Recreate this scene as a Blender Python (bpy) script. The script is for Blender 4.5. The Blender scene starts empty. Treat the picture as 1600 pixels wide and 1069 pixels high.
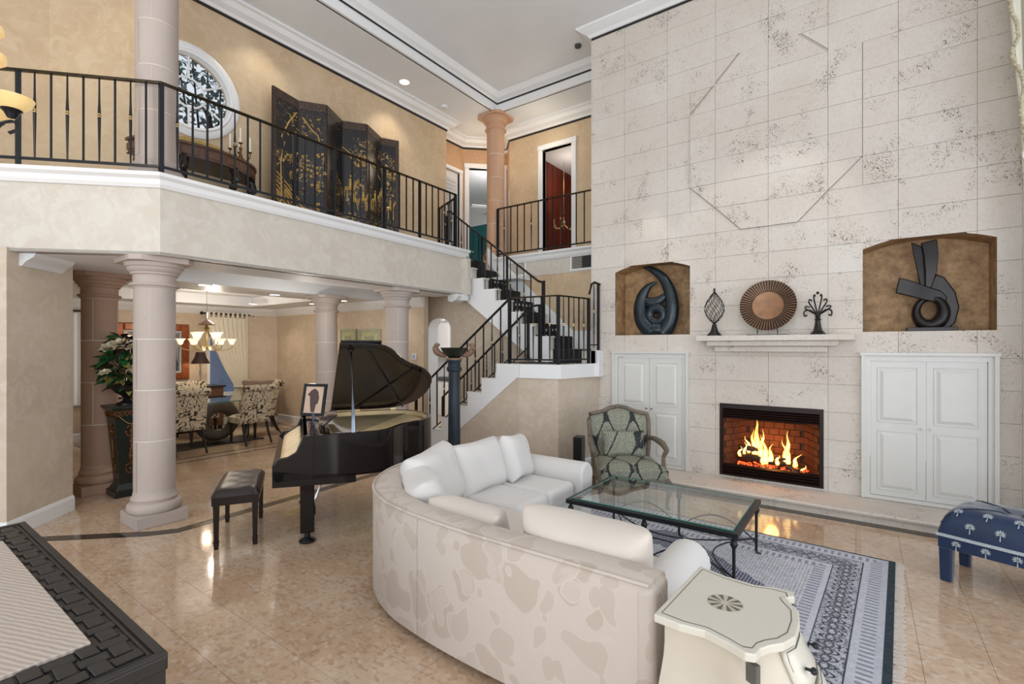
import bpy, bmesh, math, random
from mathutils import Vector, Matrix
random.seed(7)
C = bpy.context.scene.collection
PI = math.pi
sin, cos = math.sin, math.cos
# ---------------------------------------------------------------- camera, world, lights, exposure
cam = bpy.data.objects.new('camera', bpy.data.cameras.new('camera')); C.objects.link(cam)
cam.location = (0, 0, 1.65); cam.rotation_euler = (PI/2, 0, math.atan(548/762))
cam.data.sensor_width = 36; cam.data.lens = 762/1600*36; cam.data.shift_y = 7/1600
cam.data.clip_start = 0.05
bpy.context.scene.camera = cam
vs = bpy.context.scene.view_settings
vs.view_transform = 'Standard'; vs.look = 'None'; vs.gamma = 1; vs.use_curve_mapping = False
vs.exposure = -0.16
w = bpy.data.worlds.new('world'); bpy.context.scene.world = w; w.use_nodes = True
w.node_tree.nodes['Background'].inputs[0].default_value = (0.86, 0.93, 1.0, 1)
w.node_tree.nodes['Background'].inputs[1].default_value = 0.95

def area(name, loc, aim, sx, sy, power, col=(1, 1, 1)):
    d = bpy.data.lights.new(name, 'AREA'); d.shape = 'RECTANGLE'; d.size = sx; d.size_y = sy
    d.energy = power; d.color = col
    o = bpy.data.objects.new(name, d); C.objects.link(o); o.location = loc
    o.rotation_euler = (Vector(aim)-Vector(loc)).to_track_quat('-Z', 'Y').to_euler()
    return o
def spot(name, loc, power, ang=75, col=(1, .90, .76), blend=.8, size=.05, aim=None):
    d = bpy.data.lights.new(name, 'SPOT'); d.energy = power; d.spot_size = math.radians(ang); d.spot_blend = blend
    d.color = col; d.shadow_soft_size = size
    o = bpy.data.objects.new(name, d); C.objects.link(o); o.location = loc
    if aim: o.rotation_euler = (Vector(aim)-Vector(loc)).to_track_quat('-Z', 'Y').to_euler()
    return o
def point(name, loc, power, col=(1, .82, .6), size=.05):
    d = bpy.data.lights.new(name, 'POINT'); d.energy = power; d.color = col; d.shadow_soft_size = size
    o = bpy.data.objects.new(name, d); C.objects.link(o); o.location = loc
    return o
# tall windows of the room behind and beside the photographer
area('daylight_back', (0.2, -4.6, 2.0), (-3.0, 4, 7.5), 7, 4, 430, (0.94, 0.97, 1.0))
area('daylight_right', (4.6, 1.5, 1.9), (-4, 3.2, 6.5), 5, 4, 215, (0.94, 0.97, 1.0))
# recessed lights and lamps
spot('downlight_balcony', (-5.83, 5.22, 5.77), 42, 95, aim=(-6.1, 5.3, 3.1))
spot('downlight_balcony_2', (-5.83, 3.2, 5.77), 26, 95, aim=(-6.1, 3.1, 3.1))
spot('downlight_balcony_3', (-5.83, 1.6, 5.77), 16, 95, aim=(-6.1, 1.4, 3.1))
spot('fill_spot_living', (-3.86, 4.88, 6.03), 60, 110, (1, .93, .82))  # added spot without a fixture, for a chandelier out of view
for p, e in (((-8.6, 5.42, 2.46), 24), ((-6.55, 5.4, 2.72), 16), ((-10.3, 5.3, 2.46), 8), ((-9.9, 5.4, 2.46), 16), ((-7.15, 3.0, 2.46), 14),
             ((-10.5, 3.2, 2.46), 18), ((-6.4, 3.3, 2.75), 14)):
    spot('downlight_dining', p, e, 100)
point('dining_chandelier_glow', (-9.0, 3.68, 1.62), 20, size=.05)
point('living_chandelier_glow', (-4.3, .1, 3.8), 30, (1, .90, .76), .2)
point('hall_glow', (-6.4, 3.9, 2.0), 15, (1, .95, .88), .05)
point('dining_glow', (-9.3, 3.9, 2.2), 34, (1, .88, .74), .05)
point('kitchen_glow', (-6.6, 7.3, 2.0), 70, (1, .98, .95), .3)
point('bridge_glow', (-4.6, 7.2, 5.2), 9, (1, .88, .7), .3)
point('upper_hall_glow', (-5.9, 7.2, 5.2), 8, (1, .84, .62), .2)
point('bedroom_glow', (-6.7, 8.6, 4.9), 40, (1, .98, .95), .3)
point('study_glow', (-4.7, 8.6, 5.0), 14, (1, .85, .7), .3)
point('fire_glow', (-0.87, 6.38, 0.52), 7, (1, .38, .09), .08)
spot('niche_light_left', (-2.23, 5.7, 3.9), 12, 50, (1, .93, .8), aim=(-2.23, 6.4, 2.2))
spot('mantel_downlight', (-0.2, 3.9, 6.0), 110, 36, (1, .96, .9), .3, .03, aim=(-1.0, 6.1, 2.2))

# ---------------------------------------------------------------- helpers
def tag(o, label=None, cat=None, group=None, kind=None):
    if label: o['label'] = label
    if cat: o['category'] = cat
    if group: o['group'] = group
    if kind: o['kind'] = kind
    return o
def thing(name, label, cat, loc=(0, 0, 0), rz=0, group=None):
    o = bpy.data.objects.new(name, None); C.objects.link(o); o.location = loc
    o.rotation_euler = (0, 0, rz); o.empty_display_size = .1
    return tag(o, label, cat, group)
def copy_tree(o, parent=None):
    c = o.copy(); C.objects.link(c)
    if parent: c.parent = parent
    for ch in list(o.children): copy_tree(ch, c)
    return c
class MB:
    def __init__(s): s.bm = bmesh.new()
    def box(s, c, d, rz=0, rx=0, ry=0, taper=None):
        m = Matrix.Translation(c) @ Matrix.Rotation(rz, 4, 'Z') @ Matrix.Rotation(ry, 4, 'Y') @ Matrix.Rotation(rx, 4, 'X')
        v = []
        for z in (-1, 1):
            t = taper if (taper and z < 0) else 1
            for x, y in ((-1, -1), (1, -1), (1, 1), (-1, 1)):
                v.append(s.bm.verts.new(m @ Vector((x*d[0]/2*t, y*d[1]/2*t, z*d[2]/2))))
        for f in ((3, 2, 1, 0), (4, 5, 6, 7), (0, 1, 5, 4), (1, 2, 6, 5), (2, 3, 7, 6), (3, 0, 4, 7)):
            s.bm.faces.new([v[i] for i in f])
        return s
    def b2(s, x0, x1, y0, y1, z0, z1):
        return s.box(((x0+x1)/2, (y0+y1)/2, (z0+z1)/2), (abs(x1-x0), abs(y1-y0), abs(z1-z0)))
    def poly(s, pts): s.bm.faces.new([s.bm.verts.new(p) for p in pts]); return s
    def prism(s, pts, axis, a, b):
        """pts 2d; axis 'x': (y,z) 'y': (x,z) 'z': (x,y); extruded from a to b"""
        def P(p, t):
            return (t, p[0], p[1]) if axis == 'x' else (p[0], t, p[1]) if axis == 'y' else (p[0], p[1], t)
        A = [s.bm.verts.new(P(p, a)) for p in pts]; B = [s.bm.verts.new(P(p, b)) for p in pts]
        n = len(pts)
        s.bm.faces.new(A); s.bm.faces.new(B[::-1])
        for i in range(n): s.bm.faces.new((A[i], B[i], B[(i+1) % n], A[(i+1) % n]))
        return s
    def lathe(s, prof, c=(0, 0, 0), n=24, a0=0, a1=2*PI, sx=1, sy=1):
        full = abs(a1-a0-2*PI) < 1e-6
        m = n if full else n+1
        rings = []
        for r, z in prof:
            if r < 1e-5 and full: rings.append([s.bm.verts.new((c[0], c[1], c[2]+z))]*m); continue
            rings.append([s.bm.verts.new((c[0]+r*sx*cos(a0+(a1-a0)*i/n), c[1]+r*sy*sin(a0+(a1-a0)*i/n), c[2]+z)) for i in range(m)])
        for A, B in zip(rings, rings[1:]):
            for i in range(n if full else n):
                j = (i+1) % m
                q = []
                for v in (A[i], A[j], B[j], B[i]):
                    if v not in q: q.append(v)
                if len(q) > 2:
                    try: s.bm.faces.new(q)
                    except ValueError: pass
        return s
    def tube(s, pts, r, n=8, flat=1, up=(0, 0, 1), closed=False):
        """flat scales the section along `up`"""
        P = [Vector(p) for p in pts]; R = r if isinstance(r, (list, tuple)) else [r]*len(P)
        rings = []
        for i, p in enumerate(P):
            if closed: t = P[(i+1) % len(P)]-P[i-1]
            else: t = P[min(i+1, len(P)-1)]-P[max(i-1, 0)]
            t.normalize(); u = Vector(up)
            if abs(t.dot(u)) > .95: u = Vector((1, 0, 0)) if abs(t.x) < .9 else Vector((0, 1, 0))
            a = t.cross(u).normalized(); b = a.cross(t).normalized()
            rings.append([s.bm.verts.new(p+(a*cos(2*PI*k/n)+b*sin(2*PI*k/n)*flat)*R[i]) for k in range(n)])
        L = len(rings)
        for i in range(L if closed else L-1):
            A, B = rings[i], rings[(i+1) % L]
            for k in range(n): s.bm.faces.new((A[k], A[(k+1) % n], B[(k+1) % n], B[k]))
        if not closed:
            s.bm.faces.new(rings[0][::-1]); s.bm.faces.new(rings[-1])
        return s
    def ball(s, c, r, n=12, m=8, sc=(1, 1, 1)):
        pr = [(r*sin(PI*i/m), -r*cos(PI*i/m)*sc[2]) for i in range(m+1)]
        pr[0] = (0, -r*sc[2]); pr[-1] = (0, r*sc[2])
        return s.lathe(pr, c, n, sx=sc[0], sy=sc[1])
    def ring4(s, lo, hi, wl, wt, put, wb=None):
        """four non-overlapping bars of a rectangular frame; put(a0,a1,b0,b1) adds one"""
        (a0, b0), (a1, b1) = lo, hi; wb = wt if wb is None else wb
        put(a0, a0+wl, b0, b1); put(a1-wl, a1, b0, b1); put(a0+wl, a1-wl, b0, b0+wb); put(a0+wl, a1-wl, b1-wt, b1); return s
    def ribbon(s, pts, wv, th):
        """flat strip through pts, width vectors wv (one or list), thickness vector th"""
        n = len(pts); rows = []
        for i, p in enumerate(pts):
            wd = Vector(wv[i] if isinstance(wv, list) else wv)/2; t = Vector(th[i] if isinstance(th, list) else th)/2; p = Vector(p)
            rows.append([s.bm.verts.new(p+a) for a in (-wd-t, wd-t, wd+t, -wd+t)])
        for A, B in zip(rows, rows[1:]):
            for k in range(4): s.bm.faces.new((A[k], A[(k+1) % 4], B[(k+1) % 4], B[k]))
        s.bm.faces.new(rows[0][::-1]); s.bm.faces.new(rows[-1]); return s
    def sweep(s, prof, path, closed=False):
        """prof (offset to the right of travel, z), mitred along a 2d path"""
        P = [Vector(p) for p in path]; n = len(P); rings = []
        for i in range(n):
            def nor(a, b): d = (b-a).normalized(); return Vector((d.y, -d.x))
            if closed or 0 < i < n-1:
                n1 = nor(P[i-1], P[i]); n2 = nor(P[i], P[(i+1) % n]); m = (n1+n2); m = m/m.length_squared*2
            elif i == 0: m = nor(P[0], P[1])
            else: m = nor(P[-2], P[-1])
            rings.append([s.bm.verts.new((P[i].x+m.x*o, P[i].y+m.y*o, z)) for o, z in prof])
        k = len(prof)
        for i in range(n if closed else n-1):
            A, B = rings[i], rings[(i+1) % n]
            for j in range(k): s.bm.faces.new((A[j], A[(j+1) % k], B[(j+1) % k], B[j]))
        if not closed:
            s.bm.faces.new(rings[0][::-1]); s.bm.faces.new(rings[-1])
        return s
    def xf(s, m):
        bmesh.ops.transform(s.bm, matrix=m, verts=s.bm.verts[:]); return s
    def build(s, name, mat, parent=None, smooth=False, bevel=0, sub=0, world=False, label=None, seg=2, kind=None):
        bmesh.ops.recalc_face_normals(s.bm, faces=s.bm.faces[:])
        if world and parent is not None:
            m = Matrix.Translation(parent.location) @ parent.rotation_euler.to_matrix().to_4x4()
            if parent.parent is not None:
                g = parent.parent; m = Matrix.Translation(g.location) @ g.rotation_euler.to_matrix().to_4x4() @ m
            s.xf(m.inverted())
        me = bpy.data.meshes.new(name); s.bm.to_mesh(me); s.bm.free()
        if mat: me.materials.append(mat)
        if smooth:
            for p in me.polygons: p.use_smooth = True
            if smooth != 'all': me.set_sharp_from_angle(angle=math.radians(40))
        o = bpy.data.objects.new(name, me); C.objects.link(o)
        if parent: o.parent = parent
        if bevel:
            b = o.modifiers.new('b', 'BEVEL'); b.width = bevel; b.segments = seg; b.limit_method = 'ANGLE'
        if sub:
            u = o.modifiers.new('s', 'SUBSURF'); u.levels = sub; u.render_levels = sub
        if label: o['label'] = label
        if kind: o['kind'] = kind
        return o
def struct(name, mb, mat, parent=None, **k):
    o = mb.build(name, mat, parent, **k)
    if not parent: o['kind'] = 'structure'
    return o
def bez(p0, p1, p2, p3, n=10):
    out = []
    for i in range(n+1):
        t = i/n; u = 1-t
        out.append(tuple(u*u*u*a+3*u*u*t*b+3*u*t*t*c+t*t*t*d for a, b, c, d in zip(p0, p1, p2, p3)))
    return out
def smooth_path(pts, n=6):
    """Catmull-Rom"""
    P = [Vector(p) for p in pts]; out = []
    for i in range(len(P)-1):
        a = P[max(i-1, 0)]; b = P[i]; c = P[i+1]; d = P[min(i+2, len(P)-1)]
        for k in range(n):
            t = k/n
            out.append(0.5*((2*b)+(c-a)*t+(2*a-5*b+4*c-d)*t*t+(3*b-a-3*c+d)*t*t*t))
    out.append(P[-1]); return out
def lerp_list(vals, n):
    out = []
    for i in range(len(vals)-1):
        for k in range(n): out.append(vals[i]+(vals[i+1]-vals[i])*k/n)
    out.append(vals[-1]); return out

# ---------------------------------------------------------------- materials
class N:
    def __init__(s, name):
        s.m = bpy.data.materials.new(name); s.m.use_nodes = True; s.t = s.m.node_tree
        s.b = s.t.nodes['Principled BSDF']
    def n(s, typ, **k):
        nd = s.t.nodes.new('ShaderNode'+typ)
        for a, v in k.items():
            if a.startswith('i_'):
                key = a[2:]; key = int(key) if key.isdigit() else key
                nd.inputs[key].default_value = v
            else: setattr(nd, a, v)
        return nd
    def l(s, a, b): s.t.links.new(a, b)
    def coord(s, kind='world', scale=(1, 1, 1), rot=(0, 0, 0)):
        if kind == 'world': src = s.n('NewGeometry').outputs['Position']
        else: src = s.n('TexCoord').outputs['Object']
        mp = s.n('Mapping'); mp.inputs['Scale'].default_value = scale; mp.inputs['Rotation'].default_value = rot
        s.l(src, mp.inputs[0]); return mp.outputs[0]
    def noise(s, vec, scale, detail=4, rough=.5, dist=0):
        nd = s.n('TexNoise'); nd.inputs['Scale'].default_value = scale; nd.inputs['Detail'].default_value = detail
        nd.inputs['Roughness'].default_value = rough; nd.inputs['Distortion'].default_value = dist
        if vec is not None: s.l(vec, nd.inputs['Vector'])
        return nd.outputs[0]
    def ramp(s, fac, stops, interp='LINEAR'):
        r = s.n('ValToRGB'); r.color_ramp.interpolation = interp; e = r.color_ramp.elements
        while len(e) < len(stops): e.new(.5)
        for i, (p, c) in enumerate(stops):
            e[i].position = p; e[i].color = (c if isinstance(c, tuple) else (c, c, c))+(1,)
        s.l(fac, r.inputs[0]); return r.outputs[0]
    def math(s, op, a, b=None, clamp=False):
        m = s.n('Math', operation=op); m.use_clamp = clamp
        for i, v in enumerate((a, b)):
            if v is None: continue
            if isinstance(v, (int, float)): m.inputs[i].default_value = v
            else: s.l(v, m.inputs[i])
        return m.outputs[0]
    def mix(s, fac, a, b, mode='MIX'):
        m = s.n('Mix', data_type='RGBA', blend_type=mode)
        for i, v in ((0, fac), (6, a), (7, b)):
            if isinstance(v, (int, float)): m.inputs[i].default_value = v
            elif isinstance(v, tuple): m.inputs[i].default_value = v+(1,)
            else: s.l(v, m.inputs[i])
        return m.outputs[2]
    def bump(s, h, strength=.3, dist=.01):
        b = s.n('Bump'); b.inputs['Strength'].default_value = strength; b.inputs['Distance'].default_value = dist
        s.l(h, b.inputs['Height']); s.l(b.outputs[0], s.b.inputs['Normal'])
    def set(s, col=None, rough=None, metal=None, **k):
        for key, v in (('Base Color', col), ('Roughness', rough), ('Metallic', metal)):
            if v is None: continue
            if isinstance(v, tuple): s.b.inputs[key].default_value = v+(1,)
            elif isinstance(v, (int, float)): s.b.inputs[key].default_value = v
            else: s.l(v, s.b.inputs[key])
        for key, v in k.items(): s.b.inputs[key.replace('_', ' ')].default_value = v
        return s.m
def srgb(r, g, b):
    f = lambda c: (c/255/12.92) if c/255 <= .04045 else ((c/255+.055)/1.055)**2.4
    return (f(r), f(g), f(b))
def simple(name, col, rough=.5, metal=0, var=.0, scale=8, bump=0, bscale=60, kind='obj', col2=None, **k):
    m = N(name); c = m.coord(kind)
    c2 = col2 or tuple(x*(1-var) for x in col)
    f = m.noise(c, scale, 4)
    cc = m.mix(m.ramp(f, [(.3, 0), (.7, 1)]), col, c2)
    if bump: m.bump(m.noise(c, bscale, 3), bump, .005)
    return m.set(cc, rough, metal, **k)
def plaster(name, a, b, c3):
    m = N(name); c = m.coord('world')
    f1 = m.noise(c, 1.6, 3, .5, .4); f2 = m.noise(c, 7, 5, .6, 1.2)
    x = m.mix(m.ramp(f1, [(.35, 0), (.65, 1)]), a, b)
    x = m.mix(m.math('MULTIPLY', m.ramp(f2, [(.45, 0), (.62, 1)]), .55), x, c3)
    m.bump(f2, .12, .01)
    return m.set(x, .5)
M = {}
M['plaster_up'] = plaster('plaster_up', srgb(203, 180, 148), srgb(192, 166, 134), srgb(210, 190, 160))  # warm light of the ceiling spots is put into this tan
M['plaster_hall'] = plaster('plaster_hall', srgb(196, 158, 122), srgb(184, 146, 112), srgb(206, 170, 132))
M['plaster_low'] = plaster('plaster_low', srgb(201, 186, 168), srgb(192, 176, 158), srgb(210, 198, 182))  # lower plaster, coloured greyer to imitate less warm light
M['plaster_dining'] = plaster('plaster_dining', srgb(206, 186, 160), srgb(196, 174, 148), srgb(214, 198, 174))
M['fascia'] = plaster('fascia', srgb(203, 196, 184), srgb(197, 188, 176), srgb(211, 207, 198))  # greyest plaster: colour imitates a wall away from the warm spots
M['white'] = simple('white', srgb(224, 225, 226), .42, var=.03)
M['ceiling'] = simple('ceiling', srgb(228, 229, 231), .6, var=.03, scale=3, kind='world', bump=.05, bscale=120)
M['trimwhite'] = simple('trimwhite', srgb(232, 232, 232), .35, var=.02)
M['cabinet'] = simple('cabinet', srgb(208, 207, 202), .38, var=.03)
M['black'] = simple('black', (.012, .012, .013), .35, var=.2)
M['iron'] = simple('iron', (.012, .014, .018), .36, .3, var=.3, scale=30)
M['railtop'] = simple('railtop', (.06, .045, .025), .25, .8, var=.4, scale=12)
M['brass'] = simple('brass', (.72, .55, .26), .3, .9, var=.2)
M['chrome'] = simple('chrome', (.7, .72, .75), .12, 1)
M['steel'] = simple('steel', (.16, .18, .22), .2, 1)
def coral():
    m = N('coral'); c = m.coord('world')
    oi = m.n('ObjectInfo').outputs['Random']
    big = m.noise(c, 1.3, 3); clus = m.noise(c, 3.2, 3, .5, .6)
    base = m.mix(m.ramp(big, [(.3, 0), (.7, 1)]), srgb(212, 207, 200), srgb(204, 195, 184))
    base = m.mix(m.math('MULTIPLY', oi, .5), base, srgb(204, 193, 182))
    fine = m.noise(c, 26, 6, .65, 1.5)
    base = m.mix(m.math('MULTIPLY', m.ramp(fine, [(.5, 0), (.68, 1)]), .45), base, srgb(186, 170, 152))
    v = m.n('TexNoise'); m.l(c, v.inputs['Vector']); v.inputs['Scale'].default_value = 40; v.inputs['Detail'].default_value = 3
    v.inputs['Roughness'].default_value = .6; v.inputs['Distortion'].default_value = 2.2
    thr = m.ramp(clus, [(.38, .75), (.68, .555)])
    th2 = m.math('SUBTRACT', thr, m.math('MULTIPLY', m.math('SUBTRACT', oi, .3), .055))
    pit = m.math('MULTIPLY', m.math('SUBTRACT', v.outputs[0], th2), 16, True)
    x = m.mix(pit, base, srgb(112, 96, 80))
    h = m.math('SUBTRACT', m.math('MULTIPLY', fine, .25), pit); m.bump(h, .45, .008)
    return m.set(x, .75)
M['coral'] = coral()
M['grout'] = simple('grout', srgb(184, 176, 164), .8)
def niche():
    m = N('nichefaux'); c = m.coord('world'); f = m.noise(c, 9, 8, .7, .1)
    x = m.mix(m.ramp(f, [(.32, 0), (.62, 1)]), srgb(124, 92, 58), srgb(184, 148, 106))
    m.bump(f, .3, .01); return m.set(x, .6)
M['niche'] = niche()
def cantera(name, a, b):
    m = N(name); c = m.coord('world'); oi = m.n('ObjectInfo').outputs['Random']
    f = m.noise(c, 2.5, 4); x = m.mix(m.ramp(f, [(.3, 0), (.7, 1)]), a, b)
    x = m.mix(m.math('MULTIPLY', oi, .4), x, tuple(v*.82 for v in a))
    g = m.noise(c, 45, 3, .6, .5); p = m.ramp(g, [(.68, 0), (.74, 1)])
    x = m.mix(m.math('MULTIPLY', p, .6), x, srgb(120, 92, 78)); m.bump(m.math('SUBTRACT', 1, p), .25, .004)
    return m.set(x, .7)
M['cantera'] = cantera('cantera', srgb(190, 176, 166), srgb(178, 166, 160))
M['cantera_back'] = cantera('cantera_back', srgb(176, 144, 122), srgb(166, 138, 120))
M['cantera_up'] = cantera('cantera_up', srgb(202, 160, 128), srgb(190, 148, 120))
M['mortar'] = simple('mortar', srgb(222, 214, 204), .8)
def marble(name, tint=1.0):
    m = N(name); c = m.coord('world'); oi = m.n('ObjectInfo').outputs['Random']
    v = m.n('TexVoronoi'); wn = m.n('TexNoise'); wn.inputs['Scale'].default_value = 4; m.l(c, wn.inputs['Vector'])
    add = m.n('VectorMath', operation='MULTIPLY_ADD'); m.l(wn.outputs[1], add.inputs[0]); add.inputs[1].default_value = (.12, .12, 0); m.l(c, add.inputs[2])
    sc = m.n('Mapping'); sc.inputs['Scale'].default_value = (1, 1.7, 1); sc.inputs['Rotation'].default_value = (0, 0, .6); m.l(add.outputs[0], sc.inputs[0])
    m.l(sc.outputs[0], v.inputs['Vector']); v.inputs['Scale'].default_value = 30
    sep = m.n('SeparateColor'); m.l(v.outputs['Color'], sep.inputs[0])
    base = m.ramp(m.noise(c, 2.2, 5, .6, .6), [(.3, srgb(188, 158, 130)), (.5, srgb(200, 174, 147)), (.7, srgb(210, 190, 168))])
    x = m.mix(m.math('MULTIPLY', m.ramp(sep.outputs[0], [(.0, 0), (.80, 0), (.86, 1)]), .40), base, srgb(160, 122, 96))
    x = m.mix(m.math('MULTIPLY', m.ramp(sep.outputs[1], [(.0, 0), (.84, 0), (.9, 1)]), .4), x, srgb(216, 204, 190))
    f = m.noise(c, 34, 6, .65, .6)
    x = m.mix(m.math('MULTIPLY', m.ramp(f, [(.48, 0), (.68, 1)]), .4), x, srgb(156, 126, 104))
    x = m.mix(m.math('MULTIPLY', oi, .14), x, srgb(190, 156, 128))
    return m.set(x, .09, Specular_IOR_Level=.55)
M['marble'] = marble('marble')
M['inlay'] = simple('inlay', (.02, .018, .016), .1, var=.5, scale=12, kind='world', col2=(.09, .065, .045))
M['tread'] = simple('tread', srgb(214, 208, 198), .3, var=.05)
def runner():
    m = N('runner'); c = m.coord('world', (1, 1, 1)); v = m.n('TexVoronoi'); v.inputs['Scale'].default_value = 10
    v.inputs['Randomness'].default_value = .15; m.l(c, v.inputs['Vector'])
    return m.set(m.ramp(v.outputs['Distance'], [(.17, srgb(210, 205, 190)), (.22, (.008, .008, .009))]), .85)
M['runner'] = runner()
def floral():
    m = N('floral'); c = m.coord('world'); wn = m.n('TexNoise'); wn.inputs['Scale'].default_value = 2.6; m.l(c, wn.inputs['Vector'])
    add = m.n('VectorMath', operation='MULTIPLY_ADD'); m.l(wn.outputs[1], add.inputs[0]); add.inputs[1].default_value = (.5, .5, .5); m.l(c, add.inputs[2])
    x = None
    for sc_, th_, w_ in ((3.6, .42, 1.0), (6.0, .40, .7)):
        v = m.n('TexVoronoi', feature='F1'); v.inputs['Scale'].default_value = sc_; m.l(add.outputs[0], v.inputs['Vector'])
        p = m.math('MULTIPLY', m.ramp(v.outputs['Distance'], [(th_, 1), (th_+.012, 0)]), w_)
        x = p if x is None else m.math('ABSOLUTE', m.math('SUBTRACT', x, p))
        ln = m.ramp(m.math('ABSOLUTE', m.math('SUBTRACT', v.outputs['Distance'], th_)), [(.008, 1), (.03, 0)])
    col = m.mix(x, srgb(196, 184, 174), srgb(184, 170, 157)); col = m.mix(m.math('MULTIPLY', ln, .5), col, srgb(206, 196, 186))
    m.bump(m.noise(c, 160, 2), .1, .002)
    return m.set(col, .8, Sheen_Weight=.1)
M['floral'] = floral()
M['cushion'] = simple('cushion', srgb(213, 210, 207), .85, var=.04, scale=2, bump=.4, bscale=11, Sheen_Weight=.2)
M['cushion_cream'] = simple('cushion_cream', srgb(208, 198, 187), .85, var=.06, scale=2, bump=.4, bscale=11, Sheen_Weight=.2)
def glassm(name, col=(1, 1, 1), rough=0.0, alpha_mix=.75):
    m = N(name); g = m.n('BsdfGlossy'); g.inputs['Roughness'].default_value = rough; t = m.n('BsdfTransparent'); t.inputs[0].default_value = col+(1,)
    fr = m.n('Fresnel'); fr.inputs[0].default_value = 1.5
    f = m.math('MULTIPLY_ADD', fr.outputs[0], 1.5); m.t.nodes[-1].inputs[2].default_value = .05
    bf = m.n('NewGeometry').outputs['Backfacing']; f = m.math('MULTIPLY', f, m.math('SUBTRACT', 1, bf)); mx = m.n('MixShader'); m.l(f, mx.inputs[0]); m.l(t.outputs[0], mx.inputs[1]); m.l(g.outputs[0], mx.inputs[2])
    m.l(mx.outputs[0], m.t.nodes['Material Output'].inputs[0]); return m.m
M['glass'] = glassm('glass', (.93, .98, .96)); M['winglass'] = glassm('winglass', (.97, .98, 1))
M['glassedge'] = simple('glassedge', (.05, .2, .16), .1)
M['piano'] = simple('piano', (.010, .008, .008), .09, var=.2, Specular_IOR_Level=.4)
M['lidinner'] = simple('lidinner', (.022, .014, .011), .22, var=.3)
M['gold'] = simple('gold', (.86, .66, .36), .4, .1, var=.25, scale=6)
M['leather'] = simple('leather', (.025, .016, .018), .35, var=.3, bump=.2, bscale=30)
M['darkwood'] = simple('darkwood', (.02, .011, .009), .3, var=.4, scale=14)
M['brownwood'] = simple('brownwood', srgb(104, 74, 56), .4, var=.3, scale=12, bump=.15, bscale=40)
M['redwood'] = simple('redwood', srgb(104, 38, 18), .5, var=.35, scale=5, kind='world')
M['mirrorframe'] = simple('mirrorframe', srgb(158, 82, 36), .35, .25, var=.4, scale=14)
M['mirror'] = simple('mirror', (.8, .8, .8), .03, 1)
M['greywood'] = simple('greywood', srgb(116, 104, 90), .55, var=.35, scale=22, bump=.3, bscale=60)
M['bronze'] = simple('bronze', (.022, .036, .046), .3, .35, var=.5, scale=9, bump=.1, bscale=20)
M['bronzedark'] = simple('bronzedark', (.022, .018, .018), .35, .4, var=.4, scale=9)
M['donut'] = simple('donut', srgb(88, 76, 68), .5, var=.25, scale=9)
M['sheer'] = simple('sheer', srgb(238, 230, 212), .8, var=.04)
M['drape'] = simple('drape', srgb(222, 216, 196), .8, var=.06)
M['fringe'] = simple('fringe', srgb(206, 194, 166), .9, var=.3, scale=40, bump=.8, bscale=80)
M['whitesheer'] = simple('whitesheer', srgb(240, 243, 246), .8, var=.02)
M['taupe'] = simple('taupe', srgb(124, 102, 92), .8, var=.1)
def scroll(name, a, b, sc=14, th=.52):
    m = N(name); c = m.coord('obj'); f = m.noise(c, sc, 2, .45, 2.6)
    x = m.mix(m.ramp(f, [(th, 0), (th+.02, 1)]), a, b)
    g = m.noise(c, sc*1.7, 2, .5, 1.5); x = m.mix(m.math('MULTIPLY', m.ramp(g, [(.55, 0), (.6, 1)]), .35), x, srgb(150, 124, 92))
    return m.set(x, .8)
M['scroll'] = scroll('scroll', srgb(206, 192, 166), (.014, .013, .014), 10, .55)
M['taupe'] = simple('taupe', srgb(138, 118, 106), .8, var=.1)
def ogee():
    m = N('ogee'); c = m.coord('obj', (1, 1, 1)); s = m.n('SeparateXYZ'); m.l(c, s.inputs[0])
    yz = m.math('SUBTRACT', s.outputs[2], m.math('MULTIPLY', s.outputs[1], 1.0))
    f = m.math('ADD', m.math('COSINE', m.math('MULTIPLY', s.outputs[0], 2*PI/.30)), m.math('COSINE', m.math('MULTIPLY', yz, 2*PI/.52)))
    n1 = m.noise(c, 60, 2); f2 = m.math('ADD', f, m.math('MULTIPLY', m.math('SUBTRACT', n1, .5), .5))
    l = m.ramp(m.math('ABSOLUTE', m.math('ADD', f2, .1)), [(.14, 1), (.22, 0)])
    base = m.mix(m.ramp(m.noise(c, 70, 3), [(.4, 0), (.6, 1)]), srgb(112, 116, 104), srgb(148, 146, 128))
    return m.set(m.mix(l, base, (.012, .018, .018)), .75)
M['ogee'] = ogee()
def bluefab():
    m = N('bluefab'); c = m.coord('obj'); x = m.mix(m.ramp(m.noise(c, 3, 3), [(.3, 0), (.7, 1)]), srgb(17, 46, 82), srgb(13, 34, 62))
    return m.set(x, .38, Sheen_Weight=.4, Sheen_Roughness=.4)
M['bluefab'] = bluefab(); M['silver'] = simple('silver', srgb(176, 186, 192), .5, var=.2, scale=60)
M['bluedark'] = simple('bluedark', srgb(16, 34, 56), .6, var=.2)
M['woven'] = simple('woven', (.017, .014, .013), .42, var=.4, scale=8, bump=.15, bscale=50)
def runnercloth():
    m = N('ribcloth'); c = m.coord('world'); w_ = m.n('TexWave'); w_.inputs['Scale'].default_value = 18; w_.inputs['Distortion'].default_value = 2.5
    w_.bands_direction = 'X'; w_.inputs['Detail'].default_value = 2; mp = m.n('Mapping'); mp.inputs['Rotation'].default_value = (0, 0, 1.2); m.l(c, mp.inputs[0]); m.l(mp.outputs[0], w_.inputs[0])
    x = m.mix(w_.outputs[1], srgb(176, 162, 150), srgb(198, 186, 176)); m.bump(w_.outputs[1], .2, .004); return m.set(x, .45)
M['ribcloth'] = runnercloth()
M['bombe'] = simple('bombe', srgb(208, 203, 190), .4, var=.05, scale=3)
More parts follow.
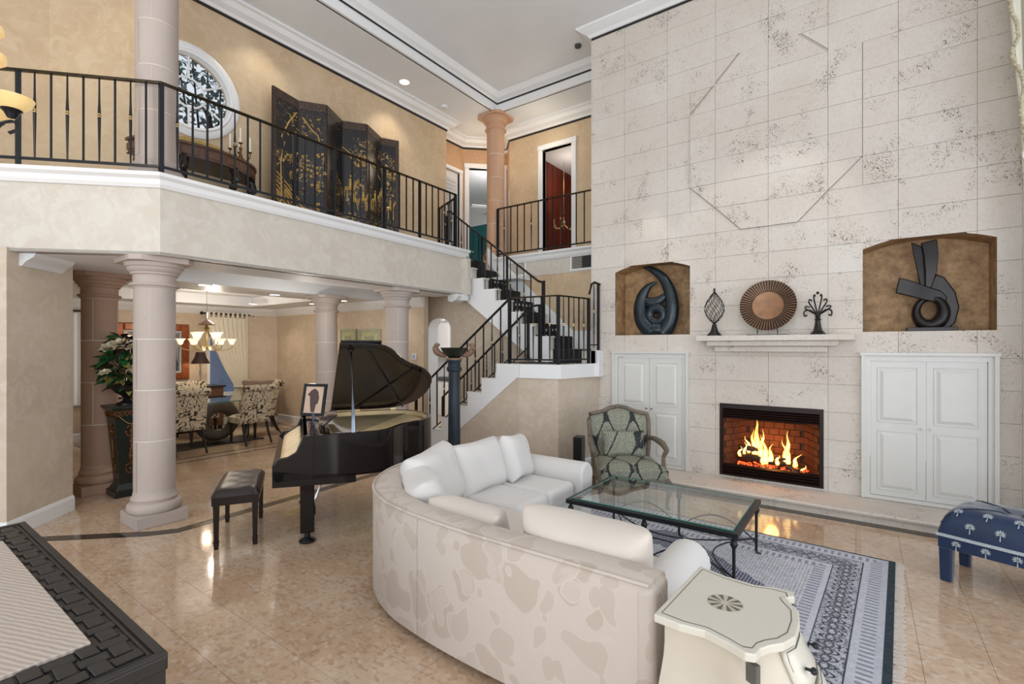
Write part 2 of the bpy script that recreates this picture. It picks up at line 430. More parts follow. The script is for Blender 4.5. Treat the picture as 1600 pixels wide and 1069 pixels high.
M['bombeside'] = simple('bombeside', srgb(200, 190, 174), .45, var=.08, scale=6)
M['inlaygrey'] = simple('inlaygrey', srgb(98, 98, 92), .35, var=.3, scale=20)
M['inlaycream'] = simple('inlaycream', srgb(196, 190, 168), .35, var=.2, scale=30)
M['leaf'] = simple('leaf', srgb(52, 122, 66), .35, var=.5, scale=30, col2=srgb(16, 52, 26))
M['leafyellow'] = simple('leafyellow', srgb(140, 140, 70), .45, var=.4, scale=20)
M['leafbrown'] = simple('leafbrown', srgb(64, 38, 28), .5, var=.4, scale=20)
M['petal'] = simple('petal', srgb(226, 214, 184), .6, var=.12, scale=20)
M['greenlacq'] = simple('greenlacq', srgb(30, 38, 34), .28, var=.3, scale=6)
M['goldpaint'] = simple('goldpaint', srgb(120, 74, 34), .45, .3, var=.5, scale=50)
M['poleblue'] = simple('poleblue', srgb(38, 54, 66), .5, var=.45, scale=7, bump=.2, bscale=30)
M['horn'] = simple('horn', srgb(142, 110, 88), .5, var=.35, scale=20)
M['photo'] = scroll('photo', srgb(196, 168, 146), srgb(70, 48, 44), 4, .56)
M['artgreen'] = scroll('artgreen', srgb(206, 206, 160), srgb(110, 120, 80), 40, .6)
M['teal'] = simple('teal', srgb(40, 110, 112), .6, var=.05)
M['outside_wall'] = simple('outside_wall', srgb(150, 170, 208), .8, var=.1, scale=1)
M['candle'] = simple('candle', srgb(240, 236, 224), .5)
M['ventgrey'] = simple('ventgrey', srgb(70, 72, 74), .6, var=.5, scale=60)
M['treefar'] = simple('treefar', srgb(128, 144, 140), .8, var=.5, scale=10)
M['firebrick'] = simple('firebrick', srgb(96, 52, 26), .85, var=.35, scale=14, bump=.2, bscale=40)
M['firemetal'] = simple('firemetal', srgb(34, 16, 14), .4, .4, var=.2)
M['log'] = simple('log', (.018, .012, .009), .9, var=.6, scale=16, bump=.8, bscale=30, col2=(.07, .035, .02))
def emit(name, col, st, col2=None):
    m = N(name)
    if col2:
        c = m.coord('obj'); f = m.noise(c, 22, 3); x = m.mix(m.ramp(f, [(.4, 0), (.6, 1)]), col, col2); m.l(x, m.b.inputs['Emission Color'])
    else: m.b.inputs['Emission Color'].default_value = col+(1,)
    m.b.inputs['Emission Strength'].default_value = st
    return m.set((.02, .01, .005), .8)
M['lens'] = emit('lens', (1, .95, .88), 6); M['ember'] = emit('ember', (1, .1, .02), 3.2, (.08, .01, .004))
def shadeglass(name, col, ecol, st):
    m = N(name); m.b.inputs['Emission Color'].default_value = ecol+(1,); m.b.inputs['Emission Strength'].default_value = st
    return m.set(col, .35, Transmission_Weight=.0)
M['shade'] = shadeglass('shade', (.9, .85, .75), (1, .84, .6), 1.1)
M['amber'] = shadeglass('amber', srgb(226, 196, 132), (1, .70, .34), .40)
M['bulb'] = emit('bulb', (1, .88, .62), 9)
def flame():
    m = N('flame'); lw = m.n('LayerWeight'); lw.inputs[0].default_value = .5
    c = m.coord('obj'); s = m.n('SeparateXYZ'); m.l(c, s.inputs[0])
    nz = m.noise(c, 20, 2); h = m.math('ADD', m.math('MULTIPLY', lw.outputs['Facing'], 1.15), m.math('MULTIPLY', m.math('SUBTRACT', nz, .5), .9))
    h = m.math('ADD', h, m.math('MULTIPLY', s.outputs[2], .9))
    col = m.ramp(h, [(0.1, (1, .72, .28)), (.42, (1, .46, .07)), (.72, (1, .22, .02)), (1, (.7, .06, .0))])
    e = m.n('Emission'); m.l(col, e.inputs[0]); e.inputs[1].default_value = 3.4
    t = m.n('BsdfTransparent'); mx = m.n('MixShader'); m.l(m.ramp(h, [(.35, 0), (.95, 1)]), mx.inputs[0])
    m.l(e.outputs[0], mx.inputs[1]); m.l(t.outputs[0], mx.inputs[2]); m.l(mx.outputs[0], m.t.nodes['Material Output'].inputs[0]); return m.m
M['flame'] = flame()
def rugmat():
    m = N('rugpattern'); c = m.coord('obj'); s = m.n('SeparateXYZ'); m.l(c, s.inputs[0])
    ax = m.math('ABSOLUTE', s.outputs[0]); ay = m.math('ABSOLUTE', s.outputs[1])
    HX, HY = 1.51, 1.19
    d = m.math('MINIMUM', m.math('SUBTRACT', HX, ax), m.math('SUBTRACT', HY, ay))      # distance to the rug's edge
    nz = m.noise(c, 40, 2, .5, 1.0)
    fine = m.ramp(nz, [(.47, 0), (.53, 1)])
    # small lattice of the field
    lat = m.math('MULTIPLY', m.math('SINE', m.math('MULTIPLY', m.math('ADD', s.outputs[0], s.outputs[1]), 150)), m.math('SINE', m.math('MULTIPLY', m.math('SUBTRACT', s.outputs[0], s.outputs[1]), 150)))
    latm = m.ramp(m.math('ADD', lat, m.math('MULTIPLY', m.math('SUBTRACT', nz, .5), 1.6)), [(.1, 0), (.25, 1)])
    light = m.mix(m.math('MULTIPLY', latm, .55), srgb(205, 205, 212), srgb(110, 112, 126))
    dark = m.mix(latm, srgb(74, 76, 98), srgb(182, 184, 196))
    dia = m.math('ADD', m.math('DIVIDE', ax, 1.06), m.math('DIVIDE', ay, .80))
    dia = m.math('ADD', dia, m.math('MULTIPLY', m.math('SINE', m.math('MULTIPLY', ax, 60)), .012))
    x = m.mix(m.ramp(dia, [(.995, 1), (1.0, 0)]), light, dark)
    x = m.mix(m.ramp(dia, [(.50, 1), (.505, 0)]), x, light)
    x = m.mix(m.ramp(dia, [(.26, 1), (.265, 0)]), x, dark)
    corner = m.math('ADD', m.math('DIVIDE', ax, 1.22), m.math('DIVIDE', ay, .88))
    x = m.mix(m.math('MULTIPLY', m.ramp(corner, [(1.25, 0), (1.26, 1)]), .35), x, srgb(120, 122, 140))
    # borders
    side = m.math('LESS_THAN', m.math('SUBTRACT', HX, ax), m.math('SUBTRACT', HY, ay))
    per = m.math('ADD', m.math('MULTIPLY', side, s.outputs[1]), m.math('MULTIPLY', m.math('SUBTRACT', 1, side), s.outputs[0]))

    v2 = m.n('TexVoronoi', feature='F1'); v2.inputs['Scale'].default_value = 15; m.l(c, v2.inputs['Vector'])
    mid = m.math('SUBTRACT', d, .258)
    zz_ = m.math('MULTIPLY', m.math('SINE', m.math('MULTIPLY', per, 2*PI/.15)), .052)
    w1 = m.ramp(m.math('ABSOLUTE', m.math('SUBTRACT', mid, zz_)), [(.005, 1), (.009, 0)]); w2 = m.ramp(m.math('ABSOLUTE', m.math('ADD', mid, zz_)), [(.005, 1), (.009, 0)])
    q2 = m.math('MULTIPLY', m.math('ABSOLUTE', m.math('SINE', m.math('MULTIPLY', per, 2*PI/.15))), .022)
    core = m.ramp(m.math('ABSOLUTE', m.math('SUBTRACT', m.math('ABSOLUTE', mid), q2)), [(.003, 1), (.007, 0)])
    ring = m.ramp(m.math('ABSOLUTE', m.math('SUBTRACT', v2.outputs['Distance'], .34)), [(.03, 1), (.07, 0)])
    scr = m.ramp(m.noise(c, 46, 1, .4, 1.6), [(.40, 1), (.45, 0)])
    vv = m.math('MAXIMUM', m.math('MAXIMUM', w1, w2), m.math('MAXIMUM', core, m.math('MAXIMUM', m.math('MULTIPLY', scr, .85), m.math('MULTIPLY', ring, .55))))
    wide = m.mix(vv, srgb(184, 186, 196), (.022, .026, .04))
    bars = m.ramp(m.math('SINE', m.math('MULTIPLY', per, 2*PI/.045)), [(.0, 0), (.2, 1)])
    nar = m.mix(m.math('MULTIPLY', bars, .7), srgb(196, 198, 208), srgb(104, 108, 122))
    x = m.mix(m.ramp(d, [(.455, 1), (.456, 0)]), x, nar)
    x = m.mix(m.ramp(d, [(.385, 1), (.386, 0)]), x, srgb(200, 201, 210))
    x = m.mix(m.ramp(d, [(.350, 1), (.351, 0)]), x, (.02, .025, .04))
    x = m.mix(m.ramp(d, [(.343, 1), (.344, 0)]), x, wide)
    x = m.mix(m.ramp(d, [(.172, 1), (.173, 0)]), x, (.02, .025, .04))
    x = m.mix(m.ramp(d, [(.166, 1), (.167, 0)]), x, srgb(192, 194, 204))
    x = m.mix(m.ramp(d, [(.125, 1), (.126, 0)]), x, nar)
    x = m.mix(m.ramp(d, [(.055, 1), (.056, 0)]), x, srgb(186, 188, 198))
    x = m.mix(m.ramp(d, [(.022, 1), (.023, 0)]), x, (.012, .03, .04))
    x = m.mix(m.math('MULTIPLY', fine, .16), x, srgb(90, 92, 104))
    m.bump(nz, .3, .003); return m.set(x, .95)
M['rug'] = rugmat()
def lacquer():
    """black lacquer screen painted in gold; object coords: x along the screen 0..2.4, z up 0..1.8"""
    m = N('lacquer'); c = m.coord('obj'); s = m.n('SeparateXYZ'); m.l(c, s.inputs[0]); X, Z = s.outputs[1], s.outputs[2]
    n1 = m.noise(c, 16, 4, .6, 2.0); n2 = m.noise(c, 5, 3)
    def band(v, a, b, soft=.03): return m.math('MULTIPLY', m.ramp(v, [(a-soft, 0), (a, 1)]), m.ramp(v, [(b, 1), (b+soft, 0)]))
    Zn = m.math('DIVIDE', Z, 1.8); Xn = m.math('DIVIDE', X, 2.1)
    # hills of brushed strokes at the lower left
    hill = m.ramp(m.math('ADD', m.math('ADD', Zn, m.math('MULTIPLY', Xn, .75)), m.math('MULTIPLY', n2, .1)), [(.43, 1), (.45, 0)])
    st = m.n('TexWave'); st.inputs['Scale'].default_value = 6; st.inputs['Distortion'].default_value = 3; st.inputs['Detail'].default_value = 1
    mp = m.n('Mapping'); mp.inputs['Rotation'].default_value = (.8, 0, 0); m.l(c, mp.inputs[0]); m.l(mp.outputs[0], st.inputs[0]); st.bands_direction = 'Z'
    hillm = m.math('MULTIPLY', hill, m.ramp(st.outputs[1], [(.45, 0), (.5, 1)]))
    clump = m.ramp(n1, [(.56, 0), (.585, 1)])
    z1 = m.math('MULTIPLY', m.math('MULTIPLY', band(Zn, .33, .56), m.ramp(m.noise(c, 3.4, 1), [(.46, 0), (.5, 1)])), clump)
    z2 = m.math('MULTIPLY', m.math('MULTIPLY', band(Zn, .64, .86), band(Xn, .5, 1.0)), m.math('MULTIPLY', m.ramp(m.noise(c, 3.2, 1, .5, 1), [(.5, 0), (.54, 1)]), clump))
    z3 = m.math('MULTIPLY', m.math('MULTIPLY', band(Zn, .08, .26), band(Xn, .45, 1.0)), clump)
    up = m.math('MULTIPLY', m.math('MULTIPLY', band(Zn, .72, .96), band(Xn, .0, .5)), m.ramp(m.noise(c, 34, 4, .7, 1), [(.6, 0), (.63, .45)]))
    g = m.math('MAXIMUM', m.math('MAXIMUM', hillm, z1), m.math('MAXIMUM', m.math('MAXIMUM', z2, z3), up))
    x = m.mix(m.math('MULTIPLY', g, .85), (.014, .013, .016), srgb(190, 156, 92))
    return m.set(x, .22)
M['lacquer'] = lacquer()
M['lacqborder'] = scroll('lacqborder', srgb(62, 44, 34), (.016, .01, .01), 40, .48)
M['lacqborder'].node_tree.nodes['Principled BSDF'].inputs['Roughness'].default_value = .3

# ================================================================= STRUCTURE
FW = 6.2          # fireplace wall plane
F2 = 3.12         # upper floor level
# ---- floor: marble tiles laid one by one
TS = .2955
fl = MB(); fl.b2(-12.5, 4.5, -4.5, 9.2, -.12, -.006)
floor = struct('floor', fl, M['grout'])
def in_room(x, y):
    if y > 9 or y < -4 or x > 4.4 or x < -11.1: return False
    if x > -3.2 and y > 6.2: return False
    if y > 5.3 and -5.2 < x < -2.9: return False
    return True
tile = MB(); tile.b2(.001, TS-.001, .001, TS-.001, -.006, 0); tile = tile.build('marble_tile', M['marble'], floor)
cells = []
ca, sa = cos(math.atan(548/762)), sin(math.atan(548/762))
for i in range(-39, 15):
    for j in range(-14, 31):
        x, y = .25+i*TS, .26+j*TS
        if not in_room(x+.1, y+.1): continue
        d = -sa*(x+.15)+ca*(y+.15); r = ca*(x+.15)+sa*(y+.15)
        vis = d > 2.2 and abs(r/d) < 1.07 and 1.65/d < .74
        hid = (-2.9 < x < 0 and 1.9 < y < 4.6) or (x < -5.9 and y < .9) or (x < -6.4 and y < 1.4)
        cells.append((d if vis and not hid else 99+d, x, y))
cells.sort(); rest = MB()
for k, (d, x, y) in enumerate(cells):
    if k < 299:
        o = tile if k == 0 else tile.copy()
        if k: C.objects.link(o)
        o.location = (x, y, 0)
    else: rest.b2(x+.001, x+TS-.001, y+.001, y+TS-.001, -.006, 0)
rest.build('marble_tiles', M['marble'], floor, kind='stuff')
# dark marble inlay bands
def band(name, pts, wd, parent=floor, z=.0015):
    b = MB(); b.sweep([(-wd/2, -.004), (-wd/2, z), (wd/2, z), (wd/2, -.004)], pts); return b.build(name, M['inlay'], parent)
band('inlay_band', [(-6.4, .45), (-5.75, 1.0), (-5.10, 1.62), (-4.98, 1.80), (-5.02, 2.5), (-5.12, 4.2), (-5.15, 5.2)], .12)
band('inlay_band', [(-3.0, 5.59), (1.15, 5.59)], .12)
band('inlay_band', [(-3.10, 5.2), (-3.0, 5.55)], .08)
for o_ in (0, .27):
    band('inlay_band', [(-7.83-o_, 2.35+o_), (-7.83-o_, 5.55-o_), (-10.7+o_, 5.55-o_), (-10.7+o_, 2.35+o_), (-7.83-o_, 2.35+o_)], .035)

# ---- fireplace wall: stone tiles on a backing with niches, cupboards and firebox openings
NL, NR, NB = (-2.73, -1.74), (0.0, .995), 1.80
def arch(x):
    for a, b in (NL, NR):
        if a < x < b:
            t = (x-(a+b)/2)/((b-a)/2); return 2.65+.10*(1-t*t)
CAB = ((-2.745, -1.76, .105, 1.557), (0.0, .995, .105, 1.557)); FB = (-1.389, -.34, .124, .974)
xs = [-3.07, -2.596, -2.019, -1.736, -1.439, -.87, -.30, 0.0, .288, .864, 1.16]
zs = [3.02+TS*k for k in range(-10, 11)]
OCT = [(-1.736, 3.611), (-1.44, 3.315), (-1.155, 3.0155), (-.585, 3.0155), (-.30, 3.315), (0, 3.611), (0, 4.793), (-.30, 4.793), (-.585, 5.0885), (-1.155, 5.0885), (-1.44, 4.793), (-1.736, 4.497)]
OCT = [(x, z) for x, z in OCT]
def clip(poly, a, b, keep_left=True):
    out = []
    def sd(p): v = (b[0]-a[0])*(p[1]-a[1])-(b[1]-a[1])*(p[0]-a[0]); return v if keep_left else -v
    for i in range(len(poly)):
        p, q = poly[i], poly[(i+1) % len(poly)]; sp, sq = sd(p), sd(q)
        if sp >= 0: out.append(p)
        if (sp > 0) != (sq > 0) and abs(sp-sq) > 1e-9:
            t = sp/(sp-sq); out.append((p[0]+(q[0]-p[0])*t, p[1]+(q[1]-p[1])*t))
    return out
def parea(p): return abs(sum(p[i][0]*p[(i+1) % len(p)][1]-p[(i+1) % len(p)][0]*p[i][1] for i in range(len(p))))/2
wb = MB()
def rectw(x0, x1, z0, z1): wb.b2(x0, x1, FW+.012, FW+.35, z0, z1)
rectw(-3.07, -2.745, 0, 5.98); rectw(-1.76, -1.389, 0, 1.6); rectw(-1.389, -.34, .974, 1.6); rectw(-1.389, -.34, 0, .124); rectw(-.34, 0, 0, 1.6); rectw(1.012, 1.16, 0, 5.98)
rectw(-2.745, -1.74, 1.557, 1.8); rectw(0, .995, 1.557, 1.8); rectw(-1.74, 0, 1.6, 5.98)
rectw(-2.745, -1.74, 2.755, 5.98); rectw(0, .995, 2.755, 5.98); rectw(-2.745, -1.76, 0, .105); rectw(0, .995, 0, .105)
for a, b in (NL, NR):
    for k in range(12):
        x0, x1 = a+(b-a)*k/12, a+(b-a)*(k+1)/12; rectw(x0, x1, max(arch(x0+1e-4), arch(x1-1e-4)), 2.756)
wfp = struct('wall_back', wb, M['grout'])
wl = MB(); wl.b2(-3.09, -3.07, FW-.0, 7.0, 0, 5.98); wl.b2(-2.745, -2.73, 6.21, 6.5, 1.6, 1.8)
struct('wall_back_return', wl, M['coral'])
g = .0016; YF, YO = FW, FW-.022
def in_oct(cx, cz):
    ins = False; n = len(OCT)
    for i in range(n):
        (x0, z0), (x1, z1) = OCT[i], OCT[(i+1) % n]
        if (z0 > cz) != (z1 > cz) and cx < (x1-x0)*(cz-z0)/(z1-z0)+x0: ins = not ins
    return ins
diags = [(OCT[i], OCT[(i+1) % 12]) for i in (0, 1, 3, 4, 7, 9, 10)]
def put_tile(poly, yf):
    poly2 = []
    for p in poly:
        if not poly2 or (abs(p[0]-poly2[-1][0])+abs(p[1]-poly2[-1][1])) > 1e-4: poly2.append(p)
    if len(poly2) > 2 and abs(poly2[0][0]-poly2[-1][0])+abs(poly2[0][1]-poly2[-1][1]) < 1e-4: poly2.pop()
    if len(poly2) < 3 or parea(poly2) < .0008: return
    b = MB(); b.prism(poly2, 'y', yf+random.uniform(-.0012, .0012), FW+.013); b.build('stone_tile', M['coral'], wfp)
def hole_parts(x0, x1, z0, z1):
    """cell minus niches, cupboards and firebox, as polygons"""
    rects = [(x0, x1, z0, z1)]
    for hx0, hx1, hz0, hz1 in (CAB[0], CAB[1], FB, (NL[0], NL[1], 1.80, 2.76), (NR[0], NR[1], 1.80, 2.76)):
        new = []
        for a, b, c, d in rects:
            if a >= hx1-1e-4 or b <= hx0+1e-4 or c >= hz1-1e-4 or d <= hz0+1e-4: new.append((a, b, c, d)); continue
            if a < hx0: new.append((a, hx0, c, d))
            if b > hx1: new.append((hx1, b, c, d))
            m0, m1 = max(a, hx0), min(b, hx1)
            if c < hz0: new.append((m0, m1, c, hz0))
            if d > hz1: new.append((m0, m1, hz1, d))
        rects = new
    polys = [[(a, c), (b, c), (b, d), (a, d)] for a, b, c, d in rects if b-a > .012 and d-c > .012]
    for nx0, nx1 in (NL, NR):      # the sliver between the arch and 2.76
        m0, m1 = max(x0, nx0), min(x1, nx1)
        if m1-m0 > .01 and z0 < 2.76 and z1 > 2.6:
            lo = [(m0+(m1-m0)*k/8) for k in range(9)]
            bot = [(x, max(z0, arch(min(max(x, nx0+1e-4), nx1-1e-4)))) for x in lo]; top = min(z1, 2.76)
            bot = [p for p in bot if p[1] < top-1e-4]
            if len(bot) > 1: polys.append(bot+[(bot[-1][0], top), (bot[0][0], top)])
    return polys
zz = [.0]+[z for z in zs if .12 < z < 5.98]+[5.98]
zz[0] = .10
for a, b in zip(zz, zz[1:]):
    if b-a < .03: continue
    row = int(round((a-3.0155)/TS))
    for x0, x1 in zip(xs, xs[1:]):
        if not (3.25 < a < 4.75) and (x0 in (-1.736, 0.0)): continue       # wider stones outside the medallion rows
        if not (3.25 < a < 4.75) and x1 in (-1.736, 0.0): x1 = xs[xs.index(x1)+1]
        base = [(x0+g, a+g), (x1-g, a+g), (x1-g, b-g), (x0+g, b-g)]
        if b < 3.0 :
            for p in hole_parts(x0+g, x1-g, a+g, b-g): put_tile(p, YF)
            continue
        cut = None
        for A, B in diags:
            mx, mz = (A[0]+B[0])/2, (A[1]+B[1])/2
            if x0 < mx < x1 and a < mz < b: cut = (A, B)
            if x0 < mx < x1 and a < mz < b and (abs(A[1]-B[1]) < .01): cut = None
        if cut:
            n_ = Vector((-(cut[1][1]-cut[0][1]), cut[1][0]-cut[0][0])).normalized()*.005; ci = [(p[0]+n_.x, p[1]+n_.y) for p in cut]; so = n_*(-5.6 if cut[0][1] > 4.2 and cut[1][1] > 4.2 else 0); co = [(p[0]+so.x, p[1]+so.y) for p in cut]; pin, pout = clip(base, *ci, True), clip(base, *co, False)
            put_tile(pin, YO); put_tile(pout, YF)
        elif in_oct((x0+x1)/2, (a+b)/2):
            l_, r_, b_, t_ = [.005 if not in_oct(px_, pz_) else g for px_, pz_ in ((x0-.1, (a+b)/2), (x1+.1, (a+b)/2), ((x0+x1)/2, a-.1), ((x0+x1)/2, b+.1))]
            put_tile([(x0+l_, a+b_), (x1-r_, a+b_), (x1-r_, b-t_), (x0+l_, b-t_)], YO)
        else: put_tile(base, YF)
tri = MB(); tri.prism([(-.585, 3.32), (-.302, 3.315), (-.302, 3.60)], 'y', FW-.024, FW-.016); tri.build('stone_tile', M['coral'], wfp)
# niche interiors
for nm, (a, b) in (('niche', NL), ('niche', NR)):
    m = MB(); top = [(a+(b-a)*k/12, arch(min(max(a+(b-a)*k/12, a+1e-4), b-1e-4))) for k in range(13)]
    prof = [(a, 1.8)]+top+[(b, 1.8)]
    m.poly([(x, 6.55, z) for x, z in prof])
    for p, q in zip(prof, prof[1:]+prof[:1]): m.poly([(p[0], FW+.002, p[1]), (q[0], FW+.002, q[1]), (q[0], 6.55, q[1]), (p[0], 6.55, p[1])])
    m.build(nm, M['niche'], wfp)
# hearth ledge
h = MB(); h.prism([(5.66, 0), (5.66, .06), (5.63, .068), (5.625, .085), (5.64, .1), (FW+.02, .1), (FW+.02, 0)], 'x', -2.9, 1.16)
hearth = struct('trim_1', h, M['coral'])
# firebox
fp = thing('fireplace', 'dark metal framed fireplace insert with louvred bands in the pale stone wall', 'fireplace', (-.865, 6.2, .124))
x0, x1, z0, z1 = FB
m = MB(); m.ring4((x0, z0), (x1, z1), .034, .055, lambda a, b, c_, d_: m.b2(a, b, 6.185, 6.24, c_, d_), .02)
m.build('frame', M['firemetal'], fp, world=True)
for zb_, zt_ in ((z1-.17, z1-.01), (z0, z0+.135)): MB().b2(x0+.02, x1-.02, 6.215, 6.235, zb_, zt_).build('band_backing', M['firemetal'], fp, world=True)
for k in range(4):
    for zc in (z1-.075-.028*k, z0+.03+.03*k):
        m = MB(); m.box(((x0+x1)/2, 6.205, zc), (x1-x0-.08, .03, .017), rx=.5); m.build('louvre', M['firemetal'], fp, world=True)
m = MB()
y1, xa, xb = 6.62, x0+.2, x1-.2
m.poly([(xa, y1, z0), (xb, y1, z0), (xb, y1, z1), (xa, y1, z1)]); m.poly([(x0+.03, 6.22, z1-.14), (x1-.03, 6.22, z1-.14), (xb, y1, z1-.05), (xa, y1, z1-.05)])
m.poly([(x0+.02, 6.22, z0+.08), (x1-.02, 6.22, z0+.08), (xb, y1, z0+.1), (xa, y1, z0+.1)])
m.poly([(x0+.03, 6.22, z0), (xa, y1, z0), (xa, y1, z1), (x0+.03, 6.22, z1)]); m.poly([(x1-.03, 6.22, z0), (xb, y1, z0), (xb, y1, z1), (x1-.03, 6.22, z1)])
m.build('firebox_lining', M['log'], fp, world=True)
for r in range(8):
    zc = z0+.13+r*.075
    n = 6
    for k in range(n):
        ww = (xb-xa)/n; xo = xa+ww*(k+.5)+(ww/2 if r % 2 else 0)
        if xo > xb-.02: continue
        b = MB(); b.b2(xo-ww/2+.004, min(xo+ww/2-.004, xb), y1-.02, y1-.001, zc-.034, zc+.034); b.build('brick', M['firebrick'], fp, world=True)
    for sx, A, B in ((1, (x1-.03, 6.22), (xb, y1)), (-1, (x0+.03, 6.22), (xa, y1))):
        L = math.hypot(B[0]-A[0], B[1]-A[1]); an = math.atan2(B[1]-A[1], B[0]-A[0])
        for k in range(3):
            t = (k+.5+(.25 if r % 2 else -.05))/3
            if t > .97: continue
            b = MB(); b.box((A[0]+(B[0]-A[0])*t-sx*.008, A[1]+(B[1]-A[1])*t, zc), (L/3-.008, .012, .068), rz=an); b.build('brick', M['firebrick'], fp, world=True)
def logp(a, b, r, name='log'):
    n = 7; P = [Vector(a)+(Vector(b)-Vector(a))*i/n+Vector((random.uniform(-.008, .008), random.uniform(-.008, .008), random.uniform(-.008, .008))) for i in range(n+1)]
    m = MB(); m.tube(P, [r*random.uniform(.85, 1.1) for _ in P], 9); m.build(name, M['log'], fp, world=True, smooth='all')
logp((-1.22, 6.42, .34), (-.98, 6.36, .325), .034); logp((-1.24, 6.5, .42), (-1.0, 6.44, .36), .026); logp((-.98, 6.38, .29), (-.62, 6.42, .31), .036)
logp((-1.12, 6.34, .445), (-.92, 6.46, .40), .03); logp((-.92, 6.44, .37), (-.68, 6.4, .35), .028); logp((-.72, 6.36, .27), (-.47, 6.3, .23), .026)
logp((-.72, 6.48, .40), (-.55, 6.38, .25), .014)
em = MB()
for k in range(90):
    x = -1.2+.7*random.random(); em.ball((x, 6.30+.14*random.random(), .235+.03*random.random()), random.uniform(.010, .022), 6, 4, (1.3, 1, .7))
em.build('embers', M['ember'], fp, world=True, kind='stuff')
gr = MB(); gr.b2(x0+.08, x1-.08, 6.26, 6.56, .20, .225)
for k in range(12): gr.b2(x0+.13+k*.07, x0+.14+k*.07, 6.27, 6.28, .2, .27)
gr.build('grate', M['log'], fp, world=True)
def flame_mesh(x, y, z, hh, rr, lean=0):
    m = MB(); P = []; R = []
    for i in range(11):
        t = i/10; P.append((x+lean*t*t+.022*t*sin(t*8+x*30), y+.015*cos(t*6+x*20), z+hh*t)); R.append(max(.0012, rr*(1-t)**1.1*(.55+1.3*t*(1-t)*2+.2*sin(t*9+x*40)**2)))
    m.tube(P, R, 8, .6, up=(0, 1, 0)); m.xf(Matrix.Translation((-x, -y, -z)))
    o = m.build('flame', M['flame'], fp, smooth='all'); o.location = (x+.865, y-6.2, z-.124); return o
for a in ((-1.01, 6.40, .36, .46, .05, -.03), (-.975, 6.37, .34, .34, .04, .03), (-1.10, 6.37, .38, .20, .03, -.04), (-1.05, 6.38, .37, .30, .035, -.02), (-.92, 6.36, .27, .34, .045, -.04), (-.88, 6.39, .27, .24, .045, .02),
          (-.72, 6.40, .30, .38, .045, .04), (-.69, 6.37, .30, .28, .035, -.06), (-.63, 6.38, .27, .16, .035, .05), (-1.2, 6.36, .33, .12, .025, .01), (-.56, 6.33, .22, .10, .02, .05), (-1.15, 6.38, .36, .15, .022, .02), (-.80, 6.36, .28, .12, .03, .01), (-.95, 6.34, .26, .2, .03, .0)):
    flame_mesh(*a)
# ---- mantel shelf
mt = thing('mantel_shelf', 'stepped pale stone mantel shelf above the fireplace', 'mantel', (-.826, 6.2, 1.6))
def mant(y, z0, z1, x0, x1):
    return MB().b2(x0, x1, y, FW+.01, z0, z1)
mant(5.93, 1.715, 1.775, -1.60, -.06).build('shelf', M['coral'], mt, world=True, bevel=.004)
mant(6.0, 1.655, 1.715, -1.50, -.20).build('moulding', M['coral'], mt, world=True, bevel=.012)
mant(6.08, 1.59, 1.655, -1.43, -.30).build('moulding', M['coral'], mt, world=True, bevel=.012)
# ---- built-in cupboards
def cupboard(x0, x1, z0, z1, label):
    t = thing('cupboard', label, 'cupboard', ((x0+x1)/2, 6.2, z0), 0, 'built-in white cupboards beside the fireplace')
    fw = .06
    m = MB()
    m.ring4((x0, z0), (x1, z1), fw, fw*.8, lambda a, b, c, d: m.b2(a, b, 6.178, 6.26, c, d), fw*.6)
    m.build('frame', M['cabinet'], t, world=True)
    m = MB()
    for a, b, c, d in ((x0-.012, x0+.02, z0, z1+.001), (x1-.02, x1+.012, z0, z1+.001), (x0-.024, x1+.024, z1+.002, z1+.03)): m.b2(a, b, 6.155, 6.20, c, d)
    m.build('architrave', M['cabinet'], t, world=True)
    mx = (x0+x1)/2
    for s, a, b in ((-1, x0+fw+.003, mx-.002), (1, mx+.002, x1-fw-.003)):
        zb, zt = z0+fw*.6+.004, z1-fw*.8-.004
        d = MB(); d.b2(a, b, 6.19, 6.215, zb, zt); door = d.build('door', M['cabinet'], t, world=True, bevel=.003)
        zm = zb+(zt-zb)*.515
        for p0, p1 in ((zb+.06, zm-.04), (zm+.04, zt-.06)):
            for ins, y, nm in ((0, 6.184, 'panel_moulding'), (.022, 6.178, 'raised_panel')):
                q = MB(); xa, xb = a+.055+ins, b-.055-ins
                if ins == 0:
                    q.ring4((xa, p0), (xb, p1), .012, .012, lambda a_, b_, c_, d_: q.b2(a_, b_, y, 6.192, c_, d_))
                    q = q.build(nm, M['cabinet'], None, bevel=.004)
                else:
                    w_ = .03
                    A = [(xa, p0+ins), (xb, p0+ins), (xb, p1-ins), (xa, p1-ins)]; B = [(xa+w_, p0+ins+w_), (xb-w_, p0+ins+w_), (xb-w_, p1-ins-w_), (xa+w_, p1-ins-w_)]
                    va = [q.bm.verts.new((p[0], 6.19, p[1])) for p in A]; vb = [q.bm.verts.new((p[0], y, p[1])) for p in B]
                    for i in range(4): q.bm.faces.new((va[i], va[(i+1) % 4], vb[(i+1) % 4], vb[i]))
                    q.bm.faces.new(vb); q = q.build(nm, M['cabinet'])
                # re-express in the door's space
                q.data.transform(Matrix.Translation(-Vector(t.location))); q.parent = door
        k = MB(); k.ball((mx+s*.035, 6.168, zm+.0), .010, 8, 6); k.tube([(mx+s*.035, 6.192, zm), (mx+s*.035, 6.17, zm)], .004, 6)
        k.xf(Matrix.Translation(-Vector(t.location))); k.build('knob', M['black'] if x1 < 0 else M['chrome'], door, smooth=True)
cupboard(*CAB[0], 'white two-door cupboard left of the fireplace, behind the armchair')
cupboard(*CAB[1], 'wider white two-door cupboard right of the fireplace, behind the blue bench')

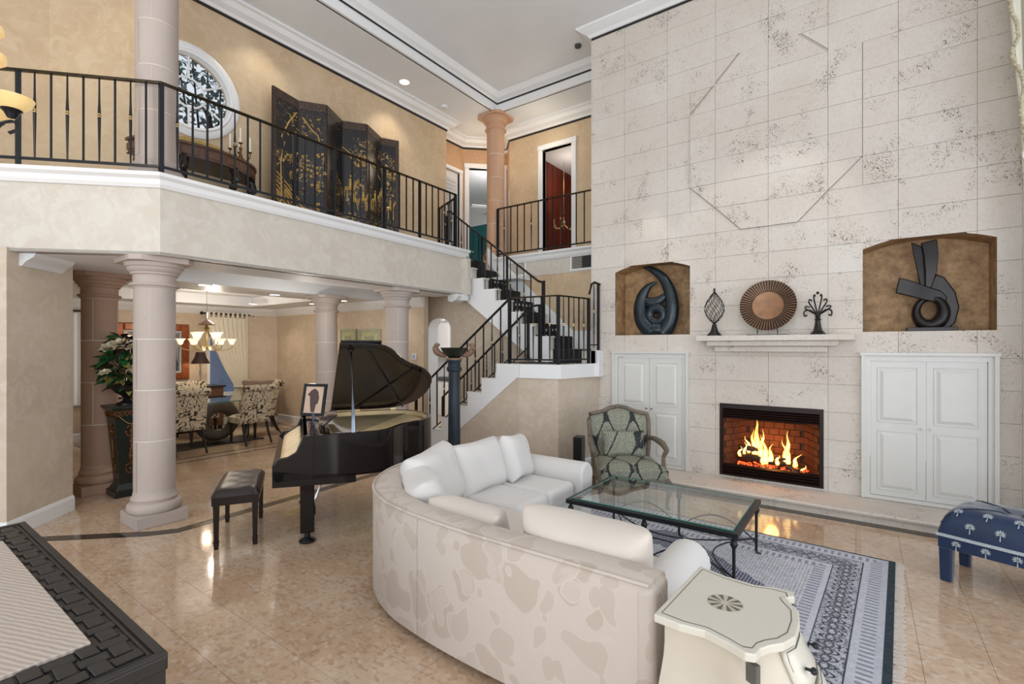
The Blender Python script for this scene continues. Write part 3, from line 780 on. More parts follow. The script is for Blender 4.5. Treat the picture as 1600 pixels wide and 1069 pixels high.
# ---- ceilings
SZ, TZ, CZ = 5.8, 5.95, 6.07
c = MB(); c.b2(-5.3, 4.5, -4.5, 6.9, CZ, CZ+.1); struct('ceiling', c, M['ceiling'])
c = MB(); c.b2(-7.0, -5.3, -4.5, 1.9, SZ, SZ+.05).b2(-6.36, -5.3, 1.9, 6.7, SZ, SZ+.05).b2(-9, -5.3, 6.7, 9.5, SZ, SZ+.05); c.b2(-5.3, -2.9, 6.9, 9.5, SZ, SZ+.05); c.b2(-5.32, -5.28, -4.5, 6.92, SZ, CZ); c.b2(-5.3, -2.9, 6.88, 6.92, SZ, CZ)
struct('ceiling_soffit', c, M['ceiling'])
tray = [(-5.28, -4.4), (-5.28, 6.88), (-3.0, 6.88)]
s = MB(); s.sweep([(0, SZ-.004), (.02, SZ-.004), (.02, TZ-.02), (0, TZ-.02)], tray); struct('trim_2', s, M['trimwhite'])
s = MB(); s.sweep([(0, TZ-.02), (.03, TZ-.02), (.03, TZ+.005), (0, TZ+.005)], tray); struct('trim_3', s, M['black'])
s = MB(); s.sweep([(0, TZ+.005), (.025, TZ+.005), (.05, TZ+.03), (.10, TZ+.055), (.14, TZ+.10), (.16, CZ), (0, CZ)], tray); struct('trim_4', s, M['trimwhite'])
fwp = [(-3.07, 6.95), (-3.07, 6.2), (1.2, 6.2)]
def crown_fp(o0, z0, o1, z1): return [(-o0, z0), (-o1, z1)]
fpc = [(1.2, FW), (-3.07, FW), (-3.07, 6.9)]
s = MB(); s.sweep([(0, 5.93), (.012, 5.93), (.012, 5.955), (0, 5.955)][::-1], [(p[0], p[1]) for p in fpc][::-1]); struct('trim_5', s, M['black'])
s = MB(); s.sweep([(0, 5.955), (.03, 5.955), (.06, 5.99), (.12, 6.02), (.17, 6.05), (.18, CZ), (0, CZ)], [(p[0], p[1]) for p in fpc][::-1]); struct('trim_6', s, M['trimwhite'])

# ---- upper walls
XU = -6.24
UP = [(-6.82, -1.5), (-6.82, 1.30), (XU, 1.88), (XU, 6.6), (-6.53, 6.62), (-6.53, 7.38), (-5.88, 8.0), (-5.56, 7.65), (-2.95, 7.65)]
def wallseg(name, a, b, z0, z1, mat, th=.1, openings=(), side=1):
    """vertical wall from a to b; openings (s0,s1,z0,z1) along it"""
    A, B = Vector(a), Vector(b); L = (B-A).length; an = math.atan2(B.y-A.y, B.x-A.x)
    xs_ = sorted({0, L}|{o[0] for o in openings}|{o[1] for o in openings}); m = MB()
    for p, q in zip(xs_, xs_[1:]):
        mid = (p+q)/2; op = [o for o in openings if o[0] < mid < o[1]]
        segs = [(z0, z1)] if not op else [(z0, op[0][2]), (op[0][3], z1)]
        for c_, d_ in segs:
            if d_-c_ > .01: m.b2(p, q, 0, th*side, c_, d_)
    m.xf(Matrix.Translation((A.x, A.y, 0)) @ Matrix.Rotation(an, 4, 'Z'))
    return struct(name, m, mat)
wallseg('wall_left_upper', UP[0], UP[1], F2-.2, SZ, M['plaster_up'])
wallseg('wall_left_upper', UP[1], UP[2], F2-.2, SZ, M['plaster_up'])
# wall with the round window
WY, WZ, WR = 2.385, 4.575, .43
m = MB(); sq = []
for i in range(32):
    a = 2*PI*i/32; k = max(abs(cos(a)), abs(sin(a))); sq.append((WY+.50*cos(a)/k, WZ+.50*sin(a)/k))
for i in range(32):
    a, b = 2*PI*i/32, 2*PI*(i+1)/32; j = (i+1) % 32
    p, q = (WY+WR*cos(a), WZ+WR*sin(a)), (WY+WR*cos(b), WZ+WR*sin(b))
    m.poly([(XU, *sq[i]), (XU, *sq[j]), (XU, *q), (XU, *p)]); m.poly([(XU, *p), (XU, *q), (XU-.12, *q), (XU-.12, *p)])
m.b2(XU-.12, XU, 1.88, WY-.5, F2-.2, SZ).b2(XU-.12, XU, WY+.5, 6.6, F2-.2, SZ).b2(XU-.12, XU, WY-.5, WY+.5, F2-.2, WZ-.5).b2(XU-.12, XU, WY-.5, WY+.5, WZ+.5, SZ)
struct('wall_left_upper', m, M['plaster_up'])
rw = MB()
prof = [(.415, -.06), (.415, .035), (.44, .045), (.455, .03), (.50, .035), (.53, .02), (.53, 0), (.44, -.0)]
rw.lathe([(r, h_) for r, h_ in prof]+[prof[0]], (0, 0, 0), 48); rw.xf(Matrix.Translation((XU, WY, WZ)) @ Matrix.Rotation(PI/2, 4, 'Y'))
rwin = rw.build('window_1', M['trimwhite'], smooth=True); rwin['kind'] = 'structure'
m = MB(); m.tube([(XU-.06, WY+.17*cos(2*PI*i/24), WZ+.17*sin(2*PI*i/24)) for i in range(24)], .012, 6, closed=True)
for a in (0, 60, 120, 180, 240, 300): a = math.radians(a+90); m.tube([(XU-.06, WY+.17*cos(a), WZ+.17*sin(a)), (XU-.06, WY+.43*cos(a), WZ+.43*sin(a))], .012, 6)
m.build('muntin', M['trimwhite'], rwin)
m = MB(); m.lathe([(0, 0), (.43, 0)], (0, 0, 0), 32); m.xf(Matrix.Translation((XU-.07, WY, WZ)) @ Matrix.Rotation(PI/2, 4, 'Y')); m.build('pane', M['winglass'], rwin)
# far hall, closet door, bedroom door, study door
wallseg('wall_hall_upper', UP[3], UP[4], F2-.2, SZ, M['plaster_hall']); wallseg('wall_hall_upper', UP[4], UP[5], F2-.2, SZ, M['plaster_hall'], openings=[(.12, .66, F2, 5.1)])
wallseg('wall_hall_upper', UP[5], UP[6], F2-.2, SZ, M['plaster_hall'], openings=[(.13, .80, F2, 5.24)]); wallseg('wall_hall_upper', UP[6], UP[7], F2-.2, SZ, M['plaster_hall'])
wallseg('wall_bridge', UP[7], UP[8], F2-.2, SZ, M['plaster_up'], openings=[(5.56-4.80, 5.56-4.19, F2, 5.27)])
# crown and black picture line of the upper hall
s = MB(); s.sweep([(0, 5.62), (.014, 5.62), (.014, 5.65), (0, 5.65)], UP); struct('trim_7', s, M['black'])
s = MB(); s.sweep([(0, 5.65), (.03, 5.65), (.05, 5.68), (.12, 5.71), (.16, 5.76), (.20, 5.77), (.20, SZ), (0, SZ)], UP); struct('trim_8', s, M['trimwhite'])
s = MB(); s.sweep([(0, F2), (.018, F2), (.018, F2+.14), (0, F2+.15)], UP[:4]); struct('baseboard_upper', s, M['trimwhite'])
def casing(name, a, b, s0, s1, z0, z1, w_=.09, parent=None):
    A, B = Vector(a), Vector(b); an = math.atan2(B.y-A.y, B.x-A.x); m = MB()
    m.b2(s0-w_, s0, -.03, .1, z0, z1).b2(s1, s1+w_, -.03, .1, z0, z1).b2(s0-w_-.01, s1+w_+.01, -.035, .1, z1, z1+w_)
    m.xf(Matrix.Translation((A.x, A.y, 0)) @ Matrix.Rotation(an, 4, 'Z')); return struct(name, m, M['trimwhite'], bevel=.006)
casing('door_1', UP[4], UP[5], .12, .66, F2, 5.1, .07); casing('door_2', UP[5], UP[6], .13, .80, F2, 5.24, .09); casing('door_3', UP[7], UP[8], 5.56-4.80, 5.56-4.19, F2, 5.27, .09)
m = MB(); m.b2(-6.60, -6.57, 6.74, 7.28, F2, 5.1)
for k in range(24): m.box((-6.555, 7.01, F2+.15+k*.072), (.025, .40, .05), ry=.5)
struct('door_4', m, M['white'])
# rooms beyond
m = MB(); m.b2(-9, -8.9, 7.5, 10.5, F2, 5.6).b2(-8.9, -5.6, 10.4, 10.5, F2, 5.6); struct('wall_bedroom', m, M['teal'])
m = MB(); m.b2(-8.9, -5.5, 7.9, 10.5, 5.55, 5.6); struct('ceiling_bedroom', m, M['ceiling'])
m = MB(); m.b2(-8.9, -8.86, 8.0, 10.4, 5.0, 5.55).b2(-8.9, -5.6, 10.36, 10.4, 4.98, 5.55); struct('trim_9', m, M['white'])
fan = thing('ceiling_fan', 'white ceiling fan in the teal bedroom beyond the upstairs door', 'fan', (-7.15, 9.4, 4.98))
m = MB(); m.lathe([(.0, .16), (.09, .14), (.1, 0), (.06, -.05), (0, -.07)], n=16); m.lathe([(.02, .6), (.02, .12)], n=8); m.build('motor', M['white'], fan, smooth=True)
for k in range(5):
    b = MB(); b.box((.40, 0, .02), (.55, .13, .012), rx=.2); b.xf(Matrix.Rotation(2*PI*k/5+.3, 4, 'Z')); b.build('blade', M['white'], fan)
m = MB(); m.b2(-5.3, -2.9, 9.6, 9.7, F2, 5.45).b2(-5.35, -5.28, 7.75, 9.7, F2, 5.45)
st = struct('wall_study', m, M['redwood'])
for k in range(12): b = MB(); b.b2(-5.28+k*.2, -5.10+k*.2, 9.585, 9.6, F2, 5.45); b.build('panel', M['redwood'], st)
for k in range(9): b = MB(); b.b2(-5.28, -5.265, 7.78+k*.2, 7.96+k*.2, F2, 5.45); b.build('panel', M['redwood'], st)
m = MB(); m.b2(-5.4, -2.9, 7.75, 9.7, 5.45, 5.5); struct('ceiling_study', m, M['ceiling'])
m = MB(); m.b2(-5.265, -5.25, 7.78, 9.58, F2, F2+.14).b2(-5.26, -2.9, 9.57, 9.585, F2, F2+.14); struct('baseboard_study', m, M['trimwhite'])
# upper floor slab, fascia and edge moulding
A0, A1, A2 = (-10.02, -3.21), (-5.12, 1.71), (-5.20, 5.93)
slab = [(-10.06, -3.13), (-5.18, 1.75), (-5.26, 5.90), (-5.45, 5.90), (-5.45, 6.78), (-3.07, 6.80), (-3.07, 10.5), (-10.06, 10.5)]
m = MB(); m.prism(slab, 'z', 2.82, F2); struct('floor_upper', m, M['fascia'])
m = MB(); m.sweep([(0, 2.475), (0, 3.1), (-.12, 3.1), (-.12, 2.475)], [A0, A1, A2]); m.b2(-5.45, -5.08, 5.86, 5.935, 2.475, 3.05)
struct('wall_balcony', m, M['fascia'])
tr = [(-.02, F2-.04), (.012, F2-.05), (.03, F2-.02), (.04, F2+.02), (.07, F2+.045), (.075, F2+.075), (-.10, F2+.08), (-.10, F2-.04)]
s = MB(); s.sweep(tr, [A0, A1, A2, (-5.40, 5.94)]); struct('trim_10', s, M['trimwhite'])
s = MB(); s.sweep(tr, [(-5.22, 6.79), (-3.07, 6.79)]); struct('trim_11', s, M['trimwhite'])
m = MB(); m.b2(-5.25, -3.07, 6.80, 6.86, 1.4, 3.1); struct('wall_bridge_lower', m, M['plaster_up'])
def vent(x0, x1, z0, z1, label):
    t = thing('air_vent', label, 'vent', ((x0+x1)/2, 6.8, z0), 0, 'air vents below the bridge'); m = MB()
    m.ring4((x0-.03, z0-.03), (x1+.03, z1+.03), .03, .03, lambda a, b, c_, d_: m.b2(a, b, 6.785, 6.8, c_, d_))
    m.build('frame', M['trimwhite'], t, world=True); MB().b2(x0, x1, 6.796, 6.8, z0, z1).build('backing', M['ventgrey'], t, world=True)
    for k in range(8): b = MB(); b.box(((x0+x1)/2, 6.79, z0+(z1-z0)*(k+.5)/8), (x1-x0, .012, .008), rx=.6); b.build('slat', M['ventgrey'], t, world=True)
vent(-3.72, -3.38, 2.87, 3.06, 'grey louvred air vent in the tan wall beside the stone wall')
vent(-4.95, -4.62, 2.87, 3.07, 'grey louvred air vent behind the upper stair railing')

# ---- lower level: beams, ceilings, pier, walls
m = MB(); m.prism([(-5.20, 1.80), (-5.27, 5.86), (-5.80, 5.86), (-5.80, 2.1), (-7.02, 2.1), (-7.02, .6), (-6.3, .6)], 'z', 2.475, 2.82); m.sweep([(0, 2.476), (-.20, 2.476), (-.20, 2.50), (0, 2.50)], [A0, A1, A2])
struct('ceiling_beam', m, M['ceiling'])
m = MB(); m.b2(-7.9, -7.02, 1.0, 5.8, 2.475, 2.84)
struct('ceiling_beam', m, M['white'])
m = MB(); m.b2(-7.1, -5.7, 2.0, 6.6, 2.80, 2.85); struct('ceiling_lower', m, M['white'])
m = MB(); m.b2(-11.1, -10.3, .8, 5.85, 2.475, 2.84).b2(-10.3, -7.9, 5.05, 5.85, 2.475, 2.84).b2(-10.3, -7.9, .8, 2.3, 2.475, 2.84).b2(-10.3, -7.9, 2.3, 5.05, 2.66, 2.84)
struct('ceiling_dining', m, M['ceiling'])
s = MB(); s.sweep([(0, 2.32), (.02, 2.32), (.05, 2.36), (.09, 2.42), (.11, 2.475), (0, 2.475)], [(-11, .8), (-11, 5.15), (-10.65, 5.8), (-5.98, 5.8)]); struct('trim_12', s, M['trimwhite'])
# pier left of the opening
m = MB(); m.prism([(-5.93, .86), (-6.48, 1.41), (-6.62, 1.27), (-10.4, -2.5), (-10.02, -3.23)], 'z', 0, 2.5); struct('wall_left', m, M['plaster_low'])
s = MB(); s.sweep([(0, 0), (.018, 0), (.018, .12), (.008, .145), (0, .15)], [(-10.02, -3.23), (-5.93, .86), (-6.48, 1.41), (-6.62, 1.27)][:3]); struct('baseboard_left', s, M['trimwhite'])
m = MB(); m.sweep([(0, 2.36), (.02, 2.36), (.05, 2.40), (.11, 2.44), (.13, 2.475), (0, 2.475)], [(-6.02, .95), (-6.36, 1.29)]); struct('trim_13', m, M['white'])
m = MB(); m.prism([(-5.30, 2.475), (-5.14, 2.475), (-5.14, 2.44), (-5.2, 2.38), (-5.3, 2.35)], 'y', 5.70, 5.93); m.b2(-5.45, -5.13, 5.8, 5.935, 2.38, 2.475); struct('trim_14', m, M['white'])
# dining walls
WA, WB2 = (5.8, 0), 0
m = MB(); m.b2(-12, -6.0, 5.8, 5.9, 0, 2.82); struct('wall_dining', m, M['plaster_dining'])
wallseg('wall_dining', (-11.0, 5.15), (-10.65, 5.8), 0, 2.82, M['plaster_dining'])
m = MB()
m.b2(-11.12, -11, -1, 1.35, 0, 2.82).b2(-11.12, -11, 1.35, 2.60, 0, .66).b2(-11.12, -11, 1.35, 2.60, 2.2, 2.82).b2(-11.12, -11, 2.60, 4.50, 0, 2.82).b2(-11.12, -11, 4.50, 5.12, 0, .62).b2(-11.12, -11, 4.50, 5.12, 1.86, 2.82).b2(-11.12, -11, 5.12, 5.2, 0, 2.82)
struct('wall_dining_far', m, M['plaster_dining'])
m = MB(); m.b2(-12, -7.6, .72, .8, 0, 2.82); struct('wall_dining_near', m, M['plaster_dining'])
s = MB(); s.sweep([(0, 0), (.018, 0), (.018, .13), (0, .15)], [(-11, .8), (-11, 5.15), (-10.65, 5.8), (-6.0, 5.8)]); struct('baseboard_dining', s, M['trimwhite'])
def win(name, y0, y1, z0, z1, sheer=False):
    m = MB()
    m.ring4((y0, z0), (y1, z1), .05, .05, lambda a, b, c_, d_: m.b2(-11.06, -10.98, a, b, c_, d_), .06)
    m.b2(-11.02, -10.95, y0-.05, y1+.05, z0-.03, z0)
    o = m.build(name, M['trimwhite']); o['kind'] = 'structure'; MB().b2(-11.05, -11.045, y0, y1, z0, z1).build('pane', M['winglass'], o); return o
w2 = win('window_2', 4.50, 5.12, .62, 1.86); w3 = win('window_3', 1.35, 2.60, .66, 2.2)
b = MB(); b.b2(-10.985, -10.965, 4.72, 4.80, .645, .665); b.build('latch', M['black'], w2)
m = MB(); m.b2(-12.8, -12.7, 3.5, 7.5, -.5, 2.2); nb = m.build('neighbour_wall', M['outside_wall']); nb['kind'] = 'structure'
# sheer curtain at the left dining window
def drape(pts_top, pts_bot, z1, z0, n, amp, axis='y', x=-10.9):
    pass
def curtain_mesh(path, amp, waves, nz=14, n=70):
    """path(t,s) -> (x,y,z,width normal); t across 0..1, s down 0..1"""
    m = MB(); V = []
    for j in range(nz+1):
        row = []
        for i in range(n+1):
            t = i/n; s_ = j/nz; x, y, z = path(t, s_); row.append(m.bm.verts.new((x+amp*sin(t*waves*2*PI)*(1-.3*s_), y, z)))
        V.append(row)
    for j in range(nz):
        for i in range(n): m.bm.faces.new((V[j][i], V[j][i+1], V[j+1][i+1], V[j+1][i]))
    return m
o = curtain_mesh(lambda t, s_: (-10.88, 1.4+1.22*t, 2.22-1.57*s_), .02, 14).build('sheer_curtain', M['whitesheer'], smooth='all')
tag(o, 'white sheer curtain hanging at the leftmost dining room window', 'curtain')
# thermostat wall end, arch wall, kitchen
m = MB(); X0, X1 = -6.30, -5.75
for k in range(10):
    a, b = X0+(X1-X0)*k/10, X0+(X1-X0)*(k+1)/10
    f_ = lambda x: 1.98+.17*math.sqrt(max(0, 1-((x-(X0+X1)/2)/((X1-X0)/2))**2))
    m.prism([(a, f_(a)), (b, f_(b)), (b, 2.9), (a, 2.9)], 'y', 6.2, 6.42)
m.b2(-7.2, X0, 6.2, 6.42, 0, 2.9)
m.prism([(X1, 0), (X1, 2.9), (-5.55, 2.9), (-5.45, 2.55), (-3.62, 1.28), (-3.62, 0)], 'y', 6.2, 6.42); m.b2(-3.62, -2.95, 6.2, 6.42, 0, 1.4)
struct('wall_arch', m, M['plaster_low'])
m = MB(); m.b2(X0, X0+.012, 6.19, 6.43, 0, 1.99).b2(X1-.008, X1, 6.2, 6.43, 0, 1.98)
for k in range(10):
    a, b = X0+(X1-X0)*k/10, X0+(X1-X0)*(k+1)/10; m.prism([(a, f_(a)), (b, f_(b)), (b, f_(b)-.012), (a, f_(a)-.012)], 'y', 6.19, 6.43)
struct('trim_15', m, M['trimwhite'])
m = MB(); m.b2(-8.6, -4.5, 8.6, 8.7, 0, 2.8).b2(-8.7, -8.6, 5.9, 8.7, 0, 2.8); struct('wall_kitchen', m, M['white'])
m = MB(); m.b2(-8.6, -4.5, 6.42, 8.7, 2.75, 2.8); struct('ceiling_kitchen', m, M['white'])
kc = thing('kitchen_cabinets', 'white kitchen cabinets seen through the arch behind the stairs', 'cabinets', (-6.8, 8.3, 0))
MB().b2(-8.3, -5.3, 8.0, 8.6, 0, .88).build('base_cabinet', M['white'], kc, world=True); MB().b2(-8.3, -5.3, 7.97, 8.6, .88, .92).build('worktop', M['ventgrey'], kc, world=True)
for k in range(5): MB().b2(-8.28+k*.6, -7.72+k*.6, 8.25, 8.6, 1.4, 2.2).build('wall_unit', M['white'], kc, world=True, bevel=.01); MB().b2(-8.28+k*.6, -7.72+k*.6, 7.98, 8.0, .1, .84).build('door', M['white'], kc, world=True, bevel=.01)
b = thing('coffee_maker', 'small dark coffee maker on the kitchen worktop', 'appliance', (-6.55, 8.15, .92)); m = MB(); m.b2(-.1, .1, -.1, .12, 0, .03).b2(-.1, .1, .04, .12, .03, .3).b2(-.1, .1, -.08, .12, .24, .32); m.build('body', M['bronzedark'], b); MB().lathe([(0, .03), (.07, .03), (.08, .12), (.05, .2), (0, .2)], (0, -.03, 0), 14).build('jug', M['chrome'], b)

# ---- staircase
R1, T1 = 1.42/7, .255
sc = thing('staircase', 'white L-shaped staircase with black runner climbing to the balcony', 'staircase', (-4.2, 5.3, 0))
Y0, Y1, Y2 = 5.25, 6.05, 6.78
for k in range(1, 8):
    xn = -4.02-T1*(7-k)
    xe = xn+T1 if k < 7 else xn+.02
    if k < 7:
        b = MB(); b.b2(xn, xe, Y0, Y1, R1*k-R1, R1*k-.025); b.build('step', M['tread'], sc, world=True); b = MB(); b.b2(xn-.02, xe, Y0-.02, Y1, R1*k-.025, R1*k); b.build('tread', M['tread'], sc, world=True)
        b = MB(); b.b2(xn-.024, xe-.02, Y0+.2, Y1-.12, R1*k, R1*k+.006).b2(xn-.028, xn-.02, Y0+.2, Y1-.12, R1*k-R1, R1*k+.006); b.build('carpet_runner', M['runner'], sc, world=True)
b = MB(); b.b2(-4.045, -4.02, Y0-.02, Y1, R1*6, R1*7); b.build('step', M['tread'], sc, world=True)
lz = 1.42
b = MB(); b.prism([(-4.04, Y0-.02), (-3.62, Y0-.02), (-3.10, 5.33), (-2.95, FW), (-3.07, FW), (-3.07, Y2), (-4.04, Y2)], 'z', lz-.12, lz); b.build('landing', M['tread'], sc, world=True)
b = MB(); b.prism([(-4.02, 5.42), (-3.64, 5.42), (-3.24, 5.5), (-3.16, Y1), (-4.02, Y1)], 'z', lz, lz+.006); b.build('carpet_runner', M['runner'], sc, world=True)
ZB = lz+R1*.95
b = MB(); b.prism([(-3.68, Y1), (-2.93, Y1), (-2.93, FW-.001), (-3.07, FW-.001), (-3.07, Y2), (-3.68, Y2)], 'z', lz, ZB-.02); b.build('landing', M['tread'], sc, world=True)
b = MB(); b.b2(-3.62, -3.16, Y1-.006, Y1, lz, ZB).b2(-3.62, -3.09, Y1-.01, Y2-.1, ZB-.02, ZB-.012); b.build('carpet_runner', M['runner'], sc, world=True)
R2 = (F2-ZB)/8; T2 = .245; XN = -3.68
zig_hi = []
for k in range(1, 9):
    xn = XN-T2*(k-1)
    zc = ZB+R2*k
    zig_hi.append((xn, ZB+R2*(k-1))); zig_hi.append((xn, zc))
    if k < 8:
        b = MB(); b.b2(xn-T2, xn, Y1, Y2, zc-R2-.02, zc-.025); b.build('step', M['tread'], sc, world=True); b = MB(); b.b2(xn-T2, xn+.02, Y1-.015, Y2, zc-.025, zc); b.build('tread', M['tread'], sc, world=True)
    b = MB(); b.b2(xn, xn+.026, Y1+.12, Y2-.1, zc-R2, zc+.005)
    if k < 8: b.b2(xn-T2+.02, xn+.026, Y1+.12, Y2-.1, zc, zc+.006)
    b.build('carpet_runner', M['runner'], sc, world=True)
# skirts
zig = [(-4.02, lz)]
for k in range(7, 0, -1):
    xn = -4.02-T1*(7-k); zig.append((xn, R1*k)) if k == 7 else None
    zig.append((xn, R1*(k-1))); zig.append((xn-T1, R1*(k-1)))
zig = zig[:-1]
low = [(-5.30, 0), (-3.70, 1.24)]
b = MB(); pts = [(-3.64, lz-.005)]+[p for p in zig if p[1] >= 0][:-0 or None]+[low[0]]+[low[1], (-3.64, 1.24)]
pts = [(-3.64, lz)]
for k in range(7, 0, -1):
    xn = -4.02-T1*(7-k); pts += [(xn, R1*k), (xn, R1*(k-1))]
pts += [(-5.28, 0), (-3.68, 1.24), (-3.64, 1.24)]
b.prism(pts, 'y', Y0-.03, Y0); b.build('skirt', M['trimwhite'], sc, world=True)
b = MB(); b.sweep([(-.02, 1.24), (-.02, lz), (.03, lz), (.03, 1.24)], [(-3.64, Y0), (-3.10, 5.35), (-2.96, 6.195)]); b.build('skirt', M['trimwhite'], sc, world=True)
b = MB(); b.b2(-2.955, -2.90, Y1, 6.195, 1.24, ZB-.02).prism([(-3.02, Y1), (-2.93, Y1), (-2.93, 6.19), (-3.02, 6.19)], 'z', lz, ZB-.015); b.build('curb', M['trimwhite'], sc, world=True)
pts = zig_hi+[(-5.45, F2), (-5.45, 2.50), (-3.66, 1.26), (-3.62, lz), (-3.62, ZB)]
b = MB(); b.prism([(XN, lz)]+zig_hi[:-1]+[(-5.42, F2-R2), (-5.42, 2.52), (-3.9, 1.42)], 'y', Y1-.03, Y1); b.build('skirt', M['trimwhite'], sc, world=True)
b = MB(); b.prism([(XN, ZB), (XN, ZB+.28), (-5.4, F2+.28), (-5.4, F2)], 'y', Y2-.02, Y2); b.b2(-3.68, -3.09, Y2-.02, Y2, ZB, ZB+.28); b.build('skirt', M['trimwhite'], sc, world=True)
m = MB(); m.prism([(-5.27, 0), (-3.68, 1.25), (-3.66, 1.25), (-3.66, 0)], 'y', Y0-.01, Y0+.04); m.sweep([(0, 0), (0, 1.26), (-.05, 1.26), (-.05, 0)], [(-3.67, Y0-.01), (-3.12, 5.335), (-2.975, 6.195)])
struct('wall_stair', m, M['plaster_low'])
s = MB(); s.sweep([(0, 0), (.018, 0), (.018, .13), (0, .15)], [(-5.1, Y0-.01), (-3.67, Y0-.01), (-3.12, 5.335), (-2.975, 6.19)]); struct('baseboard_stair', s, M['trimwhite'])
# back (far) side of first flight
m = MB(); m.prism([(-5.6, 0), (-4.0, 1.25), (-4.0, 0)], 'y', Y1-.03, Y1); struct('wall_stair_far', m, M['plaster_low'])

# ---- railings
def ornate(mb_i, mb_b, x, y, z0, z1, zm):
    mb_i.tube([(x, y, z0), (x, y, zm-.02)], [.005, .011], 6); mb_i.tube([(x, y, zm+.02), (x, y, z1)], [.011, .006], 6)
def baluster(t, x, y, z0, z1, kind):
    if kind:
        zm = z0+(z1-z0)*.56; i = MB()
        i.tube([(x, y, z0), (x, y, z0+.12), (x, y, zm-.018)], [.0065, .008, .0125], 8); i.tube([(x, y, zm+.018), (x, y, z1-.2), (x, y, z1)], [.0125, .008, .0065], 8)
        o = i.build('baluster', M['iron'], t, world=True, smooth=True); r = MB(); r.lathe([(0, -.02), (.009, -.016), (.009, -.008), (.017, 0), (.009, .008), (.009, .016), (0, .02)], (x, y, zm), 8)
        r.xf(Matrix.Translation(-Vector(t.location))); r.build('collar', M['brass'], o, smooth=True)
    else:
        MB().b2(x-.0075, x+.0075, y-.0075, y+.0075, z0, z1).build('baluster', M['iron'], t, world=True)
def rail_tube(pts, r, mat, t, nm): MB().tube(pts, r, 8).build(nm, mat, t, world=True, smooth=True)
def level_rail(t, path, z0, ztop, zbot, n, posts=(), start=0, endpost=True):
    for (a, b), cnt in zip(zip(path, path[1:]), n):
        A, B = Vector(a), Vector(b)
        for i in range(1, cnt):
            p = A+(B-A)*i/cnt
            if (i+start) in posts and cnt > 12: MB().b2(p.x-.016, p.x+.016, p.y-.016, p.y+.016, z0, ztop).build('post', M['iron'], t, world=True)
            else: baluster(t, p.x, p.y, zbot, ztop-.012, i % 2 == 1 if cnt < 12 else i % 4 == 1)
    for p in path: MB().b2(p[0]-.018, p[0]+.018, p[1]-.018, p[1]+.018, z0, ztop).build('post', M['iron'], t, world=True)
    s = MB(); s.sweep([(-.022, ztop-.012), (-.022, ztop+.006), (.022, ztop+.006), (.022, ztop-.012)], path); s.build('handrail', M['railtop'], t, world=True, bevel=.004)
    s = MB(); s.sweep([(-.012, zbot-.012), (-.012, zbot+.008), (.012, zbot+.008), (.012, zbot-.012)], path); s.build('bottom_rail', M['iron'], t, world=True)
rl = thing('balcony_railing', 'long black iron balcony railing with brass collars along the upper hall', 'railing', (-5.15, 3.8, F2+.08), 0)
level_rail(rl, [(-7.4, -.55), (-5.93, .93), (-5.17, 1.735), (-5.21, 5.72)], F2+.08, 4.045, 3.285, [14, 9, 31], posts=(10, 14, 20, 25))
# short gate-like return at the stair head
rg = thing('stair_head_railing', 'short black railing return where the stairs meet the balcony', 'railing', (-5.5, 5.75, F2), 0)
level_rail(rg, [(-5.24, 5.74), (-5.86, 6.02)], F2+.02, 4.0, 3.27, [5])
rb = thing('bridge_railing', 'black iron railing across the upstairs bridge in front of the study door', 'railing', (-4.2, 6.85, F2+.08), 0)
level_rail(rb, [(-5.22, 6.83), (-3.10, 6.83)], F2+.08, 4.07, 3.27, [15])
for o in rb.children:
    pass
def slope_rail(t, A, B, n, below, top=.0, ends=(1, 1), pext=.10, kinds=None):
    """rail top from A to B (x,y,z); bottom rail `below` under it"""
    A, B = Vector(A), Vector(B)
    MB().tube([A, B], .017, 8).build('handrail', M['iron'], t, world=True, smooth=True); dn = Vector((0, 0, below)); MB().tube([A-dn, B-dn], .010, 8).build('bottom_rail', M['iron'], t, world=True, smooth=True)
    for i in range(0, n+1):
        p = A+(B-A)*i/n
        if i in (0, n):
            if ends[0 if i == 0 else 1]: MB().b2(p.x-.017, p.x+.017, p.y-.017, p.y+.017, p.z-below-pext, p.z).build('post', M['iron'], t, world=True)
        else: baluster(t, p.x, p.y, p.z-below, p.z-.01, i % 2 == 0)
r1 = thing('lower_stair_railing', 'black iron railing on the near side of the lower flight, bending round the landing', 'railing', (-4.0, 5.27, lz), 0)
slope_rail(r1, (-5.62, 5.27, .93), (-3.83, 5.27, 2.29), 12, .80, pext=.07)
level_rail(r1, [(-3.83, 5.27), (-3.14, 5.37), (-3.02, 5.98)], lz, 2.30, lz+.06, [6, 6])
r2 = thing('lower_stair_far_railing', 'black iron railing on the far side of the lower flight with a curled end', 'railing', (-4.2, 6.0, lz), 0)
slope_rail(r2, (-5.75, 6.0, .80), (-4.02, 6.0, 2.20), 11, .56, pext=.2)
rail_tube([(-4.02, 6.0, 2.20), (-3.96, 6.0, 2.24), (-3.88, 6.0, 2.25), (-3.80, 6.0, 2.25)], .016, M['iron'], r2, 'rail_end')
MB().b2(-3.835, -3.80, 5.98, 6.015, lz, 2.25).build('post', M['iron'], r2, world=True)
r3 = thing('upper_stair_railing', 'black iron railing on the near side of the upper flight with a bronze handrail', 'railing', (-4.4, 6.1, 2.2), 0)
A, B = (-5.66, 6.08, 3.93), (-3.90, 6.08, 2.62)
slope_rail(r3, A, B, 14, .82, ends=(0, 0))
rail_tube([(-5.74, 6.08, 3.86), (-5.72, 6.08, 3.94), (-5.66, 6.08, 3.93)], .016, M['iron'], r3, 'rail_end')
rail_tube([(-3.90, 6.08, 2.62), (-3.84, 6.08, 2.60), (-3.78, 6.08, 2.60)], .017, M['railtop'], r3, 'rail_end')
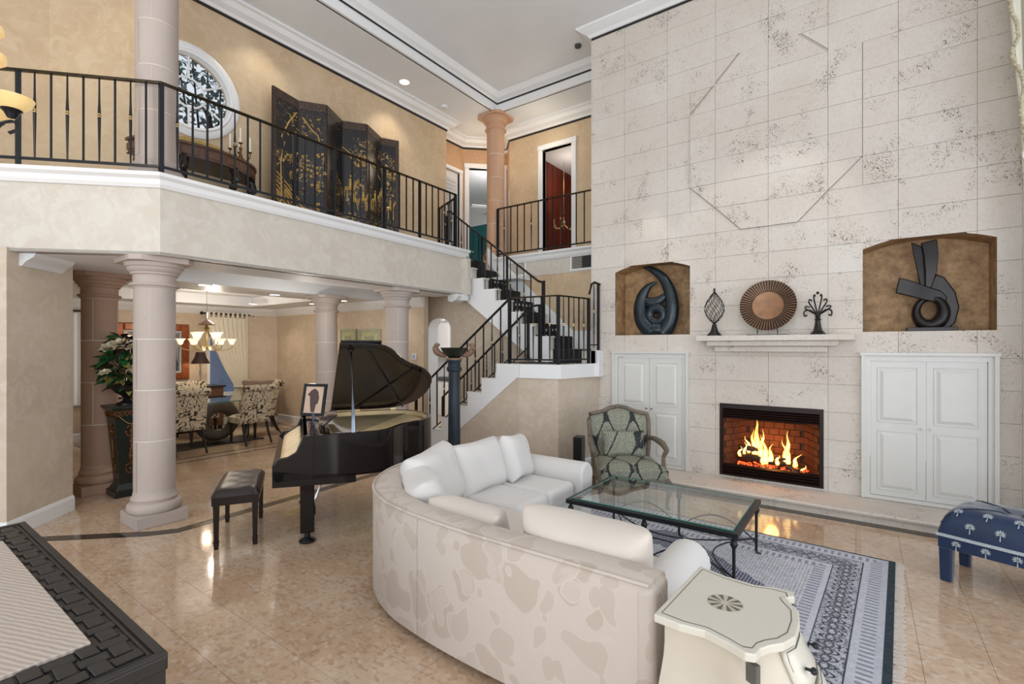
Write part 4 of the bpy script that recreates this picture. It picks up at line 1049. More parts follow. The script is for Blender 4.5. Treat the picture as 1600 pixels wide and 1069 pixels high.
MB().b2(-3.825, -3.785, 6.06, 6.10, ZB-.02, 2.60).build('post', M['iron'], r3, world=True); MB().b2(-5.76, -5.72, 6.06, 6.10, F2, 3.86).build('post', M['iron'], r3, world=True)
for k in (5, 9):
    p = Vector(A)+(Vector(B)-Vector(A))*(k+.5)/14; MB().b2(p.x-.015, p.x+.015, 6.065, 6.095, p.z-.9, p.z).build('post', M['iron'], r3, world=True)
r4 = thing('landing_end_railing', 'short black rail with a brass-topped curl beside the stone wall at the landing', 'railing', (-2.98, 6.12, ZB), 0)
rail_tube([(-3.02, 6.0, 2.36), (-3.0, 6.03, 2.50), (-2.985, 6.08, 2.53), (-2.93, 6.15, 2.50)], .016, M['railtop'], r4, 'handrail')
MB().b2(-2.965, -2.935, 6.12, 6.15, ZB-.02, 2.50).build('post', M['iron'], r4, world=True); baluster(r4, -2.99, 6.08, ZB+.02, 2.52, 1); MB().tube([(-3.02, 6.0, ZB+.06), (-2.95, 6.13, ZB+.06)], .008, 6).build('bottom_rail', M['iron'], r4, world=True)

# ---- columns
def column(x, y, z0, z1, mat, label, group, plinth=.42, r=.165):
    t = thing('stone_column', label, 'column', (x, y, z0), 0, group); H = z1-z0
    MB().b2(-plinth/2, plinth/2, -plinth/2, plinth/2, 0, .11).build('plinth', mat, t, bevel=.006)
    MB().lathe([(0, .11), (.20, .11), (.215, .125), (.22, .15), (.215, .18), (.195, .2), (.18, .205), (.185, .22), (.19, .235), (.18, .25), (.172, .26), (r+.002, .30), (0, .30)], n=32).build('base', mat, t, smooth=True)
    zc = H-.285; lo = .30; n = 5 if H > 2.55 else 4; hh = (zc-lo)/n
    for k in range(n):
        for s_ in (0, 1):
            a0 = (-.62 if k % 2 else -1.25)+s_*PI; e = .018
            m = MB(); m.lathe([(0, lo+hh*k+.004), (r, lo+hh*k+.004), (r, lo+hh*(k+1)-.004), (0, lo+hh*(k+1)-.004)], n=16, a0=a0+e, a1=a0+PI-e); m.build('drum_block', mat, t, smooth=True)
    MB().lathe([(0, lo), (r-.003, lo), (r-.003, zc), (0, zc)], n=32).build('mortar_core', M['mortar'], t, smooth=True)
    MB().lathe([(0, zc), (r+.004, zc), (r+.01, zc+.012), (r+.01, zc+.018), (r+.03, zc+.022), (r+.036, zc+.034), (r+.03, zc+.046), (r+.006, zc+.05), (r+.004, zc+.065), (r+.006, zc+.125), (r+.022, zc+.13), (r+.024, zc+.15), (r+.03, zc+.152), (r+.05, zc+.175), (r+.052, zc+.195), (r+.066, zc+.20), (r+.072, zc+.235), (0, zc+.235)], n=32).build('capital', mat, t, smooth=True)
    q = .26; c_ = .07; ab = [(-q+c_, -q), (q-c_, -q), (q, -q+c_), (q, q-c_), (q-c_, q), (-q+c_, q), (-q, q-c_), (-q, -q+c_)]
    MB().prism(ab, 'z', zc+.235, H).build('abacus', mat, t, bevel=.005)
    return t
grp = None
column(-5.46, 1.78, 0, 2.475, M['cantera'], 'grey-pink stone column nearest the camera, under the balcony corner', grp)
column(-7.10, 1.78, 0, 2.475, M['cantera_back'], 'brown stone column behind the flower pedestal', grp)
column(-5.46, 4.75, 0, 2.475, M['cantera'], 'grey stone column behind the raised piano lid, under the balcony edge', grp)
column(-7.13, 4.71, 0, 2.475, M['cantera'], 'stone column between the dining room and the framed portrait on the piano', grp)
column(-5.46, 1.80, F2, SZ, M['cantera'], 'tall grey stone column upstairs in front of the round window', grp, r=.17)
column(-5.40, 7.0, F2, SZ, M['cantera_up'], 'salmon-pink stone column upstairs at the far corner of the bridge', grp, r=.16, plinth=.38)

# ---- recessed lights, detectors, thermostat
def can(x, y, z, label=None):
    t = thing('recessed_light', label or 'round recessed ceiling light', 'ceiling light', (x, y, z), 0, 'recessed ceiling lights')
    MB().lathe([(.075, -.001), (.09, -.001), (.092, -.008), (.075, -.006), (.075, -.001)], n=24).build('trim_ring', M['trimwhite'], t, smooth=True); MB().lathe([(0, -.003), (.074, -.003)], n=24).build('lens', M['lens'], t)
can(-5.834, 5.224, SZ, 'bright recessed light in the upper hall ceiling above the folding screen')
for x, y, l_ in ((-7.16, 2.9, 'recessed light just right of the front column capital'), (-7.6, 4.1, 'recessed light in the white soffit right of the dining chandelier rod'), (-8.6, 5.4, 'recessed light washing the tan wall left of the rear column'),
               (-9.6, 4.75, 'recessed light by the curtain rod in the dining room'), (-7.6, 5.35, 'recessed light washing the green framed pictures')): can(x, y, 2.475, l_)
o = MB().lathe([(0, -.035), (.05, -.035), (.062, -.02), (.065, 0)], n=20).build('smoke_detector', M['white'], smooth=True); o.location = (-5.868, 6.15, SZ); tag(o, 'round white smoke detector on the soffit above the far hall', 'detector')
o = MB().lathe([(0, -.03), (.045, -.03), (.05, 0)], n=20).build('smoke_detector', M['ventgrey'], smooth=True); o.location = (-3.39, 6.37, CZ); tag(o, 'small grey detector on the high ceiling beside the stone wall', 'detector')
t = thing('thermostat', 'white thermostat with a small screen on the wall left of the arch', 'thermostat', (-6.22, 5.8, 1.47)); MB().b2(-.055, .055, -.025, 0, -.05, .06).build('body', M['white'], t, bevel=.008); MB().b2(-.03, .03, -.028, -.024, -.025, .035).build('screen', M['outside_wall'], t)

# ---- right-hand window wall beside the fireplace
m = MB(); m.b2(1.16, 1.30, 5.95, 6.5, 0, CZ).b2(1.16, 1.24, 5.2, 5.26, 0, CZ).b2(1.16, 1.26, 3.2, 5.95, 0, .12); o = m.build('window_4', M['trimwhite'], bevel=.01); o['kind'] = 'structure'
MB().b2(1.20, 1.205, 3.2, 5.95, .12, CZ).build('pane', M['winglass'], o)
# ================================================================= FURNITURE
# ---- curved sectional sofa
def offset_path(path, d):
    P = [Vector(p) for p in path]; out = []
    for i in range(len(P)):
        def nor(a, b): v = (b-a).normalized(); return Vector((v.y, -v.x))
        if 0 < i < len(P)-1: n1, n2 = nor(P[i-1], P[i]), nor(P[i], P[i+1]); m = n1+n2; m = m/m.length_squared*2
        elif i == 0: m = nor(P[0], P[1])
        else: m = nor(P[-2], P[-1])
        out.append(P[i]+m*d)
    return out
key = [(-.68, 1.86), (-1.1, 1.86), (-1.6, 1.86), (-2.0, 1.885), (-2.35, 1.95), (-2.68, 2.12), (-2.92, 2.40), (-3.04, 2.75), (-3.08, 3.15), (-3.08, 3.6), (-3.08, 4.12)]
full = [tuple(p) for p in smooth_path([(x, y) for x, y in key], 5)]
full = [(p[0], p[1]) for p in full]
sofa = thing('sectional_sofa', 'large curved off-white sectional sofa with floral damask back, facing the fireplace', 'sofa', (-2.0, 2.6, 0))
cut = 15
prof = [(0, .05), (0, .68), (.012, .705), (.035, .715), (.15, .715), (.19, .70), (.21, .66), (.22, .30), (.22, .05)]
for a, b, in ((0, cut+1), (cut, len(full))):
    seg = full[a:b]
    if a: seg = [tuple(Vector(seg[0])+(Vector(seg[1])-Vector(seg[0]))*.06)]+seg[1:]
    m = MB(); m.sweep(prof, seg); m.build('back_section', M['floral'], sofa, world=True, smooth=True)
    m = MB(); m.sweep([(.004, .700), (-.006, .708), (.004, .716), (.012, .708)], seg); m.build('piping', M['floral'], sofa, world=True, smooth=True)
inner = offset_path(full, .20)
def ring_poly(a, b, d0, d1):
    A = offset_path(full, d0)[a:b]; B = offset_path(full, d1)[a:b]; return A, B
# seat base and cushions follow an inner line
inline = [(-.86, 2.78), (-1.3, 2.78), (-1.65, 2.79), (-1.93, 2.92), (-2.08, 3.2), (-2.12, 3.5), (-2.12, 3.86)]
m = MB(); base = [(-.70, 2.0), (-1.6, 2.0), (-2.3, 2.08), (-2.7, 2.35), (-2.9, 2.75), (-2.95, 3.2), (-2.95, 4.1), (-2.12, 4.1), (-2.12, 3.5), (-2.06, 3.15), (-1.88, 2.88), (-1.62, 2.78), (-.70, 2.78)]
m.prism(base, 'z', .03, .27); m.build('seat_base', M['cushion'], sofa, world=True, bevel=.02)
def slab_cushion(name, pts, z0, z1, mat, par, r=.05):
    m = MB(); m.prism(pts, 'z', z0, z1); o = m.build(name, mat, par, world=True, bevel=r, seg=4, smooth='all'); return o
slab_cushion('seat_cushion', [(-.88, 2.06), (-1.66, 2.06), (-1.66, 2.80), (-.88, 2.80)], .27, .44, M['cushion_cream'], sofa)
slab_cushion('seat_cushion', [(-1.67, 2.06), (-2.28, 2.12), (-2.62, 2.36), (-2.82, 2.72), (-2.86, 2.95), (-2.10, 2.98), (-1.93, 2.88), (-1.67, 2.80)], .27, .44, M['cushion_cream'], sofa)
slab_cushion('seat_cushion', [(-2.87, 2.96), (-2.88, 3.42), (-2.08, 3.42), (-2.08, 2.99)], .27, .45, M['cushion'], sofa)
slab_cushion('seat_cushion', [(-2.88, 3.43), (-2.88, 3.86), (-2.08, 3.86), (-2.08, 3.43)], .27, .45, M['cushion'], sofa)
def arm(x0, x1, y0, y1, horiz, z=.60):
    m = MB(); r = .115
    prof = [(-.09, .03), (.09, .03), (.10, .38)]+[(r*cos(a), z-r+r*sin(a)) for a in [math.radians(k) for k in range(-20, 201, 20)]]+[(-.10, .38)]
    if horiz: m.prism([((y0+y1)/2+p, q) for p, q in prof], 'x', x0, x1)
    else: m.prism([((x0+x1)/2+p, q) for p, q in prof], 'y', y0, y1)
    return m
arm(-2.95, -2.02, 3.86, 4.10, True).build('arm', M['cushion'], sofa, world=True, smooth=True, bevel=.02)
arm(-.87, -.67, 1.95, 2.74, False, .60).build('arm', M['cushion'], sofa, world=True, smooth=True, bevel=.02)
m = MB(); m.b2(-.74, -.655, 1.855, 2.04, .05, .70); m.build('back_end', M['floral'], sofa, world=True, bevel=.03, seg=3, smooth=True)
for p in ((-.75, 2.0), (-1.6, 1.95), (-2.6, 2.3), (-2.95, 4.0), (-2.2, 4.0), (-.75, 2.7)): MB().lathe([(0, 0), (.025, 0), (.025, .05), (0, .05)], (p[0], p[1], 0), 10).build('foot', M['darkwood'], sofa, world=True)
def pillow(name, c, w_, h_, d_, rz, tilt, mat, label, group=None, roll=0, seed=0, cat='cushion', n=14, soft=.42):
    """upright pillow: local x width, z height, y thickness"""
    rnd = random.Random(seed); m = MB(); S = []
    ph = [rnd.uniform(0, 6.28) for _ in range(6)]
    for sgn in (-1, 1):
        row = []
        for j in range(n+1):
            r = []
            for i in range(n+1):
                u, v = i/n*2-1, j/n*2-1
                pf = (max(0, (1-u**4))*max(0, (1-v**4)))**soft
                wr = .035*sin(5*u+ph[0]+2*v)+.03*sin(7*v+ph[1])+.02*sin(11*u+3*v+ph[2])
                px = u*w_/2*(1-.07*(1-abs(v))*abs(u))*1.0; pz = v*h_/2*(1-.07*(1-abs(u))*abs(v))
                pz -= .03*h_*(1-v)*u*u
                r.append((px, sgn*d_/2*pf*(1+wr), pz))
            row.append(r)
        S.append(row)
    V = {}
    def vert(s_, j, i):
        edge = i in (0, n) or j in (0, n); k = (0 if edge else s_, j, i)
        if k not in V: V[k] = m.bm.verts.new(S[s_][j][i])
        return V[k]
    for s_ in (0, 1):
        for j in range(n):
            for i in range(n): m.bm.faces.new((vert(s_, j, i), vert(s_, j, i+1), vert(s_, j+1, i+1), vert(s_, j+1, i)))
    m.xf(Matrix.Rotation(rz, 4, 'Z') @ Matrix.Rotation(tilt, 4, 'X') @ Matrix.Rotation(roll, 4, 'Y'))
    o = m.build(name, mat, smooth='all', sub=1); o.location = c; return tag(o, label, cat, group)
G = 'loose cushions on the sectional sofa'
# back cushions: face direction = local -y rotated by rz
pillow('cushion', (-2.60, 3.68, .64), .46, .42, .20, PI/2+.25, -.30, M['cushion'], 'small square white cushion against the far arm of the sofa', G, roll=.12, seed=1)
pillow('cushion', (-2.70, 3.25, .62), .66, .46, .26, PI/2, -.30, M['cushion'], 'white back cushion second from the far arm of the sofa', G, seed=2)
pillow('cushion', (-2.68, 2.70, .63), .66, .50, .28, PI/2+.30, -.30, M['cushion'], 'large white back cushion at the curve of the sofa', G, seed=3, roll=-.05)
pillow('cushion', (-2.42, 2.37, .60), .62, .44, .26, PI/2+.95, -.35, M['cushion'], 'low white cushion slumped in the corner curve of the sofa', G, seed=4)
pillow('cushion', (-1.88, 2.20, .56), .58, .38, .26, PI-.02, -.45, M['cushion_cream'], 'cream crumpled cushion sunk behind the middle of the sofa back', G, seed=5)
pillow('cushion', (-1.12, 2.20, .60), .74, .46, .28, PI, -.28, M['cushion_cream'], 'large cream cushion rising above the sofa back beside the end table', G, seed=6)
# ---- coffee table
ct = thing('coffee_table', 'wrought iron coffee table with a thick glass top on the rug', 'table', (-1.29, 3.86, 0))
X0, X1, YA, YB, ZT = -1.925, -.655, 3.41, 4.30, .44
m = MB()
m.ring4((X0, YA), (X1, YB), .045, .045, lambda *a: m.b2(*a, ZT-.04, ZT-.006))
m.build('top_frame', M['iron'], ct, world=True, bevel=.003)
MB().b2(X0+.04, X1-.04, YA+.04, YB-.04, ZT-.014, ZT).build('glass_top', M['glass'], ct, world=True)
m = MB()
for a in ((X0+.038, X1-.038, YA+.036, YA+.041), (X0+.038, X1-.038, YB-.041, YB-.036)): m.b2(*a, ZT-.013, ZT+.001)
for a in ((X0+.036, X0+.041, YA+.038, YB-.038), (X1-.041, X1-.036, YA+.038, YB-.038)): m.b2(*a, ZT-.013, ZT+.001)
m.build('glass_edge', M['glassedge'], ct, world=True)
def ironleg(x, y, sx):
    m = MB(); m.lathe([(0, .03), (.010, .03), (.011, .30), (.011, ZT-.115), (.018, ZT-.105), (.024, ZT-.085), (.018, ZT-.065), (.011, ZT-.058), (.014, ZT-.05), (.011, ZT-.04), (0, ZT-.04)], (x, y, 0), 12)
    m.tube([(x, y, .04), (x+sx*.004, y, .02), (x+sx*.02, y, .010), (x+sx*.035, y, .014)], [.01, .01, .011, .007], 8)
    m.build('leg', M['iron'], ct, world=True, smooth=True)
for x in (X0+.03, (X0+X1)/2, X1-.03):
    for y in (YA+.03, YB-.03): ironleg(x, y, -1 if x < -1.5 else 1)
for y in (YA+.03, YB-.03):
    for xa, xb in ((X0+.03, (X0+X1)/2), ((X0+X1)/2, X1-.03)):
        MB().tube([(xa+(xb-xa)*k/12, y, .10+.15*sin(PI*k/12)) for k in range(13)], .006, 6).build('stretcher', M['iron'], ct, world=True, smooth=True)
for s_ in (1, -1):
    yb = (YA+YB)/2
    MB().tube([(X0+.03+(X1-X0-.06)*k/20, yb+s_*(-.41+.36*sin(PI*k/20)), .13) for k in range(21)], .006, 6).build('stretcher', M['iron'], ct, world=True, smooth=True)
for x, s_ in ((X0+.03, 1), (X1-.03, -1)): MB().tube([(x+s_*.22*sin(PI*k/14), YA+.03+(YB-YA-.06)*k/14, .13) for k in range(15)], .006, 6).build('stretcher', M['iron'], ct, world=True, smooth=True)
# ---- rug
rug = thing('area_rug', 'blue-grey and cream oriental rug with a diamond medallion under the coffee table', 'rug', (-1.385, 3.60, 0), -.05)
MB().b2(-1.53, 1.53, -1.19, 1.19, .001, .011).build('pile', M['rug'], rug)
for s_ in (-1, 1):
    m = MB()
    for k in range(170):
        y = -1.185+2.37*k/169+random.uniform(-.003, .003); x = s_*1.53; L = .05+random.uniform(-.008, .008)
        m.box((x+s_*L/2, y, .006), (L, .008, .006), rz=random.uniform(-.25, .25))
    m.build('fringe', M['cushion_cream'], rug, kind='stuff')
# ---- bombe end table
et = thing('end_table', 'cream painted bombe end chest with a round pinwheel inlay on top', 'chest', (-.42, 1.9, 0), 0)
T = [(-.59, 1.665), (-.50, 1.655), (-.42, 1.665), (-.345, 1.640), (-.29, 1.615), (-.262, 1.625), (-.255, 1.665), (-.235, 1.70), (-.20, 1.74), (-.175, 1.80), (-.172, 1.90), (-.182, 1.98), (-.215, 2.03), (-.232, 2.065), (-.205, 2.085), (-.215, 2.125), (-.27, 2.125), (-.34, 2.10), (-.45, 2.11), (-.56, 2.145)]
cx, cy = -.40, 1.88
def scaled(k, pts=T): return [((x-cx)*k+cx, (y-cy)*k+cy) for x, y in pts]
TZ0 = .72
MB().prism(T, 'z', TZ0-.028, TZ0).build('top', M['bombe'], et, world=True, bevel=.004)
m = MB(); a, b = scaled(.90), scaled(.885)
va = [m.bm.verts.new((p[0], p[1], TZ0+.0008)) for p in a]; vb = [m.bm.verts.new((p[0], p[1], TZ0+.0008)) for p in b]
for i in range(len(a)): m.bm.faces.new((va[i], va[(i+1) % len(a)], vb[(i+1) % len(a)], vb[i]))
m.build('inlay_line', M['inlaygrey'], et, world=True)
m = MB()
for k in range(10):
    a0, a1 = 2*PI*k/10, 2*PI*(k+.5)/10; m.prism([(-.405+.012*cos((a0+a1)/2), 1.885+.012*sin((a0+a1)/2))]+[(-.405+.058*cos(a0+(a1-a0)*q/3), 1.885+.058*sin(a0+(a1-a0)*q/3)) for q in range(4)], 'z', TZ0, TZ0+.0016)
m.build('inlay_petals', M['inlaygrey'], et, world=True)
MB().lathe([(0, .0012), (.0, .0012), (.058, .0012), (.062, 0)], (-.405, 1.885, TZ0), 32).build('inlay_disc', M['inlaycream'], et, world=True)
prof = [(.90, TZ0-.028), (.90, .60), (.97, .50), (1.06, .40), (1.08, .33), (1.02, .24), (.93, .16), (.90, .10), (.90, .09)]
m = MB(); rows = []
def bulge(x, z): return .085*max(0, min(1, (x+.32)/.14))*max(0, sin(PI*min(1, (TZ0-.05-z)/.52)))
prof2 = [(.90, TZ0-.028)]+[(next(p[0]+(q_[0]-p[0])*(p[1]-zz1)/(p[1]-q_[1]) for p, q_ in zip(prof, prof[1:]) if q_[1] <= zz1 <= p[1]), zz1) for zz1 in [.67-.045*i for i in range(13)]]+[(.90, .09)]
for k, z in prof2: rows.append([m.bm.verts.new((cx+(x-cx)*k*(.93 if x < cx-.1 else 1)+bulge(x, z), cy+(y-cy)*k, z)) for x, y in T])
for A, B in zip(rows, rows[1:]):
    for i in range(len(T)): m.bm.faces.new((A[i], A[(i+1) % len(T)], B[(i+1) % len(T)], B[i]))
m.bm.faces.new(rows[-1]); m.build('body', M['bombeside'], et, world=True, smooth=True)
for (za, zb) in ((.68, .565), (.55, .42), (.405, .28), (.265, .15)):
    m = MB(); idx = list(range(8, 13)); rr = []
    for z in [za+(zb-za)*q/4 for q in range(5)]:
        k = next((p[0]+(q_[0]-p[0])*(p[1]-z)/(p[1]-q_[1]) for p, q_ in zip(prof, prof[1:]) if q_[1] <= z <= p[1]), .9)
        rr.append([(cx+(T[i][0]-cx)*k+.012+bulge(T[i][0], z), cy+(T[i][1]-cy)*k*.98, z) for i in idx])
    V = [[m.bm.verts.new(p) for p in r] for r in rr]
    for A, B in zip(V, V[1:]):
        for i in range(len(idx)-1): m.bm.faces.new((A[i], A[i+1], B[i+1], B[i]))
    d = m.build('drawer', M['bombe'], et, world=True, smooth='all'); sol = d.modifiers.new('s', 'SOLIDIFY'); sol.thickness = .014; sol.offset = 0
    bd = [Vector(p)+Vector((.009, 0, 0)) for p in rr[0]]+[Vector(r[-1])+Vector((.009, 0, 0)) for r in rr[1:]]+[Vector(p)+Vector((.009, 0, 0)) for p in rr[-1][::-1][1:]]+[Vector(r[0])+Vector((.009, 0, 0)) for r in rr[::-1][1:-1]]
    k = MB(); k.tube([p*.94+(sum(bd, Vector())/len(bd))*.06 for p in bd], .003, 5, closed=True); k.xf(Matrix.Translation(-Vector(et.location))); k.build('inlay_line', M['inlaygrey'], d)
    mid = rr[2]
    for i in (1, 3):
        q = Vector(mid[i])+Vector((.012, -.0, 0)); k = MB(); k.tube([q, q+Vector((.018, 0, 0))], .005, 8); k.ball(tuple(q+Vector((.024, 0, 0))), .011, 8, 6, (1, 1.3, 1)); k.xf(Matrix.Translation(-Vector(et.location))); k.build('knob', M['iron'], d, smooth='all')
MB().box((-.272, 1.64, .652), (.035, .02, .06), rz=-.5).build('inlay_block', M['inlaygrey'], et, world=True)
MB().box((-.262, 1.645, .57), (.035, .02, .06), rz=-.5).build('inlay_block', M['inlaygrey'], et, world=True)
for p in ((-.54, 1.70), (-.26, 1.68), (-.54, 2.08), (-.25, 2.06)): MB().tube([(p[0], p[1], .12), (p[0]+(p[0]-cx)*.12, p[1]+(p[1]-cy)*.08, .05), (p[0]+(p[0]-cx)*.06, p[1], 0)], [.03, .02, .018], 8).build('leg', M['bombeside'], et, world=True, smooth=True)
# ---- armchair
ch = thing('armchair', 'grey-green carved wood armchair with dark ogee-patterned upholstery by the left cupboard', 'armchair', (-2.08, 5.02, 0), math.radians(36))
W, D = .33, .34
def rounded_slab(name, x0, x1, y0, y1, z0, z1, mat, par, dome=.05, n=10, corner=5):
    m = MB(); V = [[None]*(n+1) for _ in range(n+1)]
    for j in range(n+1):
        for i in range(n+1):
            u, v = i/n*2-1, j/n*2-1; pf = ((1-abs(u)**corner)*(1-abs(v)**corner))**.5
            V[j][i] = m.bm.verts.new(((x0+x1)/2+u*(x1-x0)/2, (y0+y1)/2+v*(y1-y0)/2, z1+dome*pf-dome*.2))
    for j in range(n):
        for i in range(n): m.bm.faces.new((V[j][i], V[j][i+1], V[j+1][i+1], V[j+1][i]))
    ring = [V[0][i] for i in range(n+1)]+[V[j][n] for j in range(1, n+1)]+[V[n][i] for i in range(n-1, -1, -1)]+[V[j][0] for j in range(n-1, 0, -1)]
    bot = [m.bm.verts.new((v.co.x, v.co.y, z0)) for v in ring]
    for i in range(len(ring)): m.bm.faces.new((ring[i], bot[i], bot[(i+1) % len(ring)], ring[(i+1) % len(ring)]))
    m.bm.faces.new(bot); return m.build(name, mat, par, smooth=True)
rounded_slab('seat', -.34, .34, -.36, .27, .28, .40, M['ogee'], ch, .07)
m = MB(); m.prism([(-.34, .30), (.34, .30), (.34, .26), (.28, .25), (.18, .22), (.06, .235), (0, .21), (-.06, .235), (-.18, .22), (-.28, .25), (-.34, .26)], 'y', -.375, -.345); m.build('front_rail', M['greywood'], ch, bevel=.006)
for s_ in (-1, 1): m = MB(); m.b2(s_*.34-.015, s_*.34+.015, -.35, .27, .25, .31); m.build('side_rail', M['greywood'], ch, bevel=.006)
MB().b2(-.3, .3, .26, .29, .25, .31).build('back_rail', M['greywood'], ch)
back = [(-.30, .30), (-.335, .55), (-.345, .80), (-.33, .865), (-.27, .875), (-.18, .895), (-.09, .935), (0, .95), (.09, .935), (.18, .895), (.27, .875), (.33, .865), (.345, .80), (.335, .55), (.30, .30)]
def lean(z): return .27+(z-.3)*.22
MB().tube([(x, lean(z), z) for x, z in back], .026, 8, 1).build('back_frame', M['greywood'], ch, smooth=True)
MB().ball((0, lean(.95)-.01, .955), .035, 10, 8, (1.8, .7, .6)).build('carved_crest', M['greywood'], ch, smooth='all')
m = MB(); inn = [(x*.93, .34+(z-.34)*.965) for x, z in back]
va = [m.bm.verts.new((x, lean(z)-.005, z)) for x, z in inn]; k2 = [((x*.8), .42+(z-.42)*.88) for x, z in inn]; vb = [m.bm.verts.new((x, lean(z)-.045, z)) for x, z in k2]
for i in range(len(inn)): m.bm.faces.new((va[i], va[(i+1) % len(inn)], vb[(i+1) % len(inn)], vb[i]))
m.bm.faces.new(vb); vc = [m.bm.verts.new((x, lean(z)+.012, z)) for x, z in inn]; m.bm.faces.new(vc)
for i in range(len(inn)): m.bm.faces.new((va[i], va[(i+1) % len(inn)], vc[(i+1) % len(inn)], vc[i]))
m.build('back_upholstery', M['ogee'], ch, smooth=True)
for s_ in (-1, 1):
    MB().tube(smooth_path([(s_*.335, .33, .60), (s_*.36, .18, .615), (s_*.385, .0, .60), (s_*.39, -.10, .57)], 4), lerp_list([.022, .03, .035, .028], 4), 8).build('armrest', M['greywood'], ch, smooth=True)
    MB().tube(smooth_path([(s_*.39, -.10, .57), (s_*.385, -.15, .55), (s_*.36, -.13, .47), (s_*.345, -.20, .38), (s_*.34, -.24, .29)], 4), lerp_list([.03, .028, .02, .024, .028], 4), 8).build('arm_support', M['greywood'], ch, smooth=True)
    MB().tube(smooth_path([(s_*.32, -.34, .29), (s_*.35, -.37, .22), (s_*.335, -.35, .10), (s_*.325, -.36, .03), (s_*.33, -.385, .012)], 4), lerp_list([.04, .036, .02, .016, .02], 4), 8).build('leg', M['greywood'], ch, smooth=True)
    MB().tube(smooth_path([(s_*.29, .27, .30), (s_*.295, .30, .15), (s_*.30, .34, .01)], 4), lerp_list([.028, .022, .018], 4), 8).build('leg', M['greywood'], ch, smooth=True)
mw = ch.location; R_ = Matrix.Rotation(math.radians(36), 4, 'Z'); pc = R_ @ Vector((.0, .13, 0))
pillow('cushion', (mw.x+pc.x, mw.y+pc.y, .575), .50, .30, .14, math.radians(36), -.28, M['ogee'], 'patterned bolster cushion on the grey-green armchair', seed=9)
# ---- blue bench
be = thing('bench', 'navy blue upholstered bench with silver palm tree motifs and silver braid', 'bench', (.43, 4.56, 0), -.36)
LB, DB = 1.25, .50
m = MB(); n, q = 24, 14; V = []
def bsurf(u, v):
    """u along, v across, 0..1"""
    a, b = u*2-1, v*2-1; pf = ((1-abs(a)**14)*(1-abs(b)**6))**.45
    dip = .03*math.exp(-((u-.28)**2*LB*LB+(v-.45)**2*DB*DB)/.003)+.03*math.exp(-((u-.72)**2*LB*LB+(v-.45)**2*DB*DB)/.003)
    return Vector((u*LB, v*DB, .335+.19*pf-dip))
for j in range(q+1): V.append([m.bm.verts.new(bsurf(.5-.5*cos(PI*i/n), .5-.5*cos(PI*j/q))) for i in range(n+1)])
for j in range(q):
    for i in range(n): m.bm.faces.new((V[j][i], V[j][i+1], V[j+1][i+1], V[j+1][i]))
m.build('cushion_top', M['bluefab'], be, smooth='all')
MB().b2(.0, LB, 0, DB, .235, .335).build('apron', M['bluefab'], be, bevel=.006)
m = MB(); m.sweep([(-.003, .318), (.008, .318), (.008, .338), (-.003, .338)][::-1], [(0, 0), (LB, 0), (LB, DB), (0, DB)], closed=True); m.build('braid', M['silver'], be)
for x in (.04, LB-.04):
    for y in (.04, DB-.04): MB().box((x, y, .12), (.075, .075, .24), taper=.85).build('leg', M['bluefab'], be, bevel=.01)
for (u0, v0) in ((.28, .45), (.72, .45)):
    MB().ball(tuple(bsurf(u0, v0)), .016, 8, 6, (1, 1, .5)).build('tuft_button', M['bluefab'], be, smooth='all')
    for ex, ey in ((u0-.27, .04), (u0+.22, .04), (u0-.24, .96), (u0+.22, .96)):
        MB().tube([bsurf(u0+(ex-u0)*k/10, v0+(ey-v0)*(k/10))+Vector((0, 0, .003)) for k in range(11)], .004, 6).build('seam_cord', M['bluedark'], be)
def palm(P, U, Vv, s_):
    """tiny flat palm at P with right U and up V"""
    palms = MB(); P, U, Vv = Vector(P), Vector(U).normalized(), Vector(Vv).normalized(); nrm = U.cross(Vv)*.0012
    def quad(a, b, w_):
        a, b = Vector(a), Vector(b); d = (b-a).normalized(); pp = Vector((-d.y, d.x))*w_/2
        vs_ = [P+nrm+U*(t.x)*s_+Vv*(t.y)*s_ for t in (a+pp, b+pp*.3, b-pp*.3, a-pp)]; palms.poly(vs_)
    quad((0, -.9), (0, .15), .16)
    for k in range(9):
        a = math.radians(-35+k*31.5); quad((0, .15), (.62*cos(a), .15+.58*sin(a)), .26)
    palms.build('palm_motif', M['silver'], be)
for i in range(8):
    x = .10+i*.15
    palm((x, -.001, .275), (1, 0, 0), (0, 0, 1), .042)
    for v in (.012, .10, .32, .56, .8):
        xx = x+(.07 if v in (.012, .32, .8) else 0); u = xx/LB
        if u > .95: continue
        p = bsurf(u, v); du = bsurf(u+.01, v)-p; dv = bsurf(u, v+.01)-p; palm(p+Vector((0, -.002, .002)), du, dv, .044)
# ---- dark console in the left foreground
tb = thing('console_table', 'black basket-weave table with a pale ribbed runner panel in the lower left foreground', 'table', (-2.5, .2, 0))
XL, XR, YF_, YN = -3.5, -1.66, .575, -.35; z = .75
MB().b2(XL, XR, YN, YF_, z-.05, z-.008).build('top', M['woven'], tb, world=True, bevel=.004)
m = MB()
m.ring4((XL, YN), (XR, YF_), .025, .025, lambda *a: m.b2(*a, z-.01, z)); m.ring4((XL+.033, YN+.033), (XR-.033, YF_-.033), .007, .007, lambda *a: m.b2(*a, z-.01, z-.003))
m.build('rim', M['woven'], tb, world=True, bevel=.002)
